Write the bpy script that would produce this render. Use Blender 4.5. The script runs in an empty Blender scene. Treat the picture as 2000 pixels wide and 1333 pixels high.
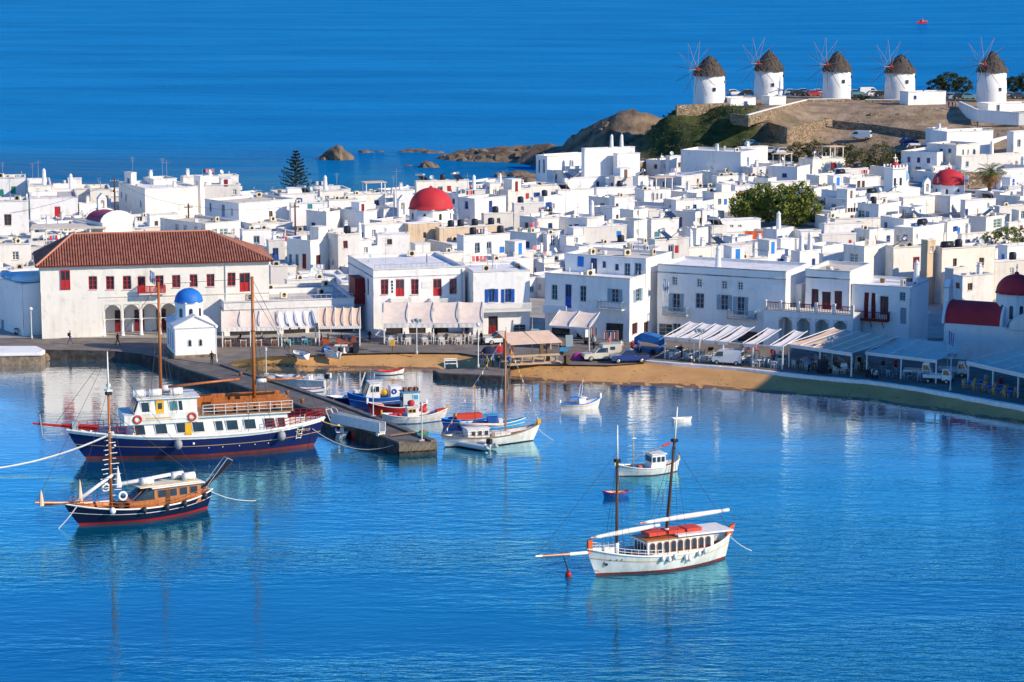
import bpy, math, random
import numpy as np
from mathutils import Vector, Matrix, noise
random.seed(7)
R_ = math.radians
scene = bpy.context.scene
col = scene.collection
# ------------------------------------------------------------ camera, sky, sun, exposure
FPX, HC, YHOR = 4725.0, 50.0, -100.0          # focal length (px of a 2000 px wide frame), eye height, horizon row
PITCH = math.atan((666.5 - YHOR) / FPX)
cam_d = bpy.data.cameras.new('camera'); cam = bpy.data.objects.new('camera', cam_d); col.objects.link(cam)
cam.location = (0, 0, HC); cam.rotation_euler = (math.pi / 2 - PITCH, 0, 0)
cam_d.sensor_width = 36; cam_d.lens = FPX / 2000 * 36; cam_d.clip_start = 1; cam_d.clip_end = 20000
scene.camera = cam
SUN_EL, SUN_AZ = 28.0, 25.5                    # degrees; azimuth = how far the sun stands to the camera side of due right
sun_vec = Vector((math.cos(R_(SUN_EL)) * math.cos(R_(SUN_AZ)), -math.cos(R_(SUN_EL)) * math.sin(R_(SUN_AZ)), math.sin(R_(SUN_EL))))
world = bpy.data.worlds.new('World'); scene.world = world; world.use_nodes = True
wn = world.node_tree
sky = wn.nodes.new('ShaderNodeTexSky'); sky.sky_type = 'NISHITA'; sky.sun_disc = False
sky.sun_elevation = R_(SUN_EL); sky.sun_rotation = math.atan2(sun_vec.x, sun_vec.y)
sky.air_density = 1.0; sky.dust_density = 0.15; sky.ozone_density = 3.0; sky.altitude = 0
hs_ = wn.nodes.new('ShaderNodeHueSaturation'); hs_.inputs['Hue'].default_value = 0.512; hs_.inputs['Saturation'].default_value = 1.42     # clear dry air: deeper blue all over the sky
wn.links.new(sky.outputs[0], hs_.inputs['Color']); wn.links.new(hs_.outputs[0], wn.nodes['Background'].inputs[0])
wn.nodes['Background'].inputs[1].default_value = 0.15
sl = bpy.data.lights.new('sun', 'SUN'); sl.energy = 4.3; sl.angle = R_(0.5); sl.color = (1.0, 0.84, 0.62)
so = bpy.data.objects.new('sun', sl); col.objects.link(so)
so.rotation_euler = sun_vec.to_track_quat('Z', 'Y').to_euler()
scene.view_settings.view_transform = 'Standard'; scene.view_settings.look = 'None'
scene.view_settings.gamma = 1; scene.view_settings.exposure = 0.4; scene.view_settings.use_curve_mapping = False
scene.cycles.max_bounces = 5; scene.cycles.diffuse_bounces = 3; scene.cycles.glossy_bounces = 3
scene.cycles.transmission_bounces = 2; scene.cycles.transparent_max_bounces = 4
scene.cycles.use_denoising = True

# ------------------------------------------------------------ where a picture point lies in the place
_f = Vector((0, math.cos(PITCH), -math.sin(PITCH))); _u = Vector((0, math.sin(PITCH), math.cos(PITCH))); _c = Vector((0, 0, HC))
def ray(px, py): return _f + Vector((1, 0, 0)) * ((px - 1000) / FPX) + _u * ((666.5 - py) / FPX)
def G(px, py, z=0.0):
    d = ray(px, py); return _c + d * ((z - HC) / d.z)
def GY(px, py, Y):
    d = ray(px, py); return _c + d * (Y / d.y)
def proj(p):
    q = Vector(p) - _c; d = q.dot(_f); return 1000 + FPX * q.x / d, 666.5 - FPX * q.dot(_u) / d
def smooth01(a, b, x):
    t = min(1, max(0, (x - a) / (b - a))); return t * t * (3 - 2 * t)

# ------------------------------------------------------------ materials
MATS = {}
def mat(name, c, rough=0.8, c2=None, scale=1.0, amt=1.0, bump=0.0, bscale=8.0, metal=0.0, spec=0.3, detail=5, stretch=None, coat=0.0):
    if name in MATS: return MATS[name]
    m = bpy.data.materials.new(name); m.use_nodes = True; n = m.node_tree.nodes; l = m.node_tree.links
    b = n['Principled BSDF']; b.inputs['Roughness'].default_value = rough; b.inputs['Metallic'].default_value = metal
    b.inputs['Specular IOR Level'].default_value = spec; b.inputs['Coat Weight'].default_value = coat
    if c2 is None: c2 = tuple(x * 0.86 for x in c)
    tc = n.new('ShaderNodeTexCoord'); mp = n.new('ShaderNodeMapping'); l.new(tc.outputs['Object'], mp.inputs[0])
    if stretch: mp.inputs['Scale'].default_value = stretch
    t = n.new('ShaderNodeTexNoise'); t.inputs['Scale'].default_value = scale; t.inputs['Detail'].default_value = detail
    l.new(mp.outputs[0], t.inputs['Vector'])
    r = n.new('ShaderNodeValToRGB'); r.color_ramp.elements[0].position = 0.35; r.color_ramp.elements[1].position = 0.68
    r.color_ramp.elements[0].color = (*c2, 1); r.color_ramp.elements[1].color = (*c, 1)
    l.new(t.outputs['Fac'], r.inputs[0]); l.new(r.outputs[0], b.inputs['Base Color'])
    if bump:
        t2 = n.new('ShaderNodeTexNoise'); t2.inputs['Scale'].default_value = bscale; t2.inputs['Detail'].default_value = 4
        l.new(tc.outputs['Object'], t2.inputs['Vector'])
        bp = n.new('ShaderNodeBump'); bp.inputs['Strength'].default_value = bump; bp.inputs['Distance'].default_value = 0.1
        l.new(t2.outputs['Fac'], bp.inputs['Height']); l.new(bp.outputs[0], b.inputs['Normal'])
    MATS[name] = m; return m
def wash(name, c, stain, amt=0.5):
    """limewash: brushed tone, rain streaks running down, a few patches"""
    m = bpy.data.materials.new(name); m.use_nodes = True; n = m.node_tree.nodes; l = m.node_tree.links
    b = n['Principled BSDF']; b.inputs['Roughness'].default_value = 0.92; b.inputs['Specular IOR Level'].default_value = 0.1
    tc = n.new('ShaderNodeTexCoord'); geo = n.new('ShaderNodeNewGeometry')
    mp = n.new('ShaderNodeMapping'); mp.inputs['Scale'].default_value = (1.6, 1.6, 0.13); l.new(geo.outputs['Position'], mp.inputs[0])
    t = n.new('ShaderNodeTexNoise'); t.inputs['Scale'].default_value = 1.0; t.inputs['Detail'].default_value = 6; l.new(mp.outputs[0], t.inputs['Vector'])
    t2 = n.new('ShaderNodeTexNoise'); t2.inputs['Scale'].default_value = 0.35; t2.inputs['Detail'].default_value = 7; l.new(geo.outputs['Position'], t2.inputs['Vector'])
    mul = n.new('ShaderNodeMath'); mul.operation = 'MULTIPLY'; l.new(t.outputs['Fac'], mul.inputs[0]); l.new(t2.outputs['Fac'], mul.inputs[1])
    r = n.new('ShaderNodeValToRGB'); e = r.color_ramp.elements
    e[0].position = 0.26; e[0].color = (*c, 1); e[1].position = 0.48; e[1].color = (*[x * (1 - amt) + y * amt for x, y in zip(c, stain)], 1)
    l.new(mul.outputs[0], r.inputs[0]); l.new(r.outputs[0], b.inputs['Base Color'])
    t3 = n.new('ShaderNodeTexNoise'); t3.inputs['Scale'].default_value = 2.2; t3.inputs['Detail'].default_value = 4; l.new(geo.outputs['Position'], t3.inputs['Vector'])
    bp = n.new('ShaderNodeBump'); bp.inputs['Strength'].default_value = 0.25; bp.inputs['Distance'].default_value = 0.08
    l.new(t3.outputs['Fac'], bp.inputs['Height']); l.new(bp.outputs[0], b.inputs['Normal'])
    bv = n.new('ShaderNodeBevel'); bv.samples = 3; bv.inputs['Radius'].default_value = 0.2; l.new(bv.outputs[0], bp.inputs['Normal'])   # plaster edges are never sharp
    # grime where rain splashes and lichen sits
    t5 = n.new('ShaderNodeTexNoise'); t5.inputs['Scale'].default_value = 0.8; t5.inputs['Detail'].default_value = 9; t5.inputs['Roughness'].default_value = 0.65; l.new(geo.outputs['Position'], t5.inputs['Vector'])
    r5 = n.new('ShaderNodeMapRange'); r5.inputs[1].default_value = 0.56; r5.inputs[2].default_value = 0.74; r5.inputs[4].default_value = amt; l.new(t5.outputs['Fac'], r5.inputs[0])
    m5 = n.new('ShaderNodeMix'); m5.data_type = 'RGBA'; l.new(r5.outputs[0], m5.inputs[0]); l.new(r.outputs[0], m5.inputs[6]); m5.inputs[7].default_value = (*[x * .85 for x in stain], 1); l.new(m5.outputs[2], b.inputs['Base Color'])
    MATS[name] = m; return m
def masonry(name, pal, scale=2.0):
    """field stones in mortar: every stone its own tone, dark joints, relief"""
    m = bpy.data.materials.new(name); m.use_nodes = True; n = m.node_tree.nodes; l = m.node_tree.links; b = n['Principled BSDF']; b.inputs['Roughness'].default_value = .95; b.inputs['Specular IOR Level'].default_value = .1
    geo = n.new('ShaderNodeNewGeometry'); mp = n.new('ShaderNodeMapping'); mp.inputs['Scale'].default_value = (1, 1, 1.7); l.new(geo.outputs['Position'], mp.inputs[0])
    v = n.new('ShaderNodeTexVoronoi'); v.inputs['Scale'].default_value = scale; l.new(mp.outputs[0], v.inputs['Vector']); e = n.new('ShaderNodeTexVoronoi'); e.feature = 'DISTANCE_TO_EDGE'; e.inputs['Scale'].default_value = scale; l.new(mp.outputs[0], e.inputs['Vector'])
    sc = n.new('ShaderNodeSeparateColor'); l.new(v.outputs['Color'], sc.inputs[0]); r = n.new('ShaderNodeValToRGB'); r.color_ramp.elements[0].color = (*pal[0], 1); r.color_ramp.elements[1].color = (*pal[1], 1); l.new(sc.outputs[0], r.inputs[0])
    j = n.new('ShaderNodeMapRange'); j.inputs[1].default_value = .0; j.inputs[2].default_value = .09; l.new(e.outputs['Distance'], j.inputs[0]); mx = n.new('ShaderNodeMix'); mx.data_type = 'RGBA'; l.new(j.outputs[0], mx.inputs[0]); mx.inputs[6].default_value = (*pal[2], 1); l.new(r.outputs[0], mx.inputs[7]); l.new(mx.outputs[2], b.inputs['Base Color'])
    bp = n.new('ShaderNodeBump'); bp.inputs['Distance'].default_value = .12; l.new(j.outputs[0], bp.inputs['Height']); l.new(bp.outputs[0], b.inputs['Normal']); MATS[name] = m
masonry('wall_stone', ((.22, .16, .105), (.46, .36, .25), (.10, .075, .05)), 1.7)
wash('lime_white', (0.77, 0.765, 0.75), (0.50, 0.46, 0.40), 0.65)
wash('lime_bright', (0.81, 0.81, 0.80), (0.58, 0.55, 0.50), 0.5)
wash('lime_cream', (0.79, 0.76, 0.69), (0.50, 0.45, 0.37), 0.5)
wash('lime_grey', (0.62, 0.605, 0.58), (0.42, 0.38, 0.33), 0.6)
wash('lime_pink', (0.70, 0.60, 0.56), (0.5, 0.42, 0.38), 0.5)
wash('stone_tan', (0.58, 0.46, 0.33), (0.34, 0.25, 0.17), 0.8)
wash('roof_white', (0.78, 0.78, 0.77), (0.45, 0.42, 0.38), 0.7)
wash('roof_cream', (0.66, 0.60, 0.50), (0.40, 0.34, 0.27), 0.7)
wash('roof_grey', (0.52, 0.50, 0.47), (0.30, 0.28, 0.26), 0.7)
mat('red', (0.50, 0.030, 0.035), 0.55, (0.38, 0.02, 0.025), 2)
mat('dark_red', (0.22, 0.012, 0.02), 0.6, (0.15, 0.01, 0.014), 2)
mat('dome_red', (0.58, 0.036, 0.046), 0.7, (0.44, 0.028, 0.038), 0.5, bump=0.2, bscale=3)
mat('dome_purple', (0.30, 0.05, 0.12), 0.7, (0.22, 0.035, 0.08), 0.6)
mat('dome_blue', (0.02, 0.17, 0.56), 0.55, (0.015, 0.13, 0.46), 0.8)
mat('dome_paleblue', (0.20, 0.38, 0.58), 0.6, (0.15, 0.30, 0.48), 0.8)
mat('blue', (0.015, 0.10, 0.46), 0.5, (0.012, 0.07, 0.34), 2)
mat('bright_blue', (0.02, 0.24, 0.72), 0.5, (0.015, 0.18, 0.6), 2)
mat('green', (0.02, 0.30, 0.20), 0.5)
mat('teal', (0.05, 0.30, 0.36), 0.5)
mat('grey_blue', (0.25, 0.36, 0.46), 0.6)
mat('wood', (0.48, 0.16, 0.04), 0.4, (0.34, 0.10, 0.025), 3, stretch=(1, 1, 0.15), spec=0.5)
mat('mast_wood', (0.46, 0.155, 0.035), 0.35, (0.34, 0.10, 0.022), 2, stretch=(3, 3, 0.2), spec=0.5)
mat('dark_wood', (0.12, 0.05, 0.025), 0.5, (0.07, 0.03, 0.015), 4, stretch=(3, 3, 0.2))
mat('teak', (0.30, 0.19, 0.11), 0.7, (0.20, 0.12, 0.07), 3)
mat('brown', (0.16, 0.10, 0.06), 0.7)
mat('glass', (0.035, 0.05, 0.065), 0.08, (0.02, 0.028, 0.04), 0.8, spec=0.6)
mat('glass_teal', (0.12, 0.24, 0.24), 0.1, (0.06, 0.14, 0.15), 1.5, spec=0.6)
mat('dark', (0.02, 0.021, 0.024), 0.7)
mat('black_rubber', (0.016, 0.016, 0.018), 0.7)
mat('white_paint', (0.83, 0.82, 0.80), 0.45, (0.70, 0.68, 0.64), 2.0, spec=0.35, detail=8)
mat('white_gloss', (0.80, 0.79, 0.76), 0.4, (0.60, 0.57, 0.51), 1.6, spec=0.4, stretch=(1.2, 1.2, .25), detail=9)
mat('cream_paint', (0.72, 0.63, 0.45), 0.5)
mat('navy', (0.006, 0.010, 0.045), 0.25, (0.012, 0.014, 0.035), 1.4, spec=0.45, stretch=(1, 1, .3), detail=9)
mat('navy2', (0.008, 0.018, 0.12), 0.25, (0.016, 0.022, 0.075), 1.4, spec=0.45, stretch=(.8, .8, .3), detail=9)
mat('boat_blue', (0.02, 0.11, 0.42), 0.35, (0.015, 0.08, 0.32), 1)
mat('boat_cyan', (0.05, 0.34, 0.62), 0.4, (0.04, 0.26, 0.5), 1)
mat('boat_red', (0.42, 0.018, 0.02), 0.4, (0.30, 0.014, 0.016), 1)
mat('antifoul', (0.26, 0.035, 0.03), 0.7, (0.16, 0.03, 0.025), 2)
mat('orange', (0.62, 0.11, 0.03), 0.6, (0.5, 0.08, 0.02), 2)
mat('orange_red', (0.62, 0.06, 0.03), 0.6)
mat('yellow', (0.72, 0.40, 0.03), 0.5)
mat('gold', (0.62, 0.40, 0.14), 0.5)
mat('metal', (0.55, 0.56, 0.58), 0.35, metal=0.7)
mat('galv', (0.38, 0.40, 0.42), 0.5, metal=0.3)
mat('pale_metal', (0.56, 0.62, 0.62), 0.5)
mat('rope', (0.52, 0.47, 0.38), 0.9)
mat('rope_white', (0.76, 0.74, 0.70), 0.9)
mat('cable', (0.06, 0.06, 0.06), 0.8)
mat('canvas', (0.78, 0.66, 0.57), 0.85, (0.68, 0.56, 0.47), 1.2)
mat('canvas_white', (0.76, 0.73, 0.71), 0.85, (0.66, 0.63, 0.60), 1.5)
mat('canvas_tan', (0.74, 0.54, 0.40), 0.85, (0.64, 0.46, 0.34), 1.2)
mat('tank_black', (0.02, 0.026, 0.04), 0.4)
mat('solar', (0.02, 0.025, 0.04), 0.15, spec=0.6)
mat('rust', (0.30, 0.14, 0.07), 0.9, (0.18, 0.08, 0.05), 5)
mat('rubber_grey', (0.30, 0.31, 0.33), 0.6)
mat('tarp_blue', (0.03, 0.17, 0.42), 0.6, (0.02, 0.12, 0.34), 2)
mat('pink', (0.5, 0.06, 0.25), 0.6)
mat('foam_white', (0.78, 0.78, 0.76), 0.5)
mat('skin', (0.55, 0.32, 0.22), 0.6)
mat('hair', (0.03, 0.02, 0.015), 0.8)
for k_, c_ in dict(navy_cloth=(0.02, 0.03, 0.07), denim=(0.06, 0.10, 0.2), black_cloth=(0.02, 0.02, 0.022), white_cloth=(0.7, 0.7, 0.68), red_cloth=(0.5, 0.03, 0.05),
                   blue_cloth=(0.08, 0.2, 0.45), pink_cloth=(0.6, 0.2, 0.2), tan_cloth=(0.42, 0.3, 0.2), olive_cloth=(0.14, 0.15, 0.07)).items(): mat(k_, c_, 0.9)

# ------------------------------------------------------------ mesh helpers
class MB:
    def __init__(s): s.v = []; s.f = []
    def add(s, vs, fs):
        o = len(s.v); s.v += [tuple(v) for v in vs]; s.f += [tuple(i + o for i in f) for f in fs]; return s
    def box(s, x0, y0, z0, x1, y1, z1):
        return s.add([(x0, y0, z0), (x1, y0, z0), (x1, y1, z0), (x0, y1, z0), (x0, y0, z1), (x1, y0, z1), (x1, y1, z1), (x0, y1, z1)],
                     [(0, 3, 2, 1), (4, 5, 6, 7), (0, 1, 5, 4), (1, 2, 6, 5), (2, 3, 7, 6), (3, 0, 4, 7)])
    def cbox(s, c, sz, rz=0.0, ry=0.0, rx=0.0):
        M = Matrix.Translation(c) @ Matrix.Rotation(rz, 4, 'Z') @ Matrix.Rotation(ry, 4, 'Y') @ Matrix.Rotation(rx, 4, 'X')
        a, b, c2 = sz[0] / 2, sz[1] / 2, sz[2] / 2
        vs = [M @ Vector(p) for p in ((-a, -b, -c2), (a, -b, -c2), (a, b, -c2), (-a, b, -c2), (-a, -b, c2), (a, -b, c2), (a, b, c2), (-a, b, c2))]
        return s.add(vs, [(0, 3, 2, 1), (4, 5, 6, 7), (0, 1, 5, 4), (1, 2, 6, 5), (2, 3, 7, 6), (3, 0, 4, 7)])
    def hexa(s, p):  # 8 points bottom ring then top ring
        return s.add(p, [(0, 3, 2, 1), (4, 5, 6, 7), (0, 1, 5, 4), (1, 2, 6, 5), (2, 3, 7, 6), (3, 0, 4, 7)])
    def tube(s, p0, p1, r0, r1=None, n=6, cap=True):
        r1 = r0 if r1 is None else r1; p0 = Vector(p0); p1 = Vector(p1); d = (p1 - p0)
        if d.length < 1e-6: return s
        q = d.to_track_quat('Z', 'Y'); vs = []
        for p, r in ((p0, r0), (p1, r1)):
            for i in range(n):
                a = 2 * math.pi * i / n; vs.append(p + q @ Vector((r * math.cos(a), r * math.sin(a), 0)))
        fs = [(i, (i + 1) % n, n + (i + 1) % n, n + i) for i in range(n)]
        if cap: fs += [tuple(range(n))[::-1], tuple(range(n, 2 * n))]
        return s.add(vs, fs)
    def path(s, pts, r, n=5):
        for a, b in zip(pts[:-1], pts[1:]): s.tube(a, b, r, r, n, False)
        return s
    def lathe(s, prof, n=16, c=(0, 0, 0), cap=True, rot=0.0):
        vs = []
        for r, z in prof:
            for i in range(n):
                a = rot + 2 * math.pi * i / n; vs.append((c[0] + r * math.cos(a), c[1] + r * math.sin(a), c[2] + z))
        fs = []
        for k in range(len(prof) - 1):
            for i in range(n): fs.append((k * n + i, k * n + (i + 1) % n, (k + 1) * n + (i + 1) % n, (k + 1) * n + i))
        if cap: fs += [tuple(range(n))[::-1], tuple(range((len(prof) - 1) * n, len(prof) * n))]
        return s.add(vs, fs)
    def ball(s, c, r, n=10, m=6, zs=1.0):
        return s.lathe([(max(0.001, r * math.sin(math.pi * k / m)), -r * zs * math.cos(math.pi * k / m)) for k in range(m + 1)], n, c)
    def prism(s, poly, off):
        n = len(poly); off = Vector(off); a = [Vector(p) for p in poly]
        return s.add(a + [p + off for p in a], [tuple(range(n))[::-1], tuple(range(n, 2 * n))] + [(i, (i + 1) % n, n + (i + 1) % n, n + i) for i in range(n)])
    def quad(s, a, b, c, d): return s.add([a, b, c, d], [(0, 1, 2, 3)])
    def grid(s, rows):
        n = len(rows[0]); vs = [p for r in rows for p in r]
        return s.add(vs, [(j * n + i, j * n + i + 1, (j + 1) * n + i + 1, (j + 1) * n + i) for j in range(len(rows) - 1) for i in range(n - 1)])
    def build(s, name, m, parent=None, smooth=False):
        me = bpy.data.meshes.new(name); me.from_pydata(s.v, [], s.f)
        if m is not None: me.materials.append(MATS[m] if isinstance(m, str) else m)
        if smooth: me.polygons.foreach_set('use_smooth', [True] * len(me.polygons))
        me.update()
        return link(name, me, parent)
def link(name, me, parent=None):
    o = bpy.data.objects.new(name, me); col.objects.link(o)
    if parent is not None: o.parent = parent
    return o
def tag(o, label=None, cat=None, group=None, kind=None):
    if label: o['label'] = label
    if cat: o['category'] = cat
    if group: o['group'] = group
    if kind: o['kind'] = kind
    return o
def thing(name, loc, rz, label, cat, group=None):
    o = bpy.data.objects.new(name, None); col.objects.link(o); o.empty_display_size = 0.3
    o.location = loc; o.rotation_euler = (0, 0, rz); return tag(o, label, cat, group)
def dup(root, loc, rz, label=None, group=None, scale=None, swap=None):
    r = root.copy(); col.objects.link(r); r.location = loc; r.rotation_euler = (0, 0, rz)
    if label: r['label'] = label
    if group: r['group'] = group
    if scale: r.scale = (scale,) * 3
    def rec(src, dst):
        for ch in src.children:
            c = ch.copy(); col.objects.link(c); c.parent = dst
            if swap and c.type == 'MESH' and len(c.data.materials) and c.data.materials[0].name in swap:
                c.data = c.data.copy(); c.data.materials[0] = MATS[swap[c.data.materials[0].name]]
            rec(ch, c)
    rec(root, r); return r
def n3(x, y, z=0.0): return noise.noise(Vector((x, y, z)))
# ------------------------------------------------------------ the setting: sea, quay, beach, town ground, headland
def water_material():
    m = bpy.data.materials.new('sea_water'); m.use_nodes = True; n = m.node_tree.nodes; l = m.node_tree.links
    n.remove(n['Principled BSDF']); out = n['Material Output']
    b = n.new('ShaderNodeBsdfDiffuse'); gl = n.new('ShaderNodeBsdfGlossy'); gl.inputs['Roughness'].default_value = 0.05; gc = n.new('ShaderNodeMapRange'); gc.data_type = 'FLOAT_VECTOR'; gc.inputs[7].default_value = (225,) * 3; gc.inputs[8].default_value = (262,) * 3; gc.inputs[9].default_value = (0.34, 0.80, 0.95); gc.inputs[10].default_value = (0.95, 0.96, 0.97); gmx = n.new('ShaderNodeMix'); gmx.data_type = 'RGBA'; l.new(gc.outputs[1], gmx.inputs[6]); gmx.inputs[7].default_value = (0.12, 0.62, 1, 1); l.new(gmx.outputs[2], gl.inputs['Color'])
    fr = n.new('ShaderNodeFresnel'); fr.inputs['IOR'].default_value = 1.33
    # wave faces hide each other at low angles, so reflectance levels off instead of reaching one
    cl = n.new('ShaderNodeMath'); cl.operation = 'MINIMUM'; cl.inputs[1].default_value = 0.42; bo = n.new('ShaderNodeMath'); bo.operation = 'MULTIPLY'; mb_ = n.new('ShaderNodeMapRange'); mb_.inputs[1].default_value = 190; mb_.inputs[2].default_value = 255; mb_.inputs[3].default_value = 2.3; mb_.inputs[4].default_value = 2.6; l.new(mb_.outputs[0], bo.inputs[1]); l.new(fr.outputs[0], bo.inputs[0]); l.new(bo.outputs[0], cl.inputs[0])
    mx = n.new('ShaderNodeMixShader'); l.new(cl.outputs[0], mx.inputs[0]); l.new(b.outputs[0], mx.inputs[1]); l.new(gl.outputs[0], mx.inputs[2]); l.new(mx.outputs[0], out.inputs[0])
    geo = n.new('ShaderNodeNewGeometry')
    # depth tint: large slow patches between deep and turquoise blue
    t0 = n.new('ShaderNodeTexNoise'); t0.inputs['Scale'].default_value = 0.013; t0.inputs['Detail'].default_value = 4; l.new(geo.outputs['Position'], t0.inputs['Vector'])
    r = n.new('ShaderNodeValToRGB'); e = r.color_ramp.elements
    e[0].position = 0.38; e[0].color = (0.0, 0.072, 0.16, 1); e[1].position = 0.62; e[1].color = (0.0, 0.15, 0.24, 1)
    l.new(t0.outputs['Fac'], r.inputs[0])
    # deep open sea beyond the town
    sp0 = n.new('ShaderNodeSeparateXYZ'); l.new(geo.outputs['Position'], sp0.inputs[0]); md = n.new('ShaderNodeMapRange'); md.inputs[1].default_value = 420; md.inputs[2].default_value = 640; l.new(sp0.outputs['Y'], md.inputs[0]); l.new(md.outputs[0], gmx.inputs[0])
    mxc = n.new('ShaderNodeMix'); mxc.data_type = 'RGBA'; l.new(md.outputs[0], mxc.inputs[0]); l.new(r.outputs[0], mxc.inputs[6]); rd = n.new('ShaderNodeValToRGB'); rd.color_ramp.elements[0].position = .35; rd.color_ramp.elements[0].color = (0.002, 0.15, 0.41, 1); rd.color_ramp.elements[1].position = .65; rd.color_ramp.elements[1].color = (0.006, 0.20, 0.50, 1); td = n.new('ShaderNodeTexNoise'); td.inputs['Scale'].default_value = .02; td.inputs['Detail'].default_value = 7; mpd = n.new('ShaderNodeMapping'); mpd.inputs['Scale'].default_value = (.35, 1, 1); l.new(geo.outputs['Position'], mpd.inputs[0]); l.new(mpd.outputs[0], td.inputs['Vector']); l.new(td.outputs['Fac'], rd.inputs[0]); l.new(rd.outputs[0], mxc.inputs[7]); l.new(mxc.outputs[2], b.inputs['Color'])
    def wave(scale, sx, sy, rot, det, rgh=0.55):
        mp = n.new('ShaderNodeMapping'); mp.inputs['Scale'].default_value = (sx, sy, 1); mp.inputs['Rotation'].default_value = (0, 0, R_(rot))
        l.new(geo.outputs['Position'], mp.inputs[0])
        t = n.new('ShaderNodeTexNoise'); t.inputs['Scale'].default_value = scale; t.inputs['Detail'].default_value = det; t.inputs['Roughness'].default_value = rgh
        l.new(mp.outputs[0], t.inputs['Vector']); return t.outputs['Fac']
    w1 = wave(0.9, 0.42, 1.1, 6, 3); w2 = wave(2.6, 0.5, 1.1, -10, 3)
    # calmer and rougher lanes on the surface
    t4 = n.new('ShaderNodeTexNoise'); t4.inputs['Scale'].default_value = 0.03; t4.inputs['Detail'].default_value = 5
    mp4 = n.new('ShaderNodeMapping'); mp4.inputs['Scale'].default_value = (0.45, 1.6, 1); l.new(geo.outputs['Position'], mp4.inputs[0]); l.new(mp4.outputs[0], t4.inputs['Vector'])
    mr = n.new('ShaderNodeMapRange'); mr.inputs[1].default_value = 0.36; mr.inputs[2].default_value = 0.66; mr.inputs[3].default_value = 0.2; mr.inputs[4].default_value = 1.15
    l.new(t4.outputs['Fac'], mr.inputs[0])
    # open sea beyond the harbour carries more chop than the sheltered bay
    sp = n.new('ShaderNodeSeparateXYZ'); l.new(geo.outputs['Position'], sp.inputs[0])
    m2 = n.new('ShaderNodeMapRange'); m2.inputs[1].default_value = 300; m2.inputs[2].default_value = 560; m2.inputs[3].default_value = 0.0; m2.inputs[4].default_value = 2.4
    m3 = n.new('ShaderNodeMapRange'); m3.inputs[1].default_value = 195; m3.inputs[2].default_value = 262; m3.inputs[3].default_value = 0.85; m3.inputs[4].default_value = 0.3
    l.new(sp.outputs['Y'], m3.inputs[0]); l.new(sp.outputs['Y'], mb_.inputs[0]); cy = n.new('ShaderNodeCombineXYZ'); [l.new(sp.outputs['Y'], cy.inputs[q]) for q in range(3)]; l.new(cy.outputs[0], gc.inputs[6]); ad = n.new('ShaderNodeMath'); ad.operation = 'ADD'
    l.new(sp.outputs['Y'], m2.inputs[0])
    mm = n.new('ShaderNodeMath'); mm.operation = 'MULTIPLY'; l.new(mr.outputs[0], mm.inputs[0]); l.new(m2.outputs[0], ad.inputs[0]); l.new(m3.outputs[0], ad.inputs[1]); l.new(ad.outputs[0], mm.inputs[1])
    a = n.new('ShaderNodeMath'); a.operation = 'MULTIPLY_ADD'; l.new(w2, a.inputs[0]); a.inputs[1].default_value = 0.28; l.new(w1, a.inputs[2])
    w3 = wave(0.16, 0.35, 1.0, 4, 5, .65); mw = n.new('ShaderNodeMath'); mw.operation = 'MULTIPLY'; l.new(w3, mw.inputs[0]); l.new(m2.outputs[0], mw.inputs[1]); aw = n.new('ShaderNodeMath'); aw.operation = 'MULTIPLY_ADD'; l.new(mw.outputs[0], aw.inputs[0]); aw.inputs[1].default_value = 1.6; l.new(a.outputs[0], aw.inputs[2])
    a2 = n.new('ShaderNodeMath'); a2.operation = 'MULTIPLY'; l.new(aw.outputs[0], a2.inputs[0]); l.new(mm.outputs[0], a2.inputs[1])
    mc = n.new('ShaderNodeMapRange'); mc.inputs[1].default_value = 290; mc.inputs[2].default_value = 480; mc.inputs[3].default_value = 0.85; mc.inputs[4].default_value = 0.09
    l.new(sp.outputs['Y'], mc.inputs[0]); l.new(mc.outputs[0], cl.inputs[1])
    bp = n.new('ShaderNodeBump'); bp.inputs['Strength'].default_value = 1.0; bp.inputs['Distance'].default_value = WAVE
    l.new(a2.outputs[0], bp.inputs['Height']); l.new(bp.outputs[0], gl.inputs['Normal']); l.new(bp.outputs[0], b.inputs['Normal']); l.new(bp.outputs[0], fr.inputs['Normal'])
    MATS['sea'] = m
WAVE = 0.17
water_material()
tag(MB().quad((-6000, -400, 0), (6000, -400, 0), (6000, 12000, 0), (-6000, 12000, 0)).build('sea', 'sea'), 'blue sea and sheltered harbour water', None, None, 'structure')

ZQ = 1.2   # quay level
mat('paving', (0.23, 0.20, 0.175), 0.85, (0.15, 0.13, 0.115), 0.5, bump=0.5, bscale=1.6)
mat('sand', (0.60, 0.34, 0.13), 0.95, (0.48, 0.26, 0.095), 0.25, bump=0.5, bscale=1.2, detail=8)
mat('wet_sand', (0.24, 0.135, 0.07), 0.5, (0.18, 0.105, 0.055), 0.4)
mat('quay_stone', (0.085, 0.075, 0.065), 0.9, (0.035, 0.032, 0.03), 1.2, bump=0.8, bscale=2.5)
mat('rough_stone', (0.30, 0.235, 0.165), 0.95, (0.14, 0.105, 0.07), 1.5, bump=1.0, bscale=3)
mat('rock', (0.24, 0.18, 0.125), 0.95, (0.10, 0.075, 0.055), 0.35, bump=1.0, bscale=0.8, detail=9)
mat('jetty_top', (0.17, 0.155, 0.14), 0.85, (0.10, 0.09, 0.082), 0.6, bump=0.4, bscale=1.2)
mat('lane', (0.42, 0.40, 0.36), 0.9, (0.30, 0.28, 0.25), 0.4)

def ground(X, Y):
    return 1.25 + 4.2 * smooth01(350, 478, Y) * smooth01(-2, 62, X) + 0.4 * smooth01(320, 400, Y)

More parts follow.
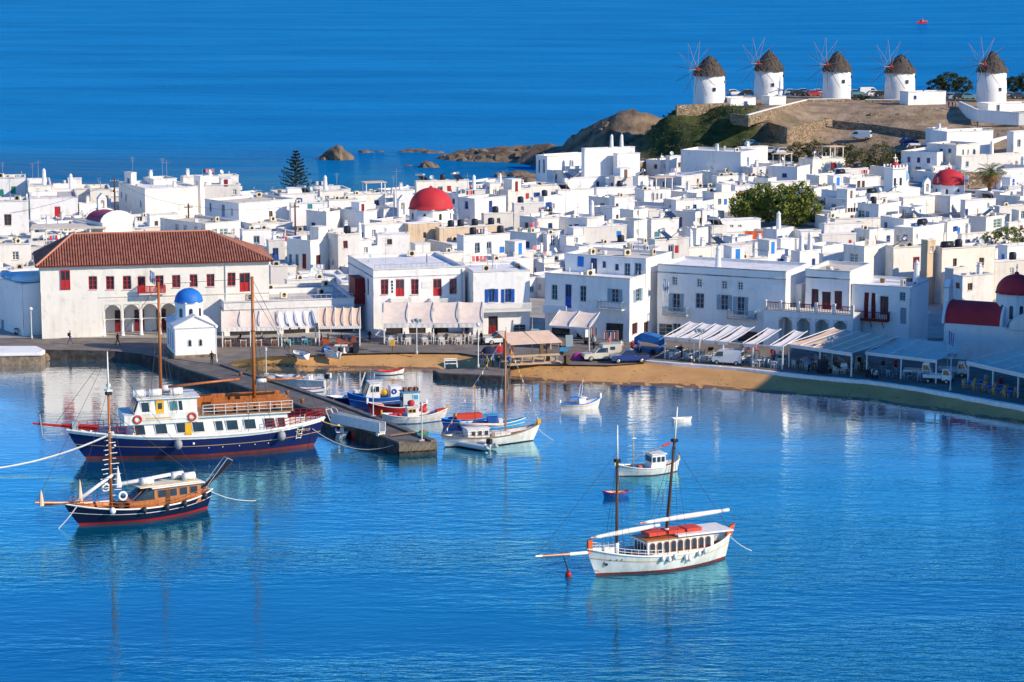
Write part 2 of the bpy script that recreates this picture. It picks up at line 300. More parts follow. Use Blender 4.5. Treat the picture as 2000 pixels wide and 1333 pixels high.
# front edge of the promenade, quay then beach boundary then white kerb on the right
QUAY = [(-260, 697), (-60, 686), (87, 683), (150, 684), (225, 686), (277, 692), (300, 696)]
BEACHTOP = [(452, 707), (500, 699), (531, 696), (620, 694), (700, 691), (800, 689), (900, 690), (1000, 706), (1070, 712), (1136, 713), (1190, 714), (1262, 709)]
KERB = [(1262, 706), (1317, 711), (1374, 715), (1450, 721), (1545, 732), (1640, 741), (1700, 746), (1800, 760), (1900, 778), (2000, 795), (2100, 815), (2250, 850), (2450, 900)]
edge = [G(x, y, ZQ) for x, y in QUAY] + [G(440, 714, ZQ)] + [G(x, y, ZQ) for x, y in BEACHTOP] + [G(x, y, ZQ) for x, y in KERB]
def strip(front, back_of, z, zb=None):
    rows = [[Vector((p.x, p.y, z)) for p in front], [Vector((back_of(p)[0], back_of(p)[1], z)) for p in front]]
    return rows
pm = MB(); n_ = len(edge)
back = [Vector((p.x * 1.06, max(p.y + 30, 322), ZQ)) for p in edge]
pm.grid([edge, back])
prom = tag(pm.build('promenade', 'paving'), 'dark stone paved promenade round the bay', None, None, 'structure')
qw = MB(); ql = [G(x, y, ZQ) for x, y in QUAY] + [G(440, 714, ZQ), G(452, 707, ZQ)]
qf = []
for a, b in zip(ql[:-1], ql[1:]):
    k = max(1, int((b - a).length / 1.2))
    qf += [a.lerp(b, i / k) for i in range(k)]
qf.append(ql[-1])
rows = []
for z, o in ((-1.5, 0.5), (0.15, 0.16), (0.6, 0.1), (1.0, 0.03), (ZQ - 0.005, 0)):
    rows.append([Vector((p.x, p.y - o - 0.12 * n3(p.x * 1.3, z * 3.1) * (1 if z < 1 else 0), z)) for p in qf])
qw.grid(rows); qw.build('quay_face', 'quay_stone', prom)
# beach: a sheet that runs from the promenade edge down under the water
WL = [(440, 722), (480, 714), (531, 713), (600, 717), (700, 719), (800, 721), (900, 724), (1000, 739), (1050, 744), (1130, 750), (1200, 752), (1262, 754), (1374, 759), (1545, 771), (1640, 779), (1700, 784), (1800, 799), (1900, 813), (2000, 826), (2100, 850), (2250, 895), (2450, 960)]
top = [(452, 707), (490, 700), (531, 696), (620, 694), (700, 691), (800, 689), (900, 690), (1000, 706), (1070, 712), (1136, 713), (1190, 714), (1262, 709), (1374, 715), (1545, 732), (1640, 741), (1700, 746), (1800, 760), (1900, 778), (2000, 795), (2100, 815), (2250, 850), (2450, 900)]
def resample(pts, n):
    d = [0]
    for a, b in zip(pts[:-1], pts[1:]): d.append(d[-1] + (b - a).length)
    out = []
    for i in range(n):
        t = d[-1] * i / (n - 1); k = 0
        while k < len(d) - 2 and d[k + 1] < t: k += 1
        out.append(pts[k].lerp(pts[k + 1], (t - d[k]) / max(1e-6, d[k + 1] - d[k])))
    return out
A_ = []; B_ = []
for i in range(len(top) - 1):
    a0, a1 = G(*top[i], ZQ - 0.12), G(*top[i + 1], ZQ - 0.12); b0, b1 = G(*WL[i], 0), G(*WL[i + 1], 0)
    for k in range(10):
        A_.append(a0.lerp(a1, k / 10)); B_.append(b0.lerp(b1, k / 10))
rows = []
for j in range(15):
    t = j / 10; row = []
    for a, b in zip(A_, B_):
        p = a.lerp(b, t); zz = (ZQ - 0.12) * (1 - t) ** 1.0 if t <= 1 else -(t - 1) * 1.6
        hump = 0.10 * n3(p.x * 0.35, p.y * 0.35) + 0.05 * n3(p.x * 1.1, p.y * 1.1)
        row.append(Vector((p.x + (0.7 * n3(p.x * .2, 5) if t > .5 else 0), p.y, zz + (hump + .05 * n3(p.x * 2.6, p.y * 2.6)) * min(1, t * 3))))
    rows.append(row)
rows.insert(0, [Vector((p.x, p.y + 0.6, ZQ - 0.14)) for p in A_])
tag(MB().grid(rows).build('beach', 'sand', None, True), 'strip of tan sand round the harbour', None, None, 'structure')
# damp band where the ripples reach
rows = []
for t in (0.86, 0.93, 1.0, 1.1, 1.3):
    rows.append([Vector((p.x, p.y, 0)) for p in [a.lerp(b, t) for a, b in zip(A_, B_)]])
for r_, t in zip(rows, (0.86, 0.93, 1.0, 1.1, 1.3)):
    for i, p in enumerate(r_):
        a, b = A_[i], B_[i]; zz = (ZQ - 0.12) * (1 - t) if t <= 1 else -(t - 1) * 1.6
        hump = 0.10 * n3(p.x * 0.35, p.y * 0.35) + 0.05 * n3(p.x * 1.1, p.y * 1.1)
        p.y += 0.25 * n3(p.x * .9, 3.3) if t < .9 else 0; p.z = zz + hump + 0.012; p.x += 0.7 * n3(p.x * .2, 5)
tag(MB().grid(rows).build('wet_shoreline', 'wet_sand', None, True), 'damp dark sand at the water line', None, None, 'structure')
# weed and pebbles left along the water line and footprints' ruts in the sand
rw = random.Random(12); mw_ = MB(); mat('weed', (0.16, 0.10, 0.05), .9)
for k in range(700):
    i = rw.randrange(len(A_)); t = rw.choice([rw.gauss(.93, .03), rw.gauss(.80, .06), rw.uniform(.1, .95)]); p = A_[i].lerp(B_[i], t); p.x += rw.uniform(-1.2, 1.2); zz = (ZQ - 0.12) * (1 - t) + .10 * n3(p.x * .35, p.y * .35) + .05 * n3(p.x * 1.1, p.y * 1.1)
    if t > 1: continue
    s = rw.uniform(.03, .10); mw_.cbox((p.x, p.y, zz + .01), (s * 2.4, s, .03), rw.uniform(-.5, .5))
tag(mw_.build('beach_weed', 'weed'), 'dark weed and pebbles scattered on the sand', 'weed', None, 'stuff')
# white painted kerb
kp = resample([G(x, y, ZQ) for x, y in KERB], 70); kb = MB()
for a, b in zip(kp[:-1], kp[1:]):
    d = (b - a).normalized(); s = Vector((d.y, -d.x, 0)); w = 0.30
    j = 0.05 * n3(a.x, a.y)
    kb.hexa([a - s * w + Vector((0, 0, -.5)), b - s * w + Vector((0, 0, -.5)), b + s * w + Vector((0, 0, -.5)), a + s * w + Vector((0, 0, -.5)),
             a - s * w + Vector((0, 0, .13 + j)), b - s * w + Vector((0, 0, .13 + j)), b + s * (w - .05) + Vector((0, 0, .11 + j)), a + s * (w - .05) + Vector((0, 0, .11 + j))])
tag(kb.build('kerb', 'white_paint'), 'white painted kerb between promenade and sand', None, None, 'structure')

# town ground sheet
def shore_back(X): return 470 + 66 * smooth01(-8, 12, X) + 20 * smooth01(20, 60, X)
xs = np.arange(-190, 205, 2.5); rows = []
for j in range(40):
    v = j / 39; row = []
    for X in xs:
        Y = 303 + (shore_back(X) - 303) * v
        row.append(Vector((X, Y + (1.5 * n3(X * .3, 9) if j > 36 else 0), ground(X, Y) if j < 38 else (0.5 if j == 38 else -2))))
    rows.append(row)
tag(MB().grid(rows).build('town_ground', 'lane'), 'pale paved lanes between the houses', None, None, 'structure')

# headland and mill hill: thin plate surface through surveyed points
CP = []
def cp(px, py, z): p = G(px, py, z); CP.append((p.x, p.y, z))
for q in [(1330, 206, 16), (1385, 203, 16), (1500, 195, 16), (1635, 195, 16), (1757, 195, 16), (1850, 205, 16), (1935, 200, 16), (2050, 200, 16), (2200, 200, 16),
          (1440, 225, 14.5), (1560, 222, 14.2), (1700, 222, 14.2), (1850, 225, 14.0), (2000, 228, 14.0), (2150, 228, 14),
          (1640, 236, 12.8), (1815, 262, 11.2), (1920, 262, 11.0), (2000, 262, 11.5), (1720, 245, 12.2),
          (1480, 283, 9.0), (1560, 285, 9.0), (1680, 278, 9.2), (1790, 285, 9.0), (1900, 300, 8.5), (2050, 300, 8.5), (2200, 300, 8.5),
          (1440, 300, 6.5), (1600, 310, 6.0), (1800, 325, 6.0), (2000, 330, 6.5),
          (1380, 235, 13.2), (1370, 262, 10), (1340, 285, 6.5), (1280, 290, 5), (1300, 250, 9.5), (1240, 270, 6.2), (1180, 285, 4), (1100, 300, 2.2)]: cp(*q)
for px, py, Y in [(1290, 211, 552), (1255, 214, 556), (1200, 222, 560), (1188, 229, 562), (1140, 244, 565), (1100, 262, 568), (1045, 266, 571), (1035, 273, 573), (985, 287, 577), (925, 298, 580)]:
    p = GY(px, py, Y); CP.append((p.x, p.y, p.z))
for px, py, z in [(1005, 317, 0), (1045, 318, 0.3), (1085, 325, 0.8), (900, 302, -.6), (940, 303, -.3), (970, 306, -.4)]: cp(px, py, z)
for X, Y, z in [(-30, 590, -3), (-10, 600, -3), (10, 592, -3), (25, 588, -3), (40, 585, -3), (48, 572, 15.3), (70, 578, 15.7), (100, 580, 15.7), (135, 580, 15.7), (178, 580, 15.7), (60, 612, 3), (90, 615, 6), (120, 615, 8), (180, 615, 8), (60, 640, -4), (120, 660, -4), (180, 660, -4), (-30, 540, -4), (-10, 545, -3), (0, 520, -3), (10, 505, 0.5), (30, 490, 2.2)]: CP.append((X, Y, z))
cpa = np.array(CP)
def tps(d): return np.where(d > 1e-6, d * d * np.log(np.maximum(d, 1e-6)), 0)
D_ = np.hypot(cpa[:, None, 0] - cpa[None, :, 0], cpa[:, None, 1] - cpa[None, :, 1]); N_ = len(cpa)
A = np.zeros((N_ + 3, N_ + 3)); A[:N_, :N_] = tps(D_) + np.eye(N_) * 8.0; P_ = np.c_[np.ones(N_), cpa[:, :2]]; A[:N_, N_:] = P_; A[N_:, :N_] = P_.T
W_ = np.linalg.solve(A, np.r_[cpa[:, 2], 0, 0, 0])
def hill(X, Y):
    X = np.asarray(X, float); Y = np.asarray(Y, float)
    d = np.hypot(X[..., None] - cpa[:, 0], Y[..., None] - cpa[:, 1])
    z = tps(d) @ W_[:N_] + W_[N_] + W_[N_ + 1] * X + W_[N_ + 2] * Y
    # the terrace breaks off sharply along its left rim
    nx, ny = -0.88, -0.47; sd = (X - 36.5) * nx + (Y - 527) * ny
    t = np.clip(sd / 7, 0, 1); t = t * t * (3 - 2 * t); fade = np.clip((z - 1.5) / 9, 0, 1)
    z = z - 5.0 * t * fade
    return np.minimum(z, np.where(Y < 529, 14.6 + 1.0 * np.clip((Y - 515) / 14, 0, 1), 15.7))
def hill1(X, Y): return float(hill(np.array([X]), np.array([Y]))[0])
gx = np.arange(-32, 190, 1.5); gy = np.arange(482, 662, 1.5); XX, YY = np.meshgrid(gx, gy); ZZ = hill(XX, YY)
rows = []
for j in range(len(gy)):
    row = []
    for i in range(len(gx)):
        x, y, z = gx[i], gy[j], ZZ[j, i]
        rocky = smooth01(48, 28, x)
        z += rocky * (-1.3 * smooth01(2, 6, z) * smooth01(30, 18, x) + 0.6 * n3(x * .16, y * .16, 2) + 1.5 * (.35 - abs(n3(x * .22, y * .3, 4))) + 1.1 * (.3 - abs(n3(x * .6, y * .6, 8))) + .5 * n3(x * 1.3, y * 1.3)) * smooth01(-2.5, 1.5, z) + (1 - rocky) * .12 * n3(x * .5, y * .5)
        row.append((x, y, z))
    rows.append(row)
hm = bpy.data.materials.new('headland_earth'); hm.use_nodes = True; nn = hm.node_tree.nodes; ll = hm.node_tree.links
b_ = nn['Principled BSDF']; b_.inputs['Roughness'].default_value = 0.95; b_.inputs['Specular IOR Level'].default_value = 0.1
att = nn.new('ShaderNodeAttribute'); att.attribute_name = 'cover'
geo_ = nn.new('ShaderNodeNewGeometry')
def ramp2(sc, c0, c1, p0=.35, p1=.65):
    t = nn.new('ShaderNodeTexNoise'); t.inputs['Scale'].default_value = sc; t.inputs['Detail'].default_value = 8; ll.new(geo_.outputs['Position'], t.inputs['Vector'])
    r = nn.new('ShaderNodeValToRGB'); r.color_ramp.elements[0].position = p0; r.color_ramp.elements[1].position = p1
    r.color_ramp.elements[0].color = (*c0, 1); r.color_ramp.elements[1].color = (*c1, 1); ll.new(t.outputs['Fac'], r.inputs[0]); return r.outputs[0]
ce = ramp2(.35, (.23, .165, .11), (.40, .30, .20)); cr = ramp2(.3, (.09, .07, .052), (.27, .20, .135)); cg = ramp2(.5, (.022, .042, .014), (.065, .078, .03))
sepc = nn.new('ShaderNodeSeparateColor'); ll.new(att.outputs['Color'], sepc.inputs[0])
m1 = nn.new('ShaderNodeMix'); m1.data_type = 'RGBA'; ll.new(sepc.outputs[0], m1.inputs[0]); ll.new(ce, m1.inputs[6]); ll.new(cr, m1.inputs[7])
m2 = nn.new('ShaderNodeMix'); m2.data_type = 'RGBA'; ll.new(sepc.outputs[1], m2.inputs[0]); ll.new(m1.outputs[2], m2.inputs[6]); ll.new(cg, m2.inputs[7])
ll.new(m2.outputs[2], b_.inputs['Base Color'])
tb = nn.new('ShaderNodeTexNoise'); tb.inputs['Scale'].default_value = 1.1; tb.inputs['Detail'].default_value = 6; ll.new(geo_.outputs['Position'], tb.inputs['Vector'])
bb = nn.new('ShaderNodeBump'); bb.inputs['Strength'].default_value = .8; bb.inputs['Distance'].default_value = .3; ll.new(tb.outputs['Fac'], bb.inputs['Height']); ll.new(bb.outputs[0], b_.inputs['Normal'])
MATS['headland'] = hm
ho = tag(MB().grid(rows).build('headland', 'headland', None, True), 'bare brown headland with rocky point and grassy slope', None, None, 'structure')
ca = ho.data.color_attributes.new('cover', 'FLOAT_COLOR', 'POINT')
cv = []
for r in rows:
    for x, y, z in r:
        rk = smooth01(40, 30, x); g = smooth01(24, 32, x) * smooth01(60, 50, x) * smooth01(550, 538, y + 8 * n3(x * .2, y * .2)) * smooth01(1.5, 4, z)
        g = max(g, 0.5 * smooth01(0.1, .5, n3(x * .12, y * .12, 7)) * smooth01(40, 50, x) * smooth01(512, 520, y) * smooth01(534, 526, y))
        cv += [rk, g, 0, 1]
ca.data.foreach_set('color', cv)

# rocks standing in the sea
def rock(name, px, py, w, h, d, label, seed, zoff=-0.3):
    p = G(px, py, 0); m = MB(); nu, nv = 18, 9; rows = []
    for k in range(nv + 1):
        a = math.pi * k / nv; row = []
        for i in range(nu + 1):
            t = 2 * math.pi * (i % nu) / nu; dv = Vector((math.cos(t) * math.sin(a), math.sin(t) * math.sin(a), math.cos(a)))
            s = 1 + .45 * noise.noise(dv * 1.6 + Vector((seed, 0, 0))) + .3 * abs(noise.noise(dv * 3.7 + Vector((0, seed, 0))))
            row.append(Vector((dv.x * w / 2 * s, dv.y * d / 2 * s, dv.z * h * s)))
        rows.append(row)
    m.grid(rows); o = m.build(name, 'rock'); o.location = (p.x, p.y, zoff); return tag(o, label, 'rock', 'rocks standing in the sea')
for i, (px, py, w, h, d, lb) in enumerate([
    (660, 312, 7.2, 3.0, 5, 'largest brown rock in the sea, left of the rock chain'), (636, 312, 3.6, 1.2, 3, 'low rock touching the left foot of the largest sea rock'),
    (715, 298, 4.2, .8, 2.5, 'flat rock just right of the largest sea rock'), (742, 297, 3.0, .5, 2, 'thin flat rock second right of the largest sea rock'),
    (812, 297, 9, 1.0, 3, 'long low brown reef midway to the headland'), (845, 299, 5.5, .8, 3, 'right end piece of the long low reef'),
    (836, 327, 4.4, 1.4, 3.2, 'round dark rock in the sheltered water behind the dome'), (797, 324, 2.6, .5, 2, 'small flat rock left of the round dark rock'),
    (978, 346, 2.4, 1.3, 2, 'small dark rock close to the white seaside house'), (1020, 344, 7, 1.1, 4, 'dark reef at the foot of the white seaside house'),
    (1035, 356, 7, 1.5, 4, 'dark shore rocks nearest the white seaside house'), (987, 334, 1.6, .4, 1.2, 'tiny rock farther out than the small dark rock'),
    (1012, 311, 6, 3.2, 5, 'blocky dark rock at the headland shore'), (955, 302, 7, 1.3, 3.5, 'brown rock at the outer tip of the headland'), (985, 300, 7, 2.0, 4, 'jagged rock second from the headland tip')]):
    rock('sea_rock', px, py, w, h, d, lb, i * 3.7 + 1)

# loose boulders on the rocky point, scrub on the grassy slope
rb = random.Random(8); m = MB(); k = 0
while k < 420:
    x, y = rb.uniform(-16, 40), rb.uniform(528, 585); z = hill1(x, y)
    if z < -.4 or z > 15: continue
    s = rb.uniform(.35, 1.2) * (1.3 if z < 2 else .6); c = Vector((x, y, z - .25 * s - 1.0 * smooth01(2, 6, z))); q = [Vector((rb.gauss(0, 1), rb.gauss(0, 1), rb.gauss(0, 1))).normalized() for _ in range(3)]
    nu, nv = 7, 4; rows_ = []
    for a_ in range(nv + 1):
        rows_.append([])
        for b2 in range(nu + 1):
            d = Vector((math.cos(2 * math.pi * (b2 % nu) / nu) * math.sin(math.pi * a_ / nv), math.sin(2 * math.pi * (b2 % nu) / nu) * math.sin(math.pi * a_ / nv), math.cos(math.pi * a_ / nv)))
            f_ = 1 + sum(.28 * abs(d.dot(w_)) for w_ in q) - .3; rows_[-1].append(c + Vector((d.x * s * f_, d.y * s * f_ * .8, d.z * s * f_ * .75)))
    m.grid(rows_); k += 1
tag(m.build('boulders', 'rock'), 'loose brown boulders strewn over the rocky point', 'boulders', None, 'stuff')
m = MB(); k = 0; mat('scrub', (0.085, 0.09, 0.035), 0.9, (0.03, 0.038, 0.014), 0.4)
while k < 620:
    x, y = rb.uniform(22, 62), rb.uniform(490, 550); z = hill1(x, y)
    gr = smooth01(22, 32, x) * smooth01(58, 48, x + (y - 520) * .3)
    if z < 1.5 or rb.random() > gr + .03: continue
    s = rb.uniform(.3, .9); k += 1
    for _ in range(26):
        p = Vector((x, y, z)) + Vector((rb.gauss(0, .6), rb.gauss(0, .6), abs(rb.gauss(0, .45)))) * s; u = Vector((rb.gauss(0, 1), rb.gauss(0, 1), rb.gauss(0, 1))).normalized(); v = u.orthogonal().normalized(); w_ = rb.uniform(.1, .2)
        m.add([p - u * w_, p + v * w_ * .6, p + u * w_, p - v * w_ * .6], [(0, 1, 2, 3)])
# dry tufts and stones over the bare slope
mat('dry_grass', (0.30, 0.22, 0.11), 0.95, (0.15, 0.105, 0.05), 0.5); md_ = MB(); ms_ = MB()
for k in range(900):
    x, y = rb.uniform(46, 128), rb.uniform(503, 532); z = hill1(x, y)
    if n3(x * .09, y * .16, 3) < -.08 and k % 3: continue
    s = rb.uniform(.15, .5)
    if k % 4 == 0: ms_.cbox((x, y, z + .05), (s, s * .8, s * .6), rb.uniform(0, 3), rb.uniform(-.3, .3)); continue
    for _ in range(9):
        p = Vector((x, y, z)) + Vector((rb.gauss(0, .7), rb.gauss(0, .7), abs(rb.gauss(0, .3)))) * s; u = Vector((rb.gauss(0, .6), rb.gauss(0, .6), 1)).normalized(); v = u.orthogonal().normalized()
        md_.add([p - v * .06, p + v * .06, p + u * .4 * s + v * .02], [(0, 1, 2)])
tag(md_.build('dry_grass', 'dry_grass'), 'dry grass tufts scattered over the bare mill slope', 'grass', None, 'stuff'); tag(ms_.build('loose_stones', 'rock'), 'loose stones scattered over the bare mill slope', 'stones', None, 'stuff')
tag(m.build('scrub', 'scrub'), 'low scrub growing on the slope under the mills', 'scrub', None, 'stuff')
# hillside that climbs beyond the right edge of the view and throws the long shadow over the bay's right arm
hx = []
for j in range(40):
    Y = 140 + j * 5; row = []
    for i in range(30):
        X0 = 0.2116 * (Y * .987 + 7) + 6
        X = X0 + i * 4
        prof = smooth01(0, 22, X - X0)
        amp = 30 * smooth01(222, 246, Y) * smooth01(330, 296, Y)
        row.append((X, Y, -0.5 + 1.7 * smooth01(0, 4, X - X0) + amp * prof + .8 * n3(X * .1, Y * .1)))
    hx.append(row)
tag(MB().grid(hx).build('hillside', 'rough_stone', None, True), 'rocky hillside rising beyond the right edge', None, None, 'structure')
# ------------------------------------------------------------ houses
def face_cut(mb, T, W, z0, z1, holes, depth=0.2):
    """wall face with real openings; T(u, z, d) maps to local space, d = depth inward"""
    us = sorted(set([0, W] + [u for h in holes for u in (h[0], h[2])])); zs = sorted(set([z0, z1] + [z for h in holes for z in (h[1], h[3])]))
    for i in range(len(us) - 1):
        for j in range(len(zs) - 1):
            cu, cz = (us[i] + us[i + 1]) / 2, (zs[j] + zs[j + 1]) / 2
            if any(h[0] < cu < h[2] and h[1] < cz < h[3] for h in holes): continue
            mb.quad(T(us[i], zs[j], 0), T(us[i + 1], zs[j], 0), T(us[i + 1], zs[j + 1], 0), T(us[i], zs[j + 1], 0))
    for h in holes:
        u0, a, u1, b = h[:4]; arch = len(h) > 4 and h[4] is True
        dp = h[5] if len(h) > 5 else depth
        if not arch:
            ring = [(u0, a), (u1, a), (u1, b), (u0, b)]
        else:
            r = (u1 - u0) / 2; zc = b - r; k = 8
            arc = [((u0 + u1) / 2 + r * math.cos(math.pi * i / k), zc + r * math.sin(math.pi * i / k)) for i in range(k + 1)]
            ring = [(u0, a), (u1, a)] + arc
            for i in range(k):
                c = (u1, b) if i < k / 2 else (u0, b)
                mb.add([T(*arc[i], 0), T(*arc[i + 1], 0), T(*c, 0)], [(0, 1, 2)])
        for p, q in zip(ring, ring[1:] + ring[:1]):
            mb.quad(T(*p, 0), T(*q, 0), T(*q, dp), T(*p, dp))

STY = dict(r=('red', 'w'), R=('red', 'd'), m=('dark_red', 'w'), M=('dark_red', 'd'), b=('blue', 'w'), B=('blue', 'd'), C=('bright_blue', 'd'), d=('white_paint', 'w'), k=('brown', 'w'),
           g=('green', 's'), s=('blue', 'o'), t=('white_paint', 't'), T=('teal', 'd'), q=('grey_blue', 'w'), Q=('grey_blue', 'd'), h=('grey_blue', 'o'), z=('dark_wood', 'w'), e=('red', 's'), u=('bright_blue', 's'))
def opening(root, T, u0, z0, u1, z1, sty, dp=0.2):
    colr, kind = STY[sty]; w, h = u1 - u0, z1 - z0; e = min(0.09, w * .12)
    def bar(mb, a, b, c, d, d0, d1):
        P = [T(a, b, d1), T(c, b, d1), T(c, b, d0), T(a, b, d0), T(a, d, d1), T(c, d, d1), T(c, d, d0), T(a, d, d0)]
        mb.hexa(P)
    f = MB(); y0, y1 = dp - .10, dp - .03
    if kind in 'wot':
        bar(f, u0, z0, u0 + e, z1, y0, y1); bar(f, u1 - e, z0, u1, z1, y0, y1); bar(f, u0 + e, z0, u1 - e, z0 + e, y0, y1); bar(f, u0 + e, z1 - e, u1 - e, z1, y0, y1)
        cm = (u0 + u1) / 2; bar(f, cm - e * .6, z0 + e, cm + e * .6, z1 - e, y0 + .003, y1)
        if w > .55:
            for k in (1, 2): zz = z0 + h * k / 3; bar(f, u0 + e, zz - .03, u1 - e, zz + .03, y0 + .006, y1 - .003)
        o = f.build('window', colr, root)
        g = MB(); g.quad(T(u0, z0, y1 - .01), T(u1, z0, y1 - .01), T(u1, z1, y1 - .01), T(u0, z1, y1 - .01)); g.build('pane', 'glass_teal' if kind == 't' else 'glass', o)
        if kind == 'o':
            for a, c in ((u0 - w * .52, u0 - .02), (u1 + .02, u1 + w * .52)):
                s = MB(); bar(s, a, z0, c, z1, -.055, -.005)
                for k in range(6): zz = z0 + h * (k + .5) / 6; bar(s, a + .05, zz - .05, c - .05, zz + .05, -.075, -.05)
                s.build('shutter', colr, o)
        sl_ = MB(); bar(sl_, u0 - .08, z0 - .08, u1 + .08, z0 - .005, -.09, dp * .5); sl_.build('sill', 'lime_bright', o)
    elif kind == 's':
        for a, c in ((u0, (u0 + u1) / 2 - .01), ((u0 + u1) / 2 + .01, u1)):
            s = MB(); bar(s, a, z0, c, z1, dp - .12, dp - .06)
            for k in range(6): zz = z0 + h * (k + .5) / 6; bar(s, a + .05, zz - .04, c - .05, zz + .04, dp - .14, dp - .115)
            o = s.build('shutter', colr, root)
    else:
        bar(f, u0, z0, u1, z1, dp - .08, dp - .02)
        cm = (u0 + u1) / 2
        for a, c in ((u0, u0 + e), (u1 - e, u1), (cm - e * .5, cm + e * .5)): bar(f, a, z0, c, z1, dp - .12, dp - .075)
        for zz in (z0 + .03, z0 + h * .45, z1 - .12): bar(f, u0 + e, zz, u1 - e, zz + .09, dp - .117, dp - .075)
        o = f.build('door', colr, root)
        if w > .8 and h > 1.9:
            g = MB()
            for a, c in ((u0 + e, cm - e * .5), (cm + e * .5, u1 - e)): g.quad(T(a, z0 + h * .5, dp - .086), T(c, z0 + h * .5, dp - .086), T(c, z1 - .13, dp - .086), T(a, z1 - .13, dp - .086))
            g.build('pane', 'glass', o)
        hd = MB(); q = T(cm + .07, z0 + h * .42, dp - .15); hd.ball(q, .04, 6, 4); hd.build('handle', 'metal', o)
    return o

GEAR = {}
def gear(root, code, x, y, z, rz=0.0, rnd=random):
    """rooftop fittings, parts of the house"""
    def put(mb, nm, mt, par=root, sm=False): return mb.build(nm, mt, par, sm)
    if code == 'c':
        h = rnd.uniform(.8, 1.5); m = MB().cbox((x, y, z + h / 2), (.55, .55, h)); m.cbox((x, y, z + h + .04), (.7, .7, .1)); m.cbox((x, y, z + h + .22), (.4, .4, .28))
        c = put(m, 'chimney', 'lime_bright'); k = MB().cbox((x, y, z + h + .41), (.6, .6, .09)); put(k, 'chimney_cap', 'lime_white', c)
    elif code == 'C':
        h = 2.4; m = MB(); m.lathe([(.42, 0), (.36, h * .6), (.3, h), (.36, h + .1), (.1, h + .55)], 8, (x, y, z)); put(m, 'chimney', 'lime_bright')
    elif code == 'a':
        m = MB().cbox((x, y, z + .5), (.95, .4, .75), rz); o = put(m, 'air_conditioner', 'cream_paint')
        d = Vector((math.sin(rz), -math.cos(rz), 0)); c = Vector((x, y, z + .5)) + d * .205
        m = MB().tube(c, c + d * .03, .28, .28, 12); put(m, 'fan_grille', 'dark', o)
    elif code == 's':
        M = Matrix.Translation((x, y, z)) @ Matrix.Rotation(rz, 4, 'Z')
        m = MB(); m.hexa([M @ Vector(p) for p in ((-.95, -.8, .25), (.95, -.8, .25), (.95, .5, 1.25), (-.95, .5, 1.25), (-.95, -.84, .32), (.95, -.84, .32), (.95, .46, 1.32), (-.95, .46, 1.32))]); o = put(m, 'solar_panel', 'solar')
        m = MB().tube(M @ Vector((-1, .6, 1.45)), M @ Vector((1, .6, 1.45)), .27, .27, 10); put(m, 'water_heater', 'metal', o, True)
        m = MB()
        for sx in (-.8, .8):
            m.tube(M @ Vector((sx, .5, 0)), M @ Vector((sx, .5, 1.3)), .03); m.tube(M @ Vector((sx, -.8, 0)), M @ Vector((sx, -.8, .3)), .03); m.tube(M @ Vector((sx, .5, 0.1)), M @ Vector((sx, -.7, .3)), .025)
        m.tube(M @ Vector((-.8, .5, .1)), M @ Vector((.8, .5, .1)), .025)
        put(m, 'stand', 'galv', o)
    elif code == 'k':
        m = MB(); m.lathe([(.5, 0), (.54, .1), (.54, 1.05), (.45, 1.25), (.2, 1.32)], 12, (x, y, z + .1)); o = put(m, 'water_tank', 'tank_black', root, True)
        put(MB().cbox((x, y, z + .05), (1.0, 1.0, .1)), 'tank_base', 'roof_grey', o)
    elif code == 'K':
        m = MB().tube((x - .8, y, z + .7), (x + .8, y, z + .7), .52, .52, 12); o = put(m, 'water_tank', 'tank_black', root, True)
        put(MB().cbox((x - .5, y, z + .12), (.15, .8, .24)).cbox((x + .5, y, z + .12), (.15, .8, .24)), 'tank_base', 'galv', o)
    elif code == 'm':
        h = rnd.uniform(2, 4); m = MB().tube((x, y, z), (x, y, z + h), .03, .025, 5)
        for k in range(4): m.tube((x - .5 + .08 * k, y, z + h - .15 - .22 * k), (x + .5 - .08 * k, y, z + h - .15 - .22 * k), .015, None, 4)
        m.tube((x, y - .5, z + h - .9), (x, y + .3, z + h - .9), .018, None, 4); put(m, 'antenna', 'galv')
    elif code == 'd':
        m = MB().tube((x, y, z), (x, y, z + .7), .04); p = put(m, 'dish_mast', 'galv')
        d = Vector((math.sin(rz) , -math.cos(rz), .5)).normalized(); q = d.to_track_quat('Z', 'Y'); rows = []
        for r, k in ((.02, 0), (.25, .05), (.42, .14)): rows.append([Vector((x, y, z + .85)) + q @ Vector((r * math.cos(t * math.pi / 6), r * math.sin(t * math.pi / 6), k)) for t in range(13)])
        put(MB().grid(rows), 'satellite_dish', 'pale_metal', p, True)
    elif code == 'p':   # pergola with slats
        m = MB(); w_, d_ = 3.4, 2.4
        m.box(x - .3, y - .3, z + 2.2, x + w_ + .3, y + d_ + .3, z + 2.3); o = put(m, 'pergola_roof', 'canvas_tan')
        for sx in (0, w_):
            for sy in (0, d_): put(MB().box(x + sx - .07, y + sy - .07, z, x + sx + .07, y + sy + .07, z + 2.2), 'pergola_post', 'white_paint', o)
    elif code == 'x':   # rooftop box: stair head
        w_, d_, h_ = rnd.uniform(1.6, 2.6), rnd.uniform(1.6, 2.4), rnd.uniform(1.2, 2.1)
        m = MB().box(x - w_ / 2, y - d_ / 2, z, x + w_ / 2, y + d_ / 2, z + h_); m.box(x - w_ / 2 - .06, y - d_ / 2 - .06, z + h_, x + w_ / 2 + .06, y + d_ / 2 + .06, z + h_ + .12)
        o = put(m, 'stair_head', rnd.choice(['lime_white', 'lime_bright', 'lime_cream']))
        if rnd.random() < .6: put(MB().box(x - .35, y - d_ / 2 - .04, z, x + .35, y - d_ / 2 - .003, z + min(h_ - .15, 1.8)), 'door', rnd.choice(['blue', 'bright_blue', 'dark_red', 'brown', 'white_paint']), o)

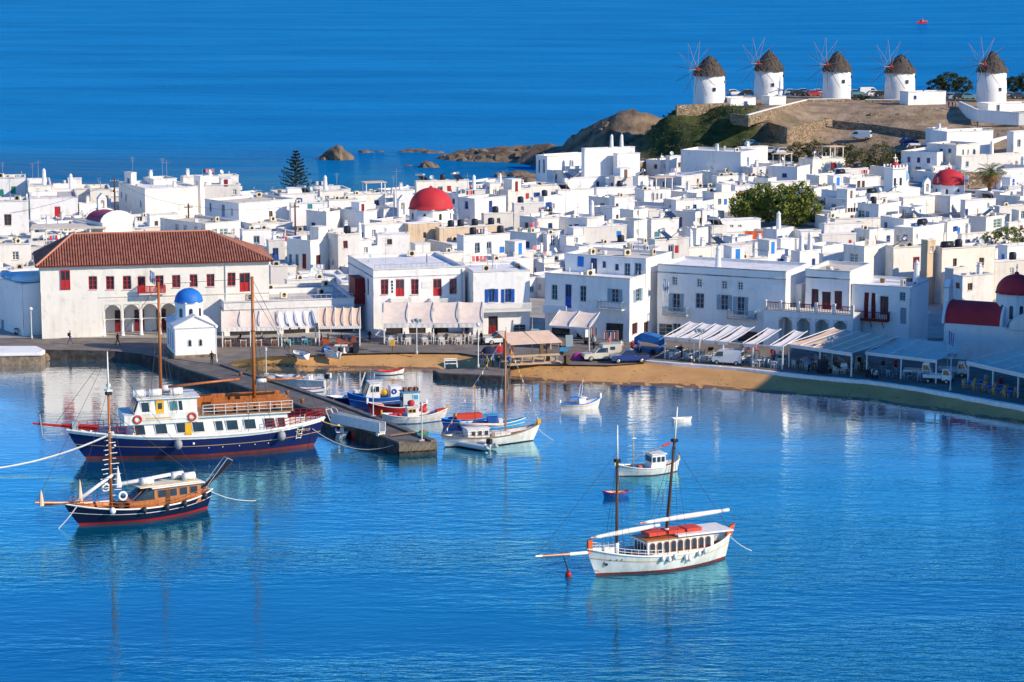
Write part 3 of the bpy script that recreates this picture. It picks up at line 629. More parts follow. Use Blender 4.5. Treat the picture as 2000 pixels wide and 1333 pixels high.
HOUSES = []
def jit(v, a=.085):
    return (v[0] + a * n3(v[0] * .7 + v[2], v[1] * .7, v[2] * .4), v[1] + a * n3(v[0] * .6, v[1] * .8 + 7, v[2] * .5), v[2] + a * .8 * n3(v[0] * .5, v[1] * .5, 11))
class House: pass
def frame_at(xl, xc, xr, ytop, ztop, phi, amax=9, bmax=30, aset=None, bset=None):
    P = G(xc, ytop, ztop); ph = R_(phi)
    Rd = Vector((math.sin(ph), math.cos(ph), 0)); Ld = Vector((-math.cos(ph), math.sin(ph), 0))
    def ext(px, D):
        k = (px - 1000) / FPX; q = P - _c; den = D.x - k * D.dot(_f)
        return (k * q.dot(_f) - q.x) / den if abs(den) > 1e-5 else 6.0
    a = ext(xl, Ld) if xl < xc - 1 else 6.0; b = ext(xr, Rd) if xr > xc + 1 else 6.0
    if a < 1 or a > amax: a = min(max(a, 2.0), amax) if a > 0 else 6.0
    if b < 1 or b > bmax: b = min(max(b, 2.0), bmax) if b > 0 else 6.0
    return P, Rd, Ld, aset or a, bset or b, math.pi / 2 - ph
def house(xl, xc, xr, ytop, ztop, phi, wins=(), gears='', wallm=None, roofm=None, zbase=None, label=None, cat='house', name='whitewashed_house', par=.35, auto=True, a=None, b=None, amax=14, feat=None, cornice=False, lip=True, raw=()):
    P, Rd, Ld, a, b, psi = frame_at(xl, xc, xr, ytop, ztop, phi, amax, 34, a, b)
    cx = P + Rd * b / 2 + Ld * a / 2
    zg = ground(cx.x, cx.y) if zbase is None else zbase
    if cx.y > 484 and zbase is None: zg = max(zg, hill1(cx.x, cx.y) - .5)
    zg = min(zg, ztop - 2.0)
    h = ztop - zg
    rnd = random.Random(int(xc * 7 + ytop * 13 + xl))
    root = thing(name, (P.x, P.y, zg), psi, label, cat, None if label else 'whitewashed houses of the town')
    hs = House(); hs.root = root; hs.P = P; hs.Rd = Rd; hs.Ld = Ld; hs.a = a; hs.b = b; hs.h = h; hs.zg = zg; hs.px = ((xl + xr) / 2, ytop); hs.lab = label; hs.feat = feat; hs.c2 = cx; hs.rad = math.hypot(a, b) / 2
    TR = lambda u, z, d: (u, d, z)
    TL = lambda u, z, d: (d, u, z)
    ops = {'R': [], 'L': []}
    def loc(face, px, py):
        d = ray(px, py); nrm = Ld if face == 'R' else Rd
        t = (P - _c).dot(nrm) / d.dot(nrm); q = _c + d * t
        return ((q - P).dot(Rd) if face == 'R' else (q - P).dot(Ld)), q.z - zg
    hs.loc = loc
    for wdef in wins:
        face, px, py, ww, hh, st = wdef[:6]; u, z = loc(face, px, py); lim = b if face == 'R' else a
        u0, u1, z0, z1 = u - ww / 2, u + ww / 2, z - hh / 2, z + hh / 2
        if u0 < .1 or u1 > lim - .1 or z1 > h - .1: continue
        if any(not (u1 < o[0] - .05 or u0 > o[2] + .05 or z1 < o[1] - .05 or z0 > o[3] + .05) for o in ops[face]): continue
        ops[face].append((u0, max(z0, .05), u1, z1, st))
    if auto and not wins:
        for face, lim in (('R', b), ('L', a)):
            if lim < 1.8: continue
            for _ in range(rnd.choice([1, 1, 2, 2, 3])):
                st = rnd.choice('dddkkbbqBmQtues'); ww, hh = (rnd.uniform(.55, .85), rnd.uniform(.7, 1.1)) if STY[st][1] != 'd' else (.9, 2.0)
                u = rnd.uniform(.5, max(.6, lim - .5 - ww)); z = h - rnd.uniform(1.7, 2.3) - (hh - .9)
                if z < .1 or u + ww > lim - .2 or any(not (u + ww < o[0] - .2 or u > o[2] + .2) for o in ops[face]): continue
                ops[face].append((u, z, u + ww, z + hh, st))
    wm = wallm or rnd.choice(['lime_white', 'lime_white', 'lime_bright', 'lime_cream', 'lime_cream', 'lime_grey'])
    m = MB(); dp = .2; zb = -1.0
    face_cut(m, TR, b, zb, h, ops['R'] + list(raw), dp); face_cut(m, TL, a, zb, h, ops['L'], dp)
    m.quad((b, 0, zb), (b, a, zb), (b, a, h), (b, 0, h)); m.quad((0, a, zb), (b, a, zb), (b, a, h), (0, a, h))
    t = .28
    for p0, p1, q1, q0 in (((0, 0), (b, 0), (b - t, t), (t, t)), ((b, 0), (b, a), (b - t, a - t), (b - t, t)), ((b, a), (0, a), (t, a - t), (b - t, a - t)), ((0, a), (0, 0), (t, t), (t, a - t))):
        m.quad((*p0, h), (*p1, h), (*q1, h), (*q0, h)); m.quad((*q0, h), (*q1, h), (*q1, h - par), (*q0, h - par))
    m.v = [jit(v) for v in m.v]
    if cornice:
        m.box(-.07, -.07, h - 1.05, b + .07, .0, h - .92); m.box(-.07, -.068, h - .06, b + .07, .0, h + .06)
        m.box(-.072, -.0, h - 1.05, .0, a, h - .92); m.box(-.07, .0, h - .06, .0, a, h + .06)
    wall = m.build('wall', wm, root)
    if lip:
        lp = MB(); e_ = .06; zt = h + .05
        for q in ((-e_, -e_, b + e_, .30), (-e_, a - .30, b + e_, a + e_), (-e_, .302, .30, a - .302), (b - .30, .302, b + e_, a - .302)): lp.box(q[0], q[1], h - .1, q[2], q[3], zt)
        lp.v = [jit(v, .04) for v in lp.v]; lp.build('parapet', rnd.choice(['lime_bright', 'lime_white', 'lime_cream']), root)
    rm = roofm or rnd.choice(['roof_white', 'roof_cream', 'roof_cream', 'roof_grey', 'roof_white'])
    MB().quad((t * .8, t * .8, h - par + .01), (b - t * .8, t * .8, h - par + .01), (b - t * .8, a - t * .8, h - par + .01), (t * .8, a - t * .8, h - par + .01)).build('roof', rm, root)
    for f_, T in (('R', TR), ('L', TL)):
        for o in ops[f_]: opening(root, T, *o[:4], o[4], dp)
    hs.ops = ops
    g = gears if gears != '' else ''.join(rnd.choice(['c', 'a', 's', 'm', 'd', '', '', 'c', 'm', 'C', 'x', '']) for _ in range(3 if a * b > 20 else 2))
    spots = []
    for ch in g:
        if ch in '-' or (ch == 'x' and rnd.random() < .6): continue
        for _ in range(12):
            x, y = rnd.uniform(.9, max(1.0, b - .9)), rnd.uniform(.9, max(1.0, a - .9))
            if all((x - q[0]) ** 2 + (y - q[1]) ** 2 > 2.6 for q in spots): break
        else: continue
        spots.append((x, y)); gear(root, ch, x, y, h - par, math.pi / 2 + rnd.choice([.6, -.9, 2.4]) if ch == 's' else rnd.uniform(-.6, .6), rnd)
    # everyday roof clutter: low partition walls, pots, crates, rails
    zr = h - par + .015
    if a > 3 and b > 3 and lip:
        if rnd.random() < .45:
            y0 = rnd.uniform(.35, .65) * a; MB().box(.3, y0, zr, b * rnd.uniform(.5, .95), y0 + .22, zr + rnd.uniform(.45, .9)).build('roof_wall', wm, root)
        for _ in range(rnd.randint(1, 4)):
            x, y, s_ = rnd.uniform(.5, b - .5), rnd.uniform(.5, a - .5), rnd.uniform(.2, .5); k_ = rnd.random()
            if k_ < .35: MB().lathe([(s_ * .5, 0), (s_ * .7, s_ * .9), (s_ * .55, s_ * 1.1)], 8, (x, y, zr)).build('flower_pot', rnd.choice(['rust', 'brown', 'lime_bright']), root)
            elif k_ < .7: MB().cbox((x, y, zr + s_ / 2), (s_ * 1.6, s_, s_), rnd.uniform(0, 1.5)).build('crate', rnd.choice(['brown', 'galv', 'grey_blue', 'cream_paint', 'rust', 'white_paint']), root)
            else: MB().tube((x, y, zr), (x, y, zr + s_ * 3), .07, .07, 6).build('vent_pipe', rnd.choice(['galv', 'white_paint', 'rust']), root)
        if rnd.random() < .22:
            m = MB(); m.tube((.2, .14, h + .55), (b - .2, .14, h + .55), .025, None, 4)
            for k_ in range(int(b / .7) + 1): x = .2 + (b - .4) * k_ / int(b / .7); m.tube((x, .14, h), (x, .14, h + .55), .02, None, 4)
            tag(m.build('roof_rail', rnd.choice(['galv', 'white_paint', 'dark']), root), kind='stuff')
        if rnd.random() < .16 and b > 4:
            m = MB(); x0 = rnd.uniform(.4, b - 3); y0 = a * .7
            for q_ in (0, 2.2): m.tube((x0 + q_, y0, zr), (x0 + q_, y0, zr + 1.5), .03, None, 4)
            m.tube((x0, y0, zr + 1.45), (x0 + 2.2, y0, zr + 1.45), .015, None, 4); o_ = m.build('washing_line', 'galv', root)
            for q_ in range(4): MB().box(x0 + .15 + q_ * .5, y0 - .012, zr + .75, x0 + .55 + q_ * .5, y0 + .012, zr + 1.44).build('laundry', rnd.choice(['white_cloth', 'red_cloth', 'blue_cloth', 'navy_cloth', 'pink_cloth', 'white_cloth']), o_)
    hs.gears = g; HOUSES.append(hs); return hs
def part_box(hs, name, m, x0, y0, z0, x1, y1, z1): return MB().box(x0, y0, z0, x1, y1, z1).build(name, m, hs.root)
def balustrade(root, T, u0, u1, z0, h, mt, d0=-.9, d1=0.0, slab=True, slabm=None, close=True, step=.16, bw=.045):
    """balcony: slab, rails and individual balusters in front of a face"""
    if slab:
        s = MB(); s.hexa([T(u0, z0 - .18, d0), T(u1, z0 - .18, d0), T(u1, z0 - .18, d1), T(u0, z0 - .18, d1), T(u0, z0, d0), T(u1, z0, d0), T(u1, z0, d1), T(u0, z0, d1)]); o = s.build('balcony', slabm or mt, root)
    else: o = root
    r = MB()
    def bar(a, b, c, d, e, f): r.hexa([T(a, c, e), T(b, c, e), T(b, c, f), T(a, c, f), T(a, d, e), T(b, d, e), T(b, d, f), T(a, d, f)])
    bar(u0, u1, z0 + h - .09, z0 + h, d0, d0 + .09); bar(u0, u1, z0 + .05, z0 + .12, d0 + .005, d0 + .085)
    k = max(2, int((u1 - u0) / step))
    for i in range(k + 1): u = u0 + .04 + (u1 - u0 - .08) * i / k; bar(u - bw, u + bw, z0 + .1, z0 + h - .05, d0 + .01, d0 + .08)
    if close:
        for u in (u0, u1 - .09):
            bar(u, u + .09, z0 + h - .088, z0 + h - .002, d0 + .092, d1 - .005)
            for i in range(int((d1 - d0) / step)): d = d0 + .12 + i * step; bar(u + .01, u + .08, z0 + .02, z0 + h - .09, d, d + .06)
    tag(r.build('railing', mt, o), kind='stuff')
    return o
# ------------------------------------------------------------ the houses of the town, back to front: left end, near corner, right end, roof line, roof height, turn
TOWN = [
 # far left
 (-40, -12, 50, 348, 9.0, 78, [('R', 26, 372, .8, 1.3, 'g'), ('R', 3, 377, .7, 1.2, 'g')], 'ma'), (50, 55, 100, 363, 8.6, 78, [('R', 90, 376, .4, .6, 'd')], 'Cm'), (100, 102, 176, 370, 7.0, 78, [], 'Cx'),
 (172, 176, 216, 371, 7.0, 78, [], '-'), (55, 58, 152, 387, 7.4, 78, [('R', 112, 415, 1.0, 1.9, 'e')], 'c'), (-60, -30, 55, 394, 9.4, 78, [('R', 15, 430, 1.1, 1.8, 'k')], 'a'),
 (152, 155, 205, 398, 6.0, 70, [], 'c'), (-80, -20, 60, 478, 6.3, 78, [('R', 30, 500, .9, 1.2, 'd')], 'aa'),
 (214, 283, 386, 369, 9.0, 62, [('L', 275, 398, .6, 1.2, 'q'), ('L', 274, 434, .6, 1.0, 'q'), ('L', 246, 386, .6, 1.2, 'q'), ('L', 237, 381, .5, 1.0, 'q')], 'cc'),
 (243, 256, 266, 338, 11.0, 50, [], 'm'), (280, 300, 345, 351, 9.6, 62, [], 'cm'), (352, 358, 466, 346, 9.6, 72, [], 'xdc'),
 (386, 391, 398, 345, 10.2, 50, [], '-'), (396, 400, 470, 362, 8.6, 75, [], 'Cx'), (400, 466, 578, 398, 7.6, 48, [('R', 529, 418, .75, 1.0, 'k'), ('L', 453, 414, .5, 1.2, 'd'), ('L', 436, 412, .9, 2.0, 'Q'), ('L', 411, 405, .6, 1.4, 'q')], 'a'),
 (313, 401, 470, 438, 6.5, 45, [('R', 437, 456, 1.7, 1.5, 't'), ('R', 419, 456, .9, 1.4, 't'), ('R', 455, 456, .7, 1.4, 't'), ('L', 345, 445, .9, 1.2, 't'), ('L', 362, 447, .9, 1.2, 't'), ('L', 382, 449, .9, 1.2, 't')], 'ma'),
 (286, 292, 345, 420, 6.0, 65, [], '-'), (468, 473, 530, 450, 6.2, 72, [], 'aaa'), (520, 524, 556, 470, 6.6, 70, [], 'cd'),
 (545, 548, 615, 379, 7.6, 75, [], 'sx'), (620, 625, 672, 373, 8.0, 75, [], 'Cm'), (640, 642, 700, 391, 7.2, 70, [], 'aa'), (672, 676, 752, 381, 7.4, 72, [], 'xpa'), (565, 568, 640, 398, 7.2, 72, [('R', 605, 404, .8, .8, 'T')], 'ad'),
 (598, 637, 664, 415, 6.9, 40, [('L', 612, 447, .9, 2.1, 'B')], 'm'), (638, 710, 776, 414, 7.0, 42, [], 'xxc'), (768, 771, 806, 372, 8.2, 75, [], 'cC'),
 (560, 606, 642, 471, 7.5, 40, [('L', 567, 508, .6, 1.7, 'q'), ('L', 580, 508, .6, 1.7, 'q'), ('L', 594, 511, .8, 2.2, 'M'), ('R', 622, 511, .9, 1.9, 'm')], 'mx'),
 (638, 660, 702, 459, 8.4, 60, [('R', 675, 478, .7, 1.1, 'm'), ('L', 642, 520, .5, 1.6, 'd'), ('L', 651, 522, .6, 2.0, 'd')], 'kc'),
 (700, 712, 790, 440, 6.6, 60, [], 'mm'), (722, 745, 792, 432, 6.4, 40, [], 'm'), (733, 737, 800, 458, 6.0, 75, [], 'd'), (690, 694, 725, 470, 6.4, 60, [], 'Ca'),
 (524, 528, 562, 520, 6.6, 72, [('R', 537, 527, .5, .9, 'm')], 'aa'), (556, 560, 640, 548, 5.0, 70, [], 'aad'),
 # middle, round the red dome
 (810, 813, 916, 354, 8.0, 76, [], 'sskd'), (895, 927, 988, 389, 8.0, 45, [('L', 911, 401, .8, 1.3, 'b'), ('R', 958, 404, .8, 2.0, 'B')], 'm'), (870, 895, 945, 380, 7.0, 50, [], 'dc'),
 (785, 797, 862, 438, 6.5, 60, [('R', 829, 460, .5, .9, 'k')], '-', 'stone_tan', 'roof_cream'), (850, 858, 985, 446, 5.8, 62, [('R', 853, 452, .6, .6, 'k')], 'kkkkk', 'stone_tan', 'roof_cream'),
 (893, 905, 996, 461, 7.0, 62, [('R', 932, 487, .8, 1.9, 'q'), ('R', 955, 485, .8, 1.9, 'Q'), ('R', 980, 488, .8, .9, 'u')], 'kkc'), (990, 1048, 1102, 457, 6.6, 40, [], 'aam'),
 (1015, 1047, 1102, 425, 7.0, 40, [], 'ks'), (955, 957, 976, 358, 8.8, 70, [], '-'), (975, 992, 1040, 372, 7.6, 45, [], 'sx'), (1000, 1004, 1062, 398, 7.4, 70, [('R', 1020, 408, .5, .7, 'd'), ('R', 1024, 408, .4, .7, 'd')], 'kd'),
 (1032, 1036, 1096, 363, 7.6, 70, [], 'am'), (1052, 1062, 1100, 385, 7.2, 45, [], 'mk'), (905, 908, 960, 372, 7.6, 72, [], 'dCs'), (940, 945, 1002, 418, 6.8, 66, [], 'kx'),
 (800, 808, 905, 497, 6.4, 66, [], 'ax'), (945, 950, 1035, 510, 6.2, 60, [], 'ma'), (990, 1003, 1042, 494, 6.6, 45, [], 'x'),
 # seaside block and the rows below the headland
 (1047, 1069, 1178, 306, 9.0, 55, [('L', 1053, 325, .6, 2.6, 'q'), ('L', 1062, 325, .6, 2.6, 'q'), ('R', 1172, 315, .8, 1.6, 'd')], '-'), (1068, 1101, 1130, 334, 6.2, 45, [], '-'), (1100, 1106, 1186, 326, 6.8, 62, [], 'cd'),
 (1136, 1142, 1240, 291, 11.0, 66, [], 'CC'), (1198, 1206, 1250, 301, 10.0, 66, [('R', 1196, 316, .5, 1.6, 'd')], '-'), (1200, 1243, 1262, 318, 7.6, 30, [('L', 1210, 326, .5, .6, 'd'), ('L', 1217, 328, .5, .6, 'd'), ('L', 1224, 330, .5, .6, 'd'), ('L', 1232, 331, .5, .6, 'd')], '-', 'wall_stone'),
 (1262, 1290, 1325, 314, 8.0, 45, [], 'da'), (1330, 1447, 1478, 298, 11.0, 28, [('R', 1461, 317, .9, 1.9, 'C')], 'aacx'), (1300, 1308, 1334, 306, 9.0, 60, [], 'd'),
 (1440, 1447, 1500, 288, 11.2, 62, [('R', 1462, 297, 1.8, .5, 'k')], 'xxc'), (1196, 1200, 1236, 345, 7.6, 62, [], 'x'), (1236, 1246, 1266, 346, 7.8, 45, [], 'ss'), (1280, 1331, 1372, 346, 7.6, 34, [], 'm'), (1240, 1258, 1310, 372, 7.0, 62, [('R', 1275, 385, .5, 1.2, 'd'), ('R', 1283, 385, .5, 1.2, 'd'), ('R', 1291, 385, .5, 1.2, 'd')], 'pa'),
 (1098, 1103, 1182, 349, 7.2, 64, [], 'xss'), (1085, 1090, 1160, 372, 7.2, 64, [('R', 1121, 372, .6, .7, 'd')], 's', None, 'roof_cream'), (1150, 1200, 1232, 388, 6.6, 40, [], 'd'), (1160, 1165, 1262, 368, 7.2, 66, [], 'mk', None, 'roof_cream'),
 (1196, 1200, 1240, 385, 7.4, 66, [('R', 1205, 402, .5, .7, 'k')], 'a'), (1155, 1196, 1212, 407, 6.6, 35, [], 'x'), (1210, 1237, 1266, 411, 8.0, 40, [('R', 1246, 417, .4, .8, 'd')], 'm'), (1195, 1238, 1264, 433, 7.2, 36, [], 'm'),
 (1262, 1266, 1296, 412, 7.2, 66, [('R', 1281, 414, .5, .6, 'd')], '-'), (1268, 1272, 1326, 428, 7.0, 70, [('R', 1283, 458, .9, .8, 'T')], 'cs'), (1045, 1049, 1092, 427, 7.2, 66, [], 'xc'), (1090, 1140, 1180, 428, 7.0, 36, [], 'mC'),
 (1136, 1140, 1224, 444, 7.4, 66, [], 'xdam'), (1060, 1068, 1090, 458, 6.6, 60, [('R', 1080, 470, .8, 1.6, 'd')], 'a'), (1100, 1106, 1142, 462, 6.4, 60, [('R', 1125, 470, .6, .8, 't')], 'x'), (1145, 1150, 1230, 478, 6.2, 66, [], 'kad'),
 (1102, 1130, 1152, 483, 7.0, 45, [], 'x'), (1266, 1279, 1346, 469, 9.0, 60, [], 'ss'), (1195, 1263, 1292, 490, 8.6, 30, [], 'aaa'), (1310, 1320, 1372, 392, 7.0, 62, [], 'dx'), (1316, 1358, 1374, 415, 6.8, 34, [], 'm'), (1366, 1372, 1402, 411, 7.0, 62, [], 'd'),
 (1372, 1394, 1438, 377, 7.2, 58, [], 'xa', 'lime_cream'), (1396, 1400, 1442, 345, 8.0, 66, [('R', 1409, 359, .6, .8, 'd'), ('R', 1420, 358, .6, .8, 'd')], 'aa'), (1438, 1462, 1484, 346, 7.6, 50, [], 'am'), (1464, 1500, 1516, 349, 7.4, 40, [], 'sm'), (1447, 1470, 1497, 328, 8.4, 55, [], 'c'),
 (1500, 1557, 1582, 327, 8.6, 30, [('L', 1532, 343, 1.0, .8, 'b')], 'px'), (1500, 1506, 1582, 356, 7.4, 66, [], '-'), (1395, 1400, 1486, 431, 6.4, 70, [], '-'), (1336, 1360, 1386, 447, 7.0, 45, [('L', 1350, 452, .3, .3, 'd')], 'd'), (1384, 1390, 1420, 442, 7.2, 62, [], 's'),
 (1386, 1390, 1470, 478, 7.0, 72, [('R', 1403, 494, .7, .7, 'k'), ('R', 1433, 494, .8, .7, 'k')], 'sc'), (1412, 1440, 1470, 464, 6.6, 45, [], 'x'), (1340, 1345, 1390, 484, 6.8, 62, [], 'cC'), (1468, 1474, 1512, 474, 6.6, 60, [], 'c'), (1490, 1517, 1550, 449, 6.8, 40, [], 'Cd'),
 (1516, 1525, 1552, 468, 6.6, 60, [('L', 1520, 478, .9, 2.0, 'C')], '-'), (1548, 1556, 1606, 468, 6.4, 64, [], 'x'), (1478, 1500, 1540, 492, 6.6, 50, [], 'xdc'), (1545, 1562, 1604, 492, 6.6, 50, [], 'CC'), (1400, 1410, 1500, 508, 6.4, 66, [], 'cxa'), (1500, 1508, 1566, 520, 6.6, 62, [], 'ccx'),
 # right
 (1560, 1587, 1652, 312, 9.2, 55, [], 'sxp'), (1630, 1640, 1696, 331, 8.0, 62, [], 'K'), (1575, 1600, 1668, 344, 7.8, 55, [('R', 1642, 362, .9, 1.5, 'k'), ('R', 1676, 362, .6, 1.4, 'd')], 'Ka'), (1640, 1660, 1720, 348, 7.4, 60, [('R', 1677, 361, .7, 1.4, 'k'), ('R', 1686, 361, .7, 1.4, 'k')], 'a'),
 (1576, 1596, 1672, 366, 7.0, 60, [], 'ax'), (1612, 1654, 1692, 390, 7.6, 42, [('L', 1628, 409, .9, 1.8, 'Q'), ('R', 1669, 402, .4, .9, 'd')], 'dx'), (1675, 1716, 1760, 400, 7.6, 42, [('L', 1682, 420, 1.3, 1.6, 't'), ('L', 1694, 424, .7, 1.9, 'Q')], 'ka'), (1690, 1700, 1762, 379, 7.6, 60, [], 'dsK'),
 (1756, 1784, 1808, 406, 7.2, 45, [('R', 1797, 413, .5, .6, 'd'), ('L', 1765, 417, .8, 1.2, 't')], '-'), (1756, 1764, 1826, 387, 7.2, 60, [], '-'), (1720, 1765, 1840, 429, 6.6, 60, [], 'sm'), (1605, 1610, 1688, 438, 6.0, 70, [], 'cx'), (1600, 1606, 1672, 459, 7.0, 70, [('R', 1629, 479, .5, .8, 'e'), ('R', 1660, 475, .5, .8, 'e')], 'm'),
 (1668, 1698, 1724, 450, 7.4, 45, [('L', 1683, 468, 1.2, .8, 'd')], 'am'), (1718, 1722, 1746, 451, 7.0, 60, [], 'm'), (1745, 1783, 1844, 446, 7.2, 42, [], 'K'), (1560, 1563, 1604, 452, 6.4, 70, [], 'x'), (1835, 1850, 1880, 434, 6.0, 45, [], 'd'),
 (1760, 1830, 1874, 299, 11.0, 34, [('L', 1775, 312, .7, 1.0, 'b'), ('L', 1794, 313, .7, 1.0, 'b'), ('L', 1813, 314, .7, 1.0, 'b'), ('L', 1793, 339, 1.1, 2.6, 'B'), ('L', 1812, 337, .8, 2.0, 'b'), ('R', 1843, 314, .5, .9, 'd'), ('R', 1855, 314, .5, .9, 'd'), ('R', 1866, 313, .5, .9, 'd'), ('R', 1843, 331, .7, 1.0, 'q'), ('R', 1866, 331, .7, 1.0, 'q')], '-'),
 (1810, 1868, 1914, 284, 12.4, 45, [('R', 1881, 298, .6, 1.0, 'q'), ('R', 1891, 297, .4, .8, 'q'), ('R', 1902, 297, .7, 1.0, 'q'), ('L', 1838, 295, .7, .8, 'b'), ('L', 1855, 295, .7, .8, 'b')], '-'), (1808, 1832, 1850, 252, 13.0, 40, [('R', 1837, 270, .8, 2.2, 'd')], 'c'),
 (1872, 1878, 1996, 306, 10.4, 60, [('R', 1889, 321, .7, 1.0, 'q'), ('R', 1975, 325, .6, .9, 'q')], 'C'), (1975, 1980, 2060, 258, 13.5, 60, [('R', 1990, 280, .8, 1.4, 'q')], 'C'), (1950, 1958, 2070, 332, 9.0, 60, [], 'm'), (1945, 1975, 2060, 364, 7.6, 45, [], 'x'),
 (1803, 1856, 1897, 384, 7.2, 40, [('R', 1861, 410, .8, 1.0, 'd')], 'm'), (1876, 1885, 1945, 392, 7.0, 60, [('R', 1930, 402, .5, .9, 'd'), ('R', 1888, 415, .6, 1.1, 'b')], 's'), (1888, 1926, 1972, 425, 6.0, 45, [('R', 1948, 437, 2.4, 1.5, 't')], 's', 'lime_cream'), (1940, 1952, 2010, 404, 6.6, 60, [], 'am'),
 (1984, 1990, 2060, 412, 6.8, 66, [('R', 1998, 420, .8, 1.2, 'q')], '-'), (1838, 1850, 1892, 431, 6.0, 60, [('L', 1856, 446, 1.4, .9, 'k')], '-'), (1870, 1878, 1965, 458, 5.6, 62, [], 'xc'), (1960, 1968, 2070, 481, 7.4, 60, [], 'm'), (1962, 1970, 2060, 436, 6.4, 62, [('R', 1994, 445, .6, .7, 'e')], 'm'),
 (1648, 1688, 1745, 482, 8.6, 45, [('L', 1668, 505, 1.4, 1.4, 't')], 'am', 'lime_cream'), (1740, 1745, 1812, 484, 8.4, 66, [('R', 1789, 515, 1.0, 1.8, 'M')], 'sax', 'lime_cream'), (1826, 1840, 1944, 486, 9.0, 66, [('R', 1865, 514, .6, 1.2, 'k'), ('R', 1917, 513, .8, 1.3, 'k')], 'Kdk', 'lime_cream'),
 (1800, 1812, 1828, 470, 10.2, 45, [], '-', 'stone_tan'), (1600, 1608, 1655, 497, 6.8, 62, [], 'x'), (1568, 1606, 1650, 482, 7.0, 45, [], '-'), (1846, 1862, 1890, 526, 6.6, 45, [], '-', None, 'roof_white'), (1930, 1940, 2030, 512, 6.6, 62, [], 'xkc'), (1872, 1880, 1940, 540, 6.4, 60, [], 'cd'),
]
for t in TOWN:
    xl, xc, xr, yt, zt, ph, wn_, gr = t[:8]
    house(xl, xc, xr, yt, zt, ph, wn_, gr, t[8] if len(t) > 8 else None, t[9] if len(t) > 9 else None)
N_EXPL = len(HOUSES)
# ------------------------------------------------------------ landmark buildings on the waterfront
def dome(root, x, y, z, r, hgt, m, n=24, name='dome', cross=True, fin=True):
    pr = [(r * math.cos(math.pi / 2 * k / 9), hgt * math.sin(math.pi / 2 * k / 9)) for k in range(9)] + [(.02, hgt)]
    o = MB().lathe([(r * 1.03, -.12), (r * 1.03, 0)] + pr, n, (x, y, z)).build(name, m, root, True)
    if fin: MB().lathe([(.28, 0), (.3, .2), (.12, .35)], 8, (x, y, z + hgt - .05)).build('finial', m, o)
    if cross:
        c = MB().box(x - .05, y - .05, z + hgt + .2, x + .05, y + .05, z + hgt + 1.2); c.box(x - .32, y - .048, z + hgt + .75, x + .32, y + .048, z + hgt + .86); c.build('cross', 'white_paint', o)
    return o
def drum(root, x, y, z0, z1, r, n=8, m='lime_white'):
    o = MB().lathe([(r, z0), (r, z1 - .2), (r * 1.05, z1 - .2), (r * 1.05, z1)], n, (x, y, 0), True, math.pi / n).build('drum', m, root)
    for k in range(n):
        a = 2 * math.pi * k / n; c = r * math.cos(math.pi / n)
        h = (z1 - z0) * .5; w = MB(); t = Vector((-math.sin(a), math.cos(a), 0)); q = Vector((x + c * math.cos(a), y + c * math.sin(a), z0 + (z1 - z0) * .25)); nn_ = Vector((math.cos(a), math.sin(a), 0)) * .02
        arc = [q - t * .22 + nn_, q + t * .22 + nn_] + [q + nn_ + t * .22 * math.cos(math.pi * i / 6) + Vector((0, 0, h * .7 + .22 * math.sin(math.pi * i / 6))) for i in range(7)]
        w.prism(arc, nn_ * 1.2); w.build('window', 'glass', o)
    return o
def belfry(root, x, y, z, w, h, d=.6, m='lime_bright', ax='x'):
    """gabled bell wall with an arched opening"""
    mb = MB()
    T = (lambda u, zz, dd: (x - w / 2 + u, y - d / 2 + dd, zz)) if ax == 'x' else (lambda u, zz, dd: (x - d / 2 + dd, y - w / 2 + u, zz))
    face_cut(mb, T, w, z, z + h, [(w * .28, z + h * .2, w * .72, z + h * .85, True, d)], d)
    T2 = lambda u, zz, dd: T(u, zz, d - dd)
    face_cut(mb, T2, w, z, z + h, [(w * .28, z + h * .2, w * .72, z + h * .85, True, 0.01)], .01)
    for u in (0, w): mb.quad(T(u, z, 0), T(u, z, d), T(u, z + h, d), T(u, z + h, 0))
    mb.add([T(-.06, z + h, -.04), T(w + .06, z + h, -.04), T(w / 2, z + h + w * .55, -.04), T(-.06, z + h, d + .04), T(w + .06, z + h, d + .04), T(w / 2, z + h + w * .55, d + .04)], [(0, 1, 2), (5, 4, 3), (0, 3, 4, 1), (1, 4, 5, 2), (2, 5, 3, 0)])
    o = mb.build('belfry', m, root)
    c = T(w / 2, z + h * .6, d / 2); MB().lathe([(.05, .3), (.16, .22), (.2, 0), (.24, -.06)], 10, c).build('bell', 'gold', o, True)
    return o

# ---- town hall
TH = house(40, 78, 525, 520, 10.5, 78, [('R', x, y, w, h, st) for x, y, w, h, st in (
    (181, 553, 1.0, 1.7, 'r'), (215, 553, 1.0, 1.7, 'r'), (248, 553, 1.0, 1.7, 'r'), (276, 557, .95, 2.2, 'R'), (311, 551, 1.0, 1.6, 'r'), (344, 550, 1.0, 1.6, 'r'), (378, 549, 1.0, 1.6, 'r'), (411, 548, 1.0, 1.6, 'r'), (452, 546, 1.0, 1.7, 'r'), (478, 552, 1.3, 2.4, 'R'))]
    + [('L', 62, 553, .7, 1.7, 'm')], '-', 'lime_cream', 'roof_grey', ZQ, 'long cream town hall with red hipped tile roof and red windows', 'town hall', 'town_hall', .1, False, 13.0, None, 14, None, False, False,
    raw=[(7.6, .05, 17.2, 4.55, False, 3.2)])
r0 = TH.root; b0, a0, h0 = TH.b, TH.a, TH.h
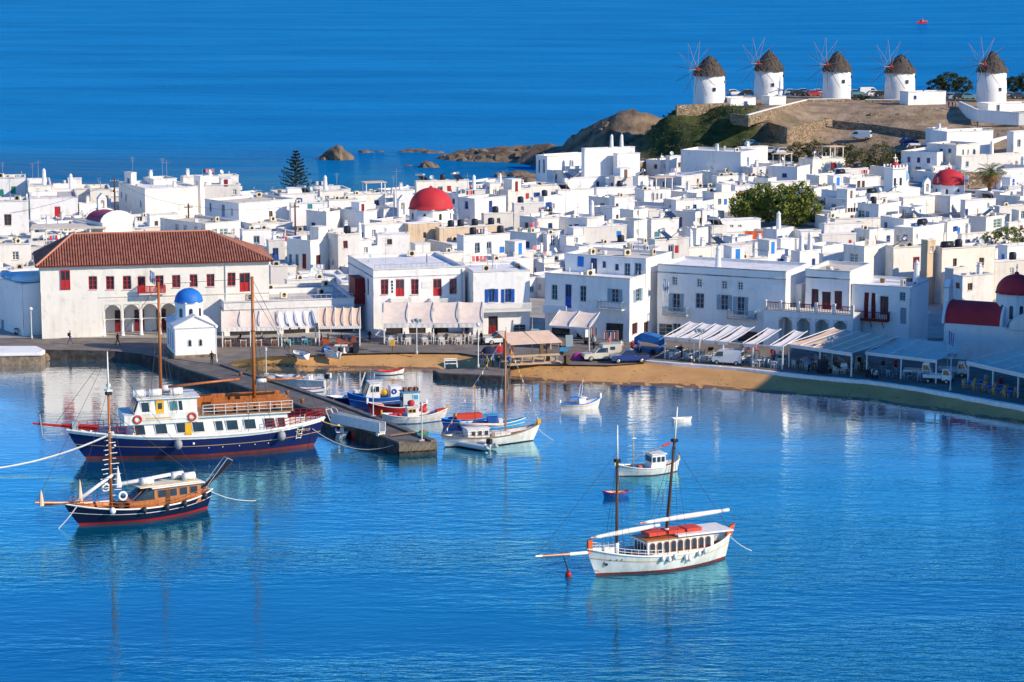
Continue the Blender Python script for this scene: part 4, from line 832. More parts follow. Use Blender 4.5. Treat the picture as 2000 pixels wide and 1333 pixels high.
# loggia: back wall, doors, arcade with columns
TRt = lambda u, z, d: (u, d, z)
m = MB(); m.quad((7.6, 3.2, .05), (17.2, 3.2, .05), (17.2, 3.2, 4.55), (7.6, 3.2, 4.55)); lg = m.build('loggia_wall', 'lime_white', r0)
for u in (9.9, 12.4, 15.2):
    opening(r0, lambda uu, z, d: (uu, 3.0 + d, z), u - .6, .1, u + .6, 2.9, 'M', .18)
m = MB(); T = lambda u, z, d: (7.6 + u, -.02 + d, z)
face_cut(m, T, 9.6, 2.2, 4.6, [(.35 + i * 2.35, 2.2, 2.35 + i * 2.35 - .05, 4.05, True, .5) for i in range(4)], .5); m.build('arcade', 'lime_cream', r0)
for i in range(5):
    u = 7.6 + .15 + i * 2.35
    c = MB(); c.lathe([(.3, 0), (.3, .15), (.22, .2), (.2, 1.9), (.3, 2.05), (.3, 2.2)], 12, (u, .25, .02)); c.build('column', 'lime_bright', r0, True)
# projecting ground floor block on the left
P1, Rd1, Ld1, a1, b1, psi1 = frame_at(60, 95, 193, 580, 6.35, 78, 14, 30, 5.0, None)
q = P1 - TH.P; x1 = q.dot(TH.Rd); y1 = q.dot(TH.Ld)
m = MB(); T = lambda u, z, d: (x1 + u, y1 + d, z); hz = 6.35 - ZQ
ur, zr = 0, 0
d_ = ray(147, 637); t_ = (P1 - _c).dot(TH.Ld) / d_.dot(TH.Ld); q_ = _c + d_ * t_; ur = (q_ - P1).dot(TH.Rd); zr = q_.z - ZQ
hole = (ur - .65, zr - 1.25, ur + .65, zr + 1.25)
d_ = ray(124, 563); t_ = (TH.P - _c).dot(TH.Ld) / d_.dot(TH.Ld); q_ = _c + d_ * t_
face_cut(m, T, b1, -1, hz, [hole], .25); TLb = lambda u, z, d: (x1 + d, y1 + u, z)
lh = [(u, 1.2, u + .6, 3.6) for u in (.9, 2.6)]
face_cut(m, TLb, 5.0, -1, hz, lh, .25); m.quad((x1 + b1, y1, -1), (x1 + b1, y1 + 5, -1), (x1 + b1, y1 + 5, hz), (x1 + b1, y1, hz)); m.quad((x1, y1, hz), (x1 + b1, y1, hz), (x1 + b1, y1 + 5, hz), (x1, y1 + 5, hz))
m.v = [jit(v) for v in m.v]; m.build('projecting_block', 'lime_cream', r0)
opening(r0, T, *hole, 'R', .25)
for o_ in lh: opening(r0, TLb, *o_, 'M', .25)
opening(r0, lambda u, z, d: (u, d - .22, z), 2.5, 6.2, 3.7, 8.7, 'R', .2)
# red balcony over the arcade
balustrade(r0, TRt, 12.2, 15.6, 5.55, .95, 'red', -1.1, 0, True, 'lime_white')
# string course, drain pipe
part_box(TH, 'string_course', 'lime_cream', 7.2, -.06, 5.0, b0 + .05, 0, 5.14)
MB().tube((b0 - 5.6, -.08, .5), (b0 - 5.6, -.08, h0 - .2), .06).build('drain_pipe', 'pale_metal', r0)
# hipped roof with rows of barrel tiles
mat('tile', (0.40, 0.165, 0.11), 0.85, (0.25, 0.09, 0.06), 1.4, detail=8); mat('tile_under', (0.17, 0.05, 0.038), 0.9); mat('ridge_tile', (0.55, 0.25, 0.16), 0.85)
ov = .55; xA, xB, yA, yB = -ov, b0 + ov, -ov, a0 + ov; zE, zR = h0 - .02, h0 + 3.15; ym = a0 / 2; xr0, xr1 = 4.3, b0 - 7.0
E = [Vector((xA, yA, zE)), Vector((xB, yA, zE)), Vector((xB, yB, zE)), Vector((xA, yB, zE))]; K0, K1 = Vector((xr0, ym, zR)), Vector((xr1, ym, zR))
m = MB(); m.add(E + [K0, K1], [(0, 1, 5, 4), (1, 2, 5), (2, 3, 4, 5), (3, 0, 4)]); m.prism([e - Vector((0, 0, .16)) for e in E], (0, 0, .14)); roof = m.build('roof', 'tile_under', r0)
def tiles(mb, e0, e1, k0, k1, sp=.33):
    """barrel rows up a slope whose eave is e0-e1 and whose top is k0-k1"""
    L_ = (e1 - e0).length; n = int(L_ / sp); du = (e1 - e0).normalized(); nrm = (e1 - e0).cross((k0 + k1) / 2 - e0).normalized()
    if nrm.z < 0: nrm = -nrm
    up = nrm.cross(du).normalized()
    if up.z < 0: up = -up
    slope = ((k0 - e0).dot(up)); s0 = (k0 - e0).dot(du); s1 = (k1 - e0).dot(du)
    for i in range(n):
        s = (i + .5) * L_ / n
        f = 1.0
        if s < s0: f = s / s0
        elif s > s1: f = (L_ - s) / max(1e-4, L_ - s1)
        Ls = slope * f - .05
        if Ls < .2: continue
        w = L_ / n * .36; k = max(1, int(Ls / 1.1)); j = .02 * n3(s * 3, 1)
        for q in range(k):
            a = e0 + du * s + up * (Ls * q / k - .06) + nrm * (.05 + j); b = e0 + du * s + up * (Ls * (q + 1) / k) + nrm * .03
            sec = [(-w, 0), (-w * .6, .085), (w * .6, .085), (w, 0)]
            mb.add([a + du * x + nrm * y for x, y in sec] + [b + du * x * .85 + nrm * y for x, y in sec], [(0, 1, 5, 4), (1, 2, 6, 5), (2, 3, 7, 6), (3, 2, 1, 0)])
m = MB(); tiles(m, E[0], E[1], K0, K1); tiles(m, E[3], E[0], K0, K0); tiles(m, E[1], E[2], K1, K1)
tag(m.build('tile_rows', 'tile', r0), kind='stuff')
m = MB(); m.path([E[0] + Vector((0, 0, .08)), K0 + Vector((0, 0, .08)), K1 + Vector((0, 0, .08)), E[1] + Vector((0, 0, .08))], .15, 6); m.path([E[3] + Vector((0, 0, .08)), K0 + Vector((0, 0, .08))], .15, 6); m.build('ridge_tiles', 'ridge_tile', roof)

# ---- chapel by the quay
def gable_hall(name, px, py, phi, W, D, hw, hg, label, wm='lime_bright', cat='chapel'):
    P = G(px, py, ZQ); ph = R_(phi); root = thing(name, P, math.pi / 2 - ph, label, cat)
    m = MB(); m.add([(0, 0, -1), (W, 0, -1), (W, D, -1), (0, D, -1), (0, 0, hw), (W, 0, hw), (W, D, hw), (0, D, hw), (W / 2, 0, hw + hg), (W / 2, D, hw + hg)],
                    [(0, 1, 5, 8, 4), (1, 2, 6, 5), (2, 3, 7, 9, 6), (3, 0, 4, 7)]); m.build('wall', wm, root)
    m = MB(); e = .18
    for s in (0, 1):
        xa, xb = (-e, W / 2) if s == 0 else (W + e, W / 2); za = hw - e * hg / (W / 2)
        m.hexa([(xa, -e, za), (xb, -e, hw + hg), (xb, D + e, hw + hg), (xa, D + e, za), (xa, -e, za + .16), (xb, -e, hw + hg + .16), (xb, D + e, hw + hg + .16), (xa, D + e, za + .16)])
    m.build('roof', wm, root); return root, P
CH, Pc = gable_hall('quay_chapel', 342, 700, 74, 5.0, 7.0, 3.75, 1.25, 'small white chapel with blue dome at the foot of the jetty')
MB().box(-.12, -.1, 3.55, 5.12, .0, 3.74).build('cornice', 'lime_bright', CH)
for u in (1.55, 2.85):
    m = MB(); m.prism([(u, -.03, 1.3), (u + .55, -.03, 1.3)] + [(u + .275 + .275 * math.cos(math.pi * i / 6), -.03, 2.0 + .275 * math.sin(math.pi * i / 6)) for i in range(7)], (0, .025, 0)); w_ = m.build('window', 'pale_metal', CH)
    m = MB(); m.prism([(u + .12, -.05, 1.4), (u + .43, -.05, 1.4), (u + .43, -.05, 2.0), (u + .275, -.05, 2.18), (u + .12, -.05, 2.0)], (0, .015, 0)); m.build('pane', 'glass', w_)
m = MB().box(-.3, -.25, -1, 5.3, 7.2, .3); m.build('plinth', 'rough_stone', CH)
drum(CH, 2.3, 3.4, 4.0, 6.45, 1.75, 8, 'lime_bright'); dome(CH, 2.3, 3.4, 6.45, 1.72, 1.55, 'dome_blue', 24, 'dome', True, False)
for y_ in (1.6, 3.6, 5.4): MB().box(-.025, y_ - .3, .9, -.003, y_ + .3, 2.9).build('window', 'grey_blue', CH)

# ---- waterfront row, left to right
HA = house(688, 729, 908, 527, 9.7, 74, [('R', 751, 561, .97, 1.95, 'r'), ('R', 781, 563, 1.1, 2.2, 'R'), ('R', 810, 561, .97, 1.95, 'r'), ('R', 854, 562, 1.1, 2.2, 'R'), ('R', 885, 560, .97, 1.95, 'r'), ('L', 719, 559, .8, 2.0, 'm'), ('L', 712, 559, .7, 1.9, 'm'),
    ('R', 770, 652, 2.2, 2.2, 'z'), ('R', 815, 652, 2.2, 2.2, 'z'), ('R', 860, 652, 2.2, 2.2, 'z')], 'dam', 'lime_bright', 'roof_white', ZQ, 'white waterfront house with bright red windows above the beige taverna awning', 'house', 'waterfront_house', .35, False, 15.0, None, 16, None, True)
for x0, x1 in ((761, 801), (838, 882)):
    u0, z0 = HA.loc('R', x0, 597); u1, _ = HA.loc('R', x1, 597); balustrade(HA.root, TRt, u0, u1, z0, .95, 'white_paint', -.85, 0, True, 'lime_bright')
u0, z0 = HA.loc('R', 834, 556); MB().box(u0 - .7, -.05, z0 - .45, u0 + .7, -.003, z0 + .45).build('sign_board', 'white_paint', HA.root)
m = MB(); u0, z0 = HA.loc('R', 766, 560)
for k in range(4): m.box(u0 - .1, -.05, z0 - .8 + k * .42, u0 + .1, -.003, z0 - .5 + k * .42)
m.build('hanging_letters', 'dark', HA.root)
bay = MB().box(-1.3, 5.0, 3.4, 0, 8.5, 6.6).build('red_bay', 'dark_red', HA.root); MB().box(-1.35, 4.95, 6.6, 0, 8.55, 6.75).build('bay_roof', 'dark_red', bay)
MB().tube((HA.b - .4, -.08, .2), (HA.b - .4, -.08, HA.h - .3), .05).build('drain_pipe', 'galv', HA.root)
HB = house(910, 924, 1035, 531, 9.4, 78, [('R', 960, 578, .85, 1.7, 's'), ('R', 992, 578, .85, 1.7, 's'), ('R', 963, 637, 1.2, 2.5, 'M'), ('R', 1015, 645, 1.6, 1.4, 'q'), ('L', 917, 580, .6, 1.7, 'b')], 'a', 'lime_bright', 'roof_white', ZQ, 'white waterfront house with blue shutters and long white balustrade', 'house', 'waterfront_house', .3, False, 9.0, None)
u0, z0 = HB.loc('R', 927, 607); balustrade(HB.root, TRt, u0, HB.b - .02, z0, .95, 'white_paint', -1.0, 0, True, 'lime_bright')
HC1 = house(1064, 1230, 1284, 545, 9.2, 28, [('L', 1083, 571, .8, 1.9, 'q'), ('L', 1110, 579, .85, 3.0, 'B'), ('L', 1139, 574, .85, 2.0, 'q'), ('L', 1201, 578, 1.0, 1.7, 'h'), ('R', 1246, 577, 1.3, 1.6, 'h'), ('R', 1268, 572, .7, .9, 'q'), ('L', 1200, 655, 2.4, 3.0, 'z'), ('R', 1240, 642, 1.4, 1.4, 'm'), ('R', 1262, 640, 1.4, 1.4, 'm'), ('L', 1095, 655, 2.6, 2.4, 'z'), ('L', 1140, 655, 2.0, 2.4, 'z')],
    'a', 'lime_bright', 'roof_white', ZQ, 'white corner house with blue shutters and small blue iron balcony', 'house', 'waterfront_house', .3, False, None, None, 16)
TLt = lambda u, z, d: (d, u, z)
u0, z0 = HC1.loc('L', 1220, 604); u1, _ = HC1.loc('L', 1172, 604); balustrade(HC1.root, TLt, u0, u1, z0, .95, 'grey_blue', -.9, 0, True, 'lime_white', True, .2, .02)
u0, z0 = HC1.loc('L', 1115, 610); m = MB()
for k in range(9): m.box(-1.1, u0 + .3 * k - 2.6, z0 - .25 * (8 - k) - 1.2, 0, u0 + .3 * (k + 1) - 2.6, z0 - .25 * (8 - k) + .1)
m.box(-1.15, u0 + .1, z0 - .2, 0, u0 + 3.4, z0); m.box(-1.15, u0 + .1, z0, -1.0, u0 + 3.4, z0 + .9); m.build('outer_stairs', 'lime_bright', HC1.root)
HC2 = house(1103, 1261, 1292, 506, 11.2, 28, [('L', 1134, 511, .9, 1.3, 'u'), ('L', 1160, 523, .9, 2.4, 'B'), ('L', 1180, 517, .45, .8, 'b'), ('L', 1205, 522, .5, .8, 'b'), ('L', 1225, 528, .8, 1.8, 'q'), ('L', 1246, 526, .9, 1.5, 'q')], 'aaa', 'lime_bright', 'roof_cream', 8.0, 'white set-back upper storey with blue doors above the corner house', 'house', 'upper_storey_house', .3, False, None, 8.0, 16)
HD = house(1285, 1535, 1572, 531, 10.4, 25, [('L', 1318, 549, .65, 1.0, 'd'), ('L', 1366, 553, .65, 1.0, 'd'), ('L', 1415, 557, .65, 1.0, 'd'), ('L', 1446, 559, .65, 1.0, 'd'), ('L', 1321, 591, 1.0, 2.3, 'h'), ('L', 1367, 588, 1.1, 1.9, 'q'), ('L', 1415, 591, 1.0, 1.9, 'h'), ('L', 1447, 598, 1.0, 2.3, 'h'), ('L', 1300, 645, 1.8, 1.6, 'q'), ('L', 1322, 643, 1.0, 1.4, 'q')] + [('L', x, 668, 2.6, 2.6, 'z') for x in (1360, 1410, 1460, 1505)],
    'C', 'lime_bright', 'roof_white', ZQ, 'wide white waterfront house in shade with grey-blue shutters', 'house', 'waterfront_house', .35, False, None, 9.0, 22, None, True)
for x0, x1, y in ((1345, 1298, 615), (1478, 1424, 622)):
    u0, z0 = HD.loc('L', x0, y); u1, _ = HD.loc('L', x1, y); balustrade(HD.root, TLt, u0, u1, z0, .95, 'grey_blue', -.85, 0, True, 'roof_grey', True, .2, .02)
HE0 = house(1488, 1566, 1574, 556, 8.4, 25, [('L', 1494, 590, .9, 2.2, 'Q'), ('L', 1519, 588, .9, 2.1, 'Q')], 'c', 'lime_bright', 'roof_white', ZQ, 'low white house with stone door surrounds between the shaded wide house and the red railings', 'house', 'waterfront_house', .3, False, None, 8.0, 14)
HE = house(1573, 1660, 1700, 531, 10.6, 25, [('L', 1592, 583, .95, 2.3, 'm'), ('L', 1614, 591, 1.1, 2.7, 'M'), ('L', 1637, 587, .95, 2.3, 'm')], '-', 'lime_bright', 'roof_cream', ZQ, 'tall white waterfront house with dark red windows and arched terrace', 'house', 'waterfront_house', .35, False, None, 9.0, 14, None, True)
HF = house(1664, 1778, 1842, 562, 9.0, 25, [('L', 1670, 591, .95, 2.2, 'm'), ('L', 1692, 597, .55, 3.2, 'M'), ('L', 1706, 598, .55, 3.2, 'M'), ('L', 1727, 597, 1.0, 2.3, 'm'), ('L', 1763, 580, .7, 1.0, 'q'), ('L', 1764, 618, .7, 2.0, 'Q')], 'aC', 'lime_bright', 'roof_white', ZQ, 'white waterfront house with long dark red balcony', 'house', 'waterfront_house', .3, False, None, 8.5, 16)
u0, z0 = HF.loc('L', 1738, 625); u1, _ = HF.loc('L', 1646, 615); balustrade(HF.root, TLt, u0, u1, z0, 1.0, 'dark_red', -1.1, 0, True, 'dark_red', True, .22, .03)
m = MB()
for k in range(4): u = u0 + (u1 - u0) * (k + .5) / 4; m.tube((-1.0, u, z0 - .15), (0, u, z0 - 1.1), .05)
m.build('balcony_brackets', 'dark_red', HF.root)
# arched terrace in front of the tall house
ut0, zt = HE.loc('L', 1664, 622); ut1, _ = HE.loc('L', 1535, 606); zt = 5.7 - ZQ
m = MB(); dF = -3.4; Lw = ut1 - ut0 + 3.0; T = lambda u, z, d: (dF + d, ut0 - 1.2 + u, z)
face_cut(m, T, Lw, -1, zt, [(.8 + i * 2.35, .2, .8 + i * 2.35 + 1.7, 3.7, True, 2.6) for i in range(int((Lw - .8) / 2.35))], 2.6)
m.quad((dF, ut0 - 1.2, zt), (0, ut0 - 1.2, zt), (0, ut0 - 1.2 + Lw, zt), (dF, ut0 - 1.2 + Lw, zt)); m.quad((dF, ut0 - 1.2, -1), (0, ut0 - 1.2, -1), (0, ut0 - 1.2, zt), (dF, ut0 - 1.2, zt)); m.quad((dF, ut0 - 1.2 + Lw, -1), (0, ut0 - 1.2 + Lw, -1), (0, ut0 - 1.2 + Lw, zt), (dF, ut0 - 1.2 + Lw, zt))
m.quad((dF + 2.6, ut0 - 1.2, 0), (dF + 2.6, ut0 - 1.2 + Lw, 0), (dF + 2.6, ut0 - 1.2 + Lw, zt - .1), (dF + 2.6, ut0 - 1.2, zt - .1)); arc = m.build('arched_terrace', 'lime_bright', HE.root)
for k in range(6):
    u = ut0 - 1.2 + Lw * k / 5 - (.35 if k == 5 else 0); MB().box(dF, u, zt, dF + .35, u + .35, zt + 1.25).build('terrace_pier', 'lime_bright', arc)
    if k < 5: balustrade(arc, lambda uu, z, d: (dF + .1 + d, uu, z), u + .36, u + Lw / 5 - .02, zt + .02, 1.0, 'dark_red', 0, .1, False, None, False, .2, .03)

# low taverna row between town hall and the red-windowed house
HT = house(432, 437, 692, 591, 5.6, 76, [('R', x, 650, 2.8, 2.4, 'z') for x in (470, 520, 575, 625, 668)], 'aaaaadx', 'lime_white', 'roof_grey', ZQ, 'long low white taverna building with cluttered grey roof', 'taverna', 'taverna_building', .3, False, 15.0, None, 16, None, True)
# blue shaded buildings at the left edge of the quay
HL = house(-60, 44, 58, 556, 7.9, 55, [('L', 5, 640, 1.0, 2.0, 'Q')], '-', 'lime_bright', 'roof_white', ZQ, 'shaded white house with rounded end left of the town hall', 'house', 'quayside_house', .2, False, None, 9.0, 14)
MB().lathe([(2.2, -.1), (2.1, .2), (1.5, .6), (.1, .85)], 14, (2.5, 4, HL.h)).build('vault', 'lime_bright', HL.root, True)

# ---- churches
def church_mid(px, py, Y, r, z0, z1, hd, label, domem, body=None, n=8, nm='domed_church', halfw=None, rz=.5, wallz=None):
    c = GY(px, py, Y); g = ground(c.x, c.y); root = thing(nm, (c.x, c.y, g), rz, label, 'church')
    w = halfw or r * 1.35; zw = (wallz or z0) - g
    m = MB().box(-w, -w * .9, -1, w, w * .9, zw); m.v = [jit(v, .06) for v in m.v]; m.build('wall', 'lime_white', root)
    drum(root, 0, 0, zw - .02, z1 - g, r, n, 'lime_white'); dome(root, 0, 0, z1 - g, r * 1.0, hd, domem, 28)
    return root, c, g
D1, c1, g1 = church_mid(842, 403, 402, 3.66, 4.6, 7.35, 3.35, 'church with the big red dome in the middle of the town', 'dome_red', halfw=4.6, wallz=5.0)
belfry(D1, -5.2, .4, 4.2, 1.5, 3.0)
m = MB(); m.lathe([(2.2, 0), (2.1, .5), (1.5, 1.1), (.05, 1.5)], 12, (-3.0, -3.6, 3.2)); m.build('side_vault', 'lime_white', D1, True)
D2, c2_, g2 = church_mid(1853, 360, 432, 2.95, 5.6, 8.5, 2.6, 'church with red dome beside the palm tree', 'dome_red', halfw=4.4, wallz=6.0)
belfry(D2, -6.2, -1.5, 2.4, 1.4, 2.2)
D3, c3, g3 = church_mid(1752, 333, 445, 2.3, 6.4, 8.2, 2.4, 'church with pale blue dome and square white bell tower', 'dome_paleblue', halfw=3.2, wallz=6.6)
m = MB().box(-4.2, -4.2, 0, -1.2, -1.6, 5.2); m.box(-4.4, -4.4, 5.2, -1.0, -1.4, 5.45)
for i_ in range(5):
    for j_ in (-4.35, -1.6): m.box(-4.3 + i_ * .75, j_, 5.45, -3.95 + i_ * .75, j_ + .18, 5.95)
bt = m.build('bell_tower', 'lime_bright', D3); MB().lathe([(.75, 0), (.75, .4), (.45, .8), (.1, 1.0)], 10, (-2.7, -2.9, 5.45)).build('cupola', 'dome_red', bt, True)
MB().box(-2.76, -2.96, 6.4, -2.64, -2.84, 7.8).box(-3.1, -2.955, 7.1, -2.3, -2.845, 7.25).build('cross', 'white_paint', bt)
for i_ in range(2): MB().box(-3.9 + i_ * 1.3, -4.23, 2.2, -3.4 + i_ * 1.3, -4.205, 3.6).build('window', 'glass', bt)
# small vaulted chapel with purple roof on the left
pv = GY(213, 425, 388); gv = ground(pv.x, pv.y); V = thing('vaulted_chapel', (pv.x, pv.y, gv), R_(35), 'small white chapel with purple barrel roof and gabled belfry', 'chapel')
hwv = GY(213, 430, 388).z - gv
MB().box(-2.6, -3, -1, 2.6, 3, hwv).build('wall', 'lime_bright', V)
rows = [[Vector((2.75 * math.cos(math.pi * i / 10), y, hwv + 1.55 * math.sin(math.pi * i / 10))) for i in range(11)] for y in (-2.7, 2.7)]
MB().grid(rows).build('barrel_roof', 'dome_purple', V, True)
for y in (-3.02, 2.72): MB().prism([(2.95 * math.cos(math.pi * i / 10), y, hwv + 1.8 * math.sin(math.pi * i / 10)) for i in range(11)], (0, .3, 0)).build('gable_wall', 'lime_bright', V)
belfry(V, 0, 2.6, hwv + 1.3, 1.5, 2.0)
# waterfront church with red roofs at the right edge
pr_ = G(1845, 700, ZQ); WC = thing('waterfront_church', (pr_.x, pr_.y, ZQ), math.pi / 2 - R_(25), 'white waterfront church with red barrel roof and red dome at the right edge', 'church')
WCr = Vector((math.sin(R_(25)), math.cos(R_(25)), 0)); WCl = Vector((-math.cos(R_(25)), math.sin(R_(25)), 0))
Lc = 16.0
hn = GY(1845, 632, pr_.y).z - ZQ
T = lambda u, z, d: (d, -Lc + u, z)
m = MB(); m.box(0, -Lc, -1, 9, .2, hn); m.v = [jit(v) for v in m.v]; m.build('wall', 'lime_bright', WC)
rows = [[Vector((.2 + 2.9 - 2.9 * math.cos(math.pi * i / 10), y, hn + 2.5 * math.sin(math.pi * i / 10))) for i in range(11)] for y in (-6.6, .15)]
MB().grid(rows).build('barrel_roof', 'dome_red', WC, True)
for y, w_ in ((.16, .35), (-6.9, .35)): MB().prism([(3.1 - 3.15 * math.cos(math.pi * i / 10), y, hn - .02 + 2.8 * math.sin(math.pi * i / 10)) for i in range(11)], (0, w_, 0)).build('gable_wall', 'lime_bright', WC)
rows = [[Vector((x, -11 + 3.6 * math.cos(math.pi * i / 10), hn - .3 + 2.6 * math.sin(math.pi * i / 10))) for i in range(11)] for x in (-.12, .5)]
MB().prism([(-.1, -11 + 3.4 * math.cos(math.pi * i / 10), hn - .3 + 2.4 * math.sin(math.pi * i / 10)) for i in range(11)], (9, 0, 0)).build('transept', 'lime_bright', WC)
MB().grid(rows).build('transept_coping', 'dome_red', WC)
MB().box(-.08, -Lc, hn - .05, .4, -14.6, hn + .12).build('coping', 'dome_red', WC)
cd = GY(1976, 575, pr_.y - 2); qd = cd - pr_; xd, yd = max(3.6, qd.dot(WCr)), qd.dot(WCl); zd = cd.z - ZQ
drum(WC, xd, yd, hn - .2, zd, 2.35, 12, 'lime_bright'); dome(WC, xd, yd, zd, 2.4, 2.15, 'dome_red', 28)
belfry(WC, 2.6, .5, hn + 1.2, 1.7, 2.9, .7)
MB().cbox((.5, -3.2, 3.0), (.06, .9, 1.3)).build('window', 'glass', WC)
HOUSES_LM = len(HOUSES)
# ------------------------------------------------------------ filler houses in the gaps, low enough to stay behind the mapped ones
foot = [(h.c2.x, h.c2.y, h.rad) for h in HOUSES] + [(c.x, c.y, 6.5) for c in (c1, c2_, c3)] + [(pv.x, pv.y, 5), (pr_.x + 5, pr_.y + 4, 11)]
keep = [G(1510, 425, 2), G(1120, 405, 2), G(1932, 388, 3), G(580, 378, 2)]
rf = random.Random(21)
for Yr in np.arange(322, 476, 7.2):
    for Xr in np.arange(-100, 112, 7.0):
        X, Y = Xr + rf.uniform(-1.6, 1.6), Yr + rf.uniform(-1.6, 1.6)
        if abs(X) > 0.2116 * Y + 6 or Y > shore_back(X) - 9: continue
        if X < -8 and Y < 338 and X > -90: 
            if Y < 326: continue
        if X > -8 and Y < 330: continue
        if any(a <= pq_[0] <= b and c <= Y <= d for pq_ in [proj((X, Y, 4))] for a, b, c, d in ((1415, 1610, 378, 432), (795, 890, 385, 415), (1740, 1935, 395, 450), (1715, 1790, 415, 460), (1085, 1160, 385, 412))): continue
        w = rf.uniform(5.4, 8.6); rr = w * .5
        if any((X - q[0]) ** 2 + (Y - q[1]) ** 2 < (rr + q[2] * .66) ** 2 for q in foot): continue
        if any((X - q.x) ** 2 + (Y - q.y) ** 2 < 49 for q in keep): continue
        zt = ground(X, Y) + rf.uniform(2.0, 2.9); ph = rf.choice([28, 34, 45, 60, 72]) if X > -20 else rf.choice([62, 72, 78, 48])
        px, py = proj((X, Y, zt))
        house(px - 40, px, px + 40, py, zt, ph, (), ''.join(rf.choice(['c', 'a', '-', '-', 'm', 'd']) for _ in range(2)), None, None, None, None, 'house', 'whitewashed_house', .3, True, w, rf.uniform(5.4, 9.0))
        foot.append((X, Y, rr))
# ------------------------------------------------------------ windmills on the hill, walls, car park
mat('thatch', (0.12, 0.10, 0.085), 0.95, (0.06, 0.05, 0.043), 3, stretch=(4, 4, .6), detail=8)
mat('spar', (0.16, 0.13, 0.11), 0.7, (0.10, 0.08, 0.07), 3)
mat('spar_pale', (0.30, 0.24, 0.20), 0.7)
def windmill(px, py, hub, label, rnd_seed, dx=0):
    p = G(px, py, 16.0); s = FPX / (p.y * .987 + 34 * .16); root = thing('windmill', (p.x, p.y, 15.4), 0, label, 'windmill', 'windmills on the hill')
    rq = random.Random(rnd_seed * 5 + 1); rt, hb, ht = 3.5 * rq.uniform(.95, 1.05), 6.9 * rq.uniform(.94, 1.06), 4.0; ck = rq.uniform(.9, 1.12)
    MB().lathe([(rt + .1, -1.5), (rt, .2), (rt * .97, 3), (rt * .93, hb), (.2, hb)], 26, (0, 0, 0)).build('tower', 'lime_bright', root, True)
    rr = random.Random(rnd_seed); rows = []
    prof = [(r_0, z_0 * ck) for r_0, z_0 in ((1.05, -.3), (.97, .25), (.81, 1.05), (.61, 1.95), (.38, 2.75), (.17, 3.3), (.02, 3.5))]
    for k, (r, z) in enumerate(prof):
        rows.append([Vector(((rt * r + (.13 * rr.uniform(-1, 1) if k < 6 else 0)) * math.cos(2 * math.pi * (i % 36) / 36), (rt * r + (.1 * rr.uniform(-1, 1) if k < 6 else 0)) * math.sin(2 * math.pi * (i % 36) / 36), hb + z + (.22 * rr.uniform(-1, 1) if k == 0 else 0))) for i in range(37)])
    for r_ in rows: r_[-1] = r_[0].copy()
    cap = MB().grid(rows).build('thatched_cap', 'thatch', root)
    m = MB()
    for i in range(220):
        a = rr.uniform(0, 2 * math.pi); k = rr.uniform(0, 5.2); k0 = int(k); f = k - k0; r = rt * (prof[k0][0] * (1 - f) + prof[k0 + 1][0] * f) + .06; z = hb + prof[k0][1] * (1 - f) + prof[k0 + 1][1] * f
        ca, sa = math.cos(a), math.sin(a); w = rr.uniform(.12, .3); l = rr.uniform(.5, 1.0)
        m.add([((r - l * .55 + .1) * ca - w * sa, (r - l * .55 + .1) * sa + w * ca, z + l * .8), ((r - l * .55 + .1) * ca + w * sa, (r - l * .55 + .1) * sa - w * ca, z + l * .8), ((r + .09) * ca + w * sa, (r + .09) * sa - w * ca, z - .05), ((r + .09) * ca - w * sa, (r + .09) * sa + w * ca, z - .05)], [(0, 1, 2, 3)])
    tag(m.build('straw_bundles', 'thatch', cap), kind='stuff')
    if rnd_seed % 2: MB().lathe([(.62, 0), (.45, .35), (.1, .6)], 10, (0, 0, hb + 2.9 * ck)).build('cap_top', 'lime_white', cap, True)
    # wheel: axle, hub, twelve spars, stays
    ax = Vector((-.62 + rq.uniform(-.1, .1), -.78, rq.uniform(.04, .14))).normalized(); c0 = Vector((0, 0, hb + 1.0)) + ax * 1.0; hubp = Vector((0, 0, hb + 1.0)) + ax * 4.6
    side = Vector((0, 0, 1)).cross(ax).normalized(); up = ax.cross(side)
    a_ = MB().tube(c0, hubp, .22, .2, 8).build('axle', 'dark_wood', root); MB().tube(hubp - ax * .35, hubp + ax * .35, .42, .42, 10).build('hub', 'dome_red', root)
    tip = hubp + ax * 3.0; MB().tube(hubp, tip, .11, .06, 6).build('bowsprit', 'spar_pale', root)
    off = rr.uniform(0, .5)
    for i in range(12):
        a = off + 2 * math.pi * i / 12; d = side * math.cos(a) + up * math.sin(a); e = hubp + d * 6.3
        sp = MB().tube(hubp + d * .2, e, .08, .045, 5).build('spar', 'spar_pale' if i in (2, 3, 4) else 'spar', root)
    m = MB()
    for i in range(12):
        a = off + 2 * math.pi * i / 12; d = side * math.cos(a) + up * math.sin(a); a2 = off + 2 * math.pi * (i + 1) / 12; d2 = side * math.cos(a2) + up * math.sin(a2)
        m.tube(tip, hubp + d * 6.2, .012, .012, 3, False)
    m.build('stays', 'rope', root)
    w = MB()
    for a, z, ww, hh, nm, mt in ((-1.35 + rq.uniform(-.5, .3), 3.6 + rq.uniform(-.8, .8), .55, .8, 'window', 'glass'), (-.28 + rq.uniform(-.2, .2), .2, .9, 2.0, 'door', rq.choice(['brown', 'grey_blue', 'blue'])), (-.3, 5.2, .5, .6, 'window', 'glass')):
        c = Vector((rt * .98 * math.cos(a), rt * .98 * math.sin(a), z + hh / 2)); MB().cbox(c, (.25, ww, hh), a).build(nm, mt, root)
    return root
windmill(1385, 203, 0, 'leftmost windmill, lowest on the slope at the hill edge', 1)
windmill(1501, 189, 0, 'second windmill from the left, nearest the blue-gated wall', 2)
windmill(1634, 191, 0, 'middle windmill of the five in front of parked red car', 4)
windmill(1757, 191, 0, 'fourth windmill from the left with low white annex', 5)
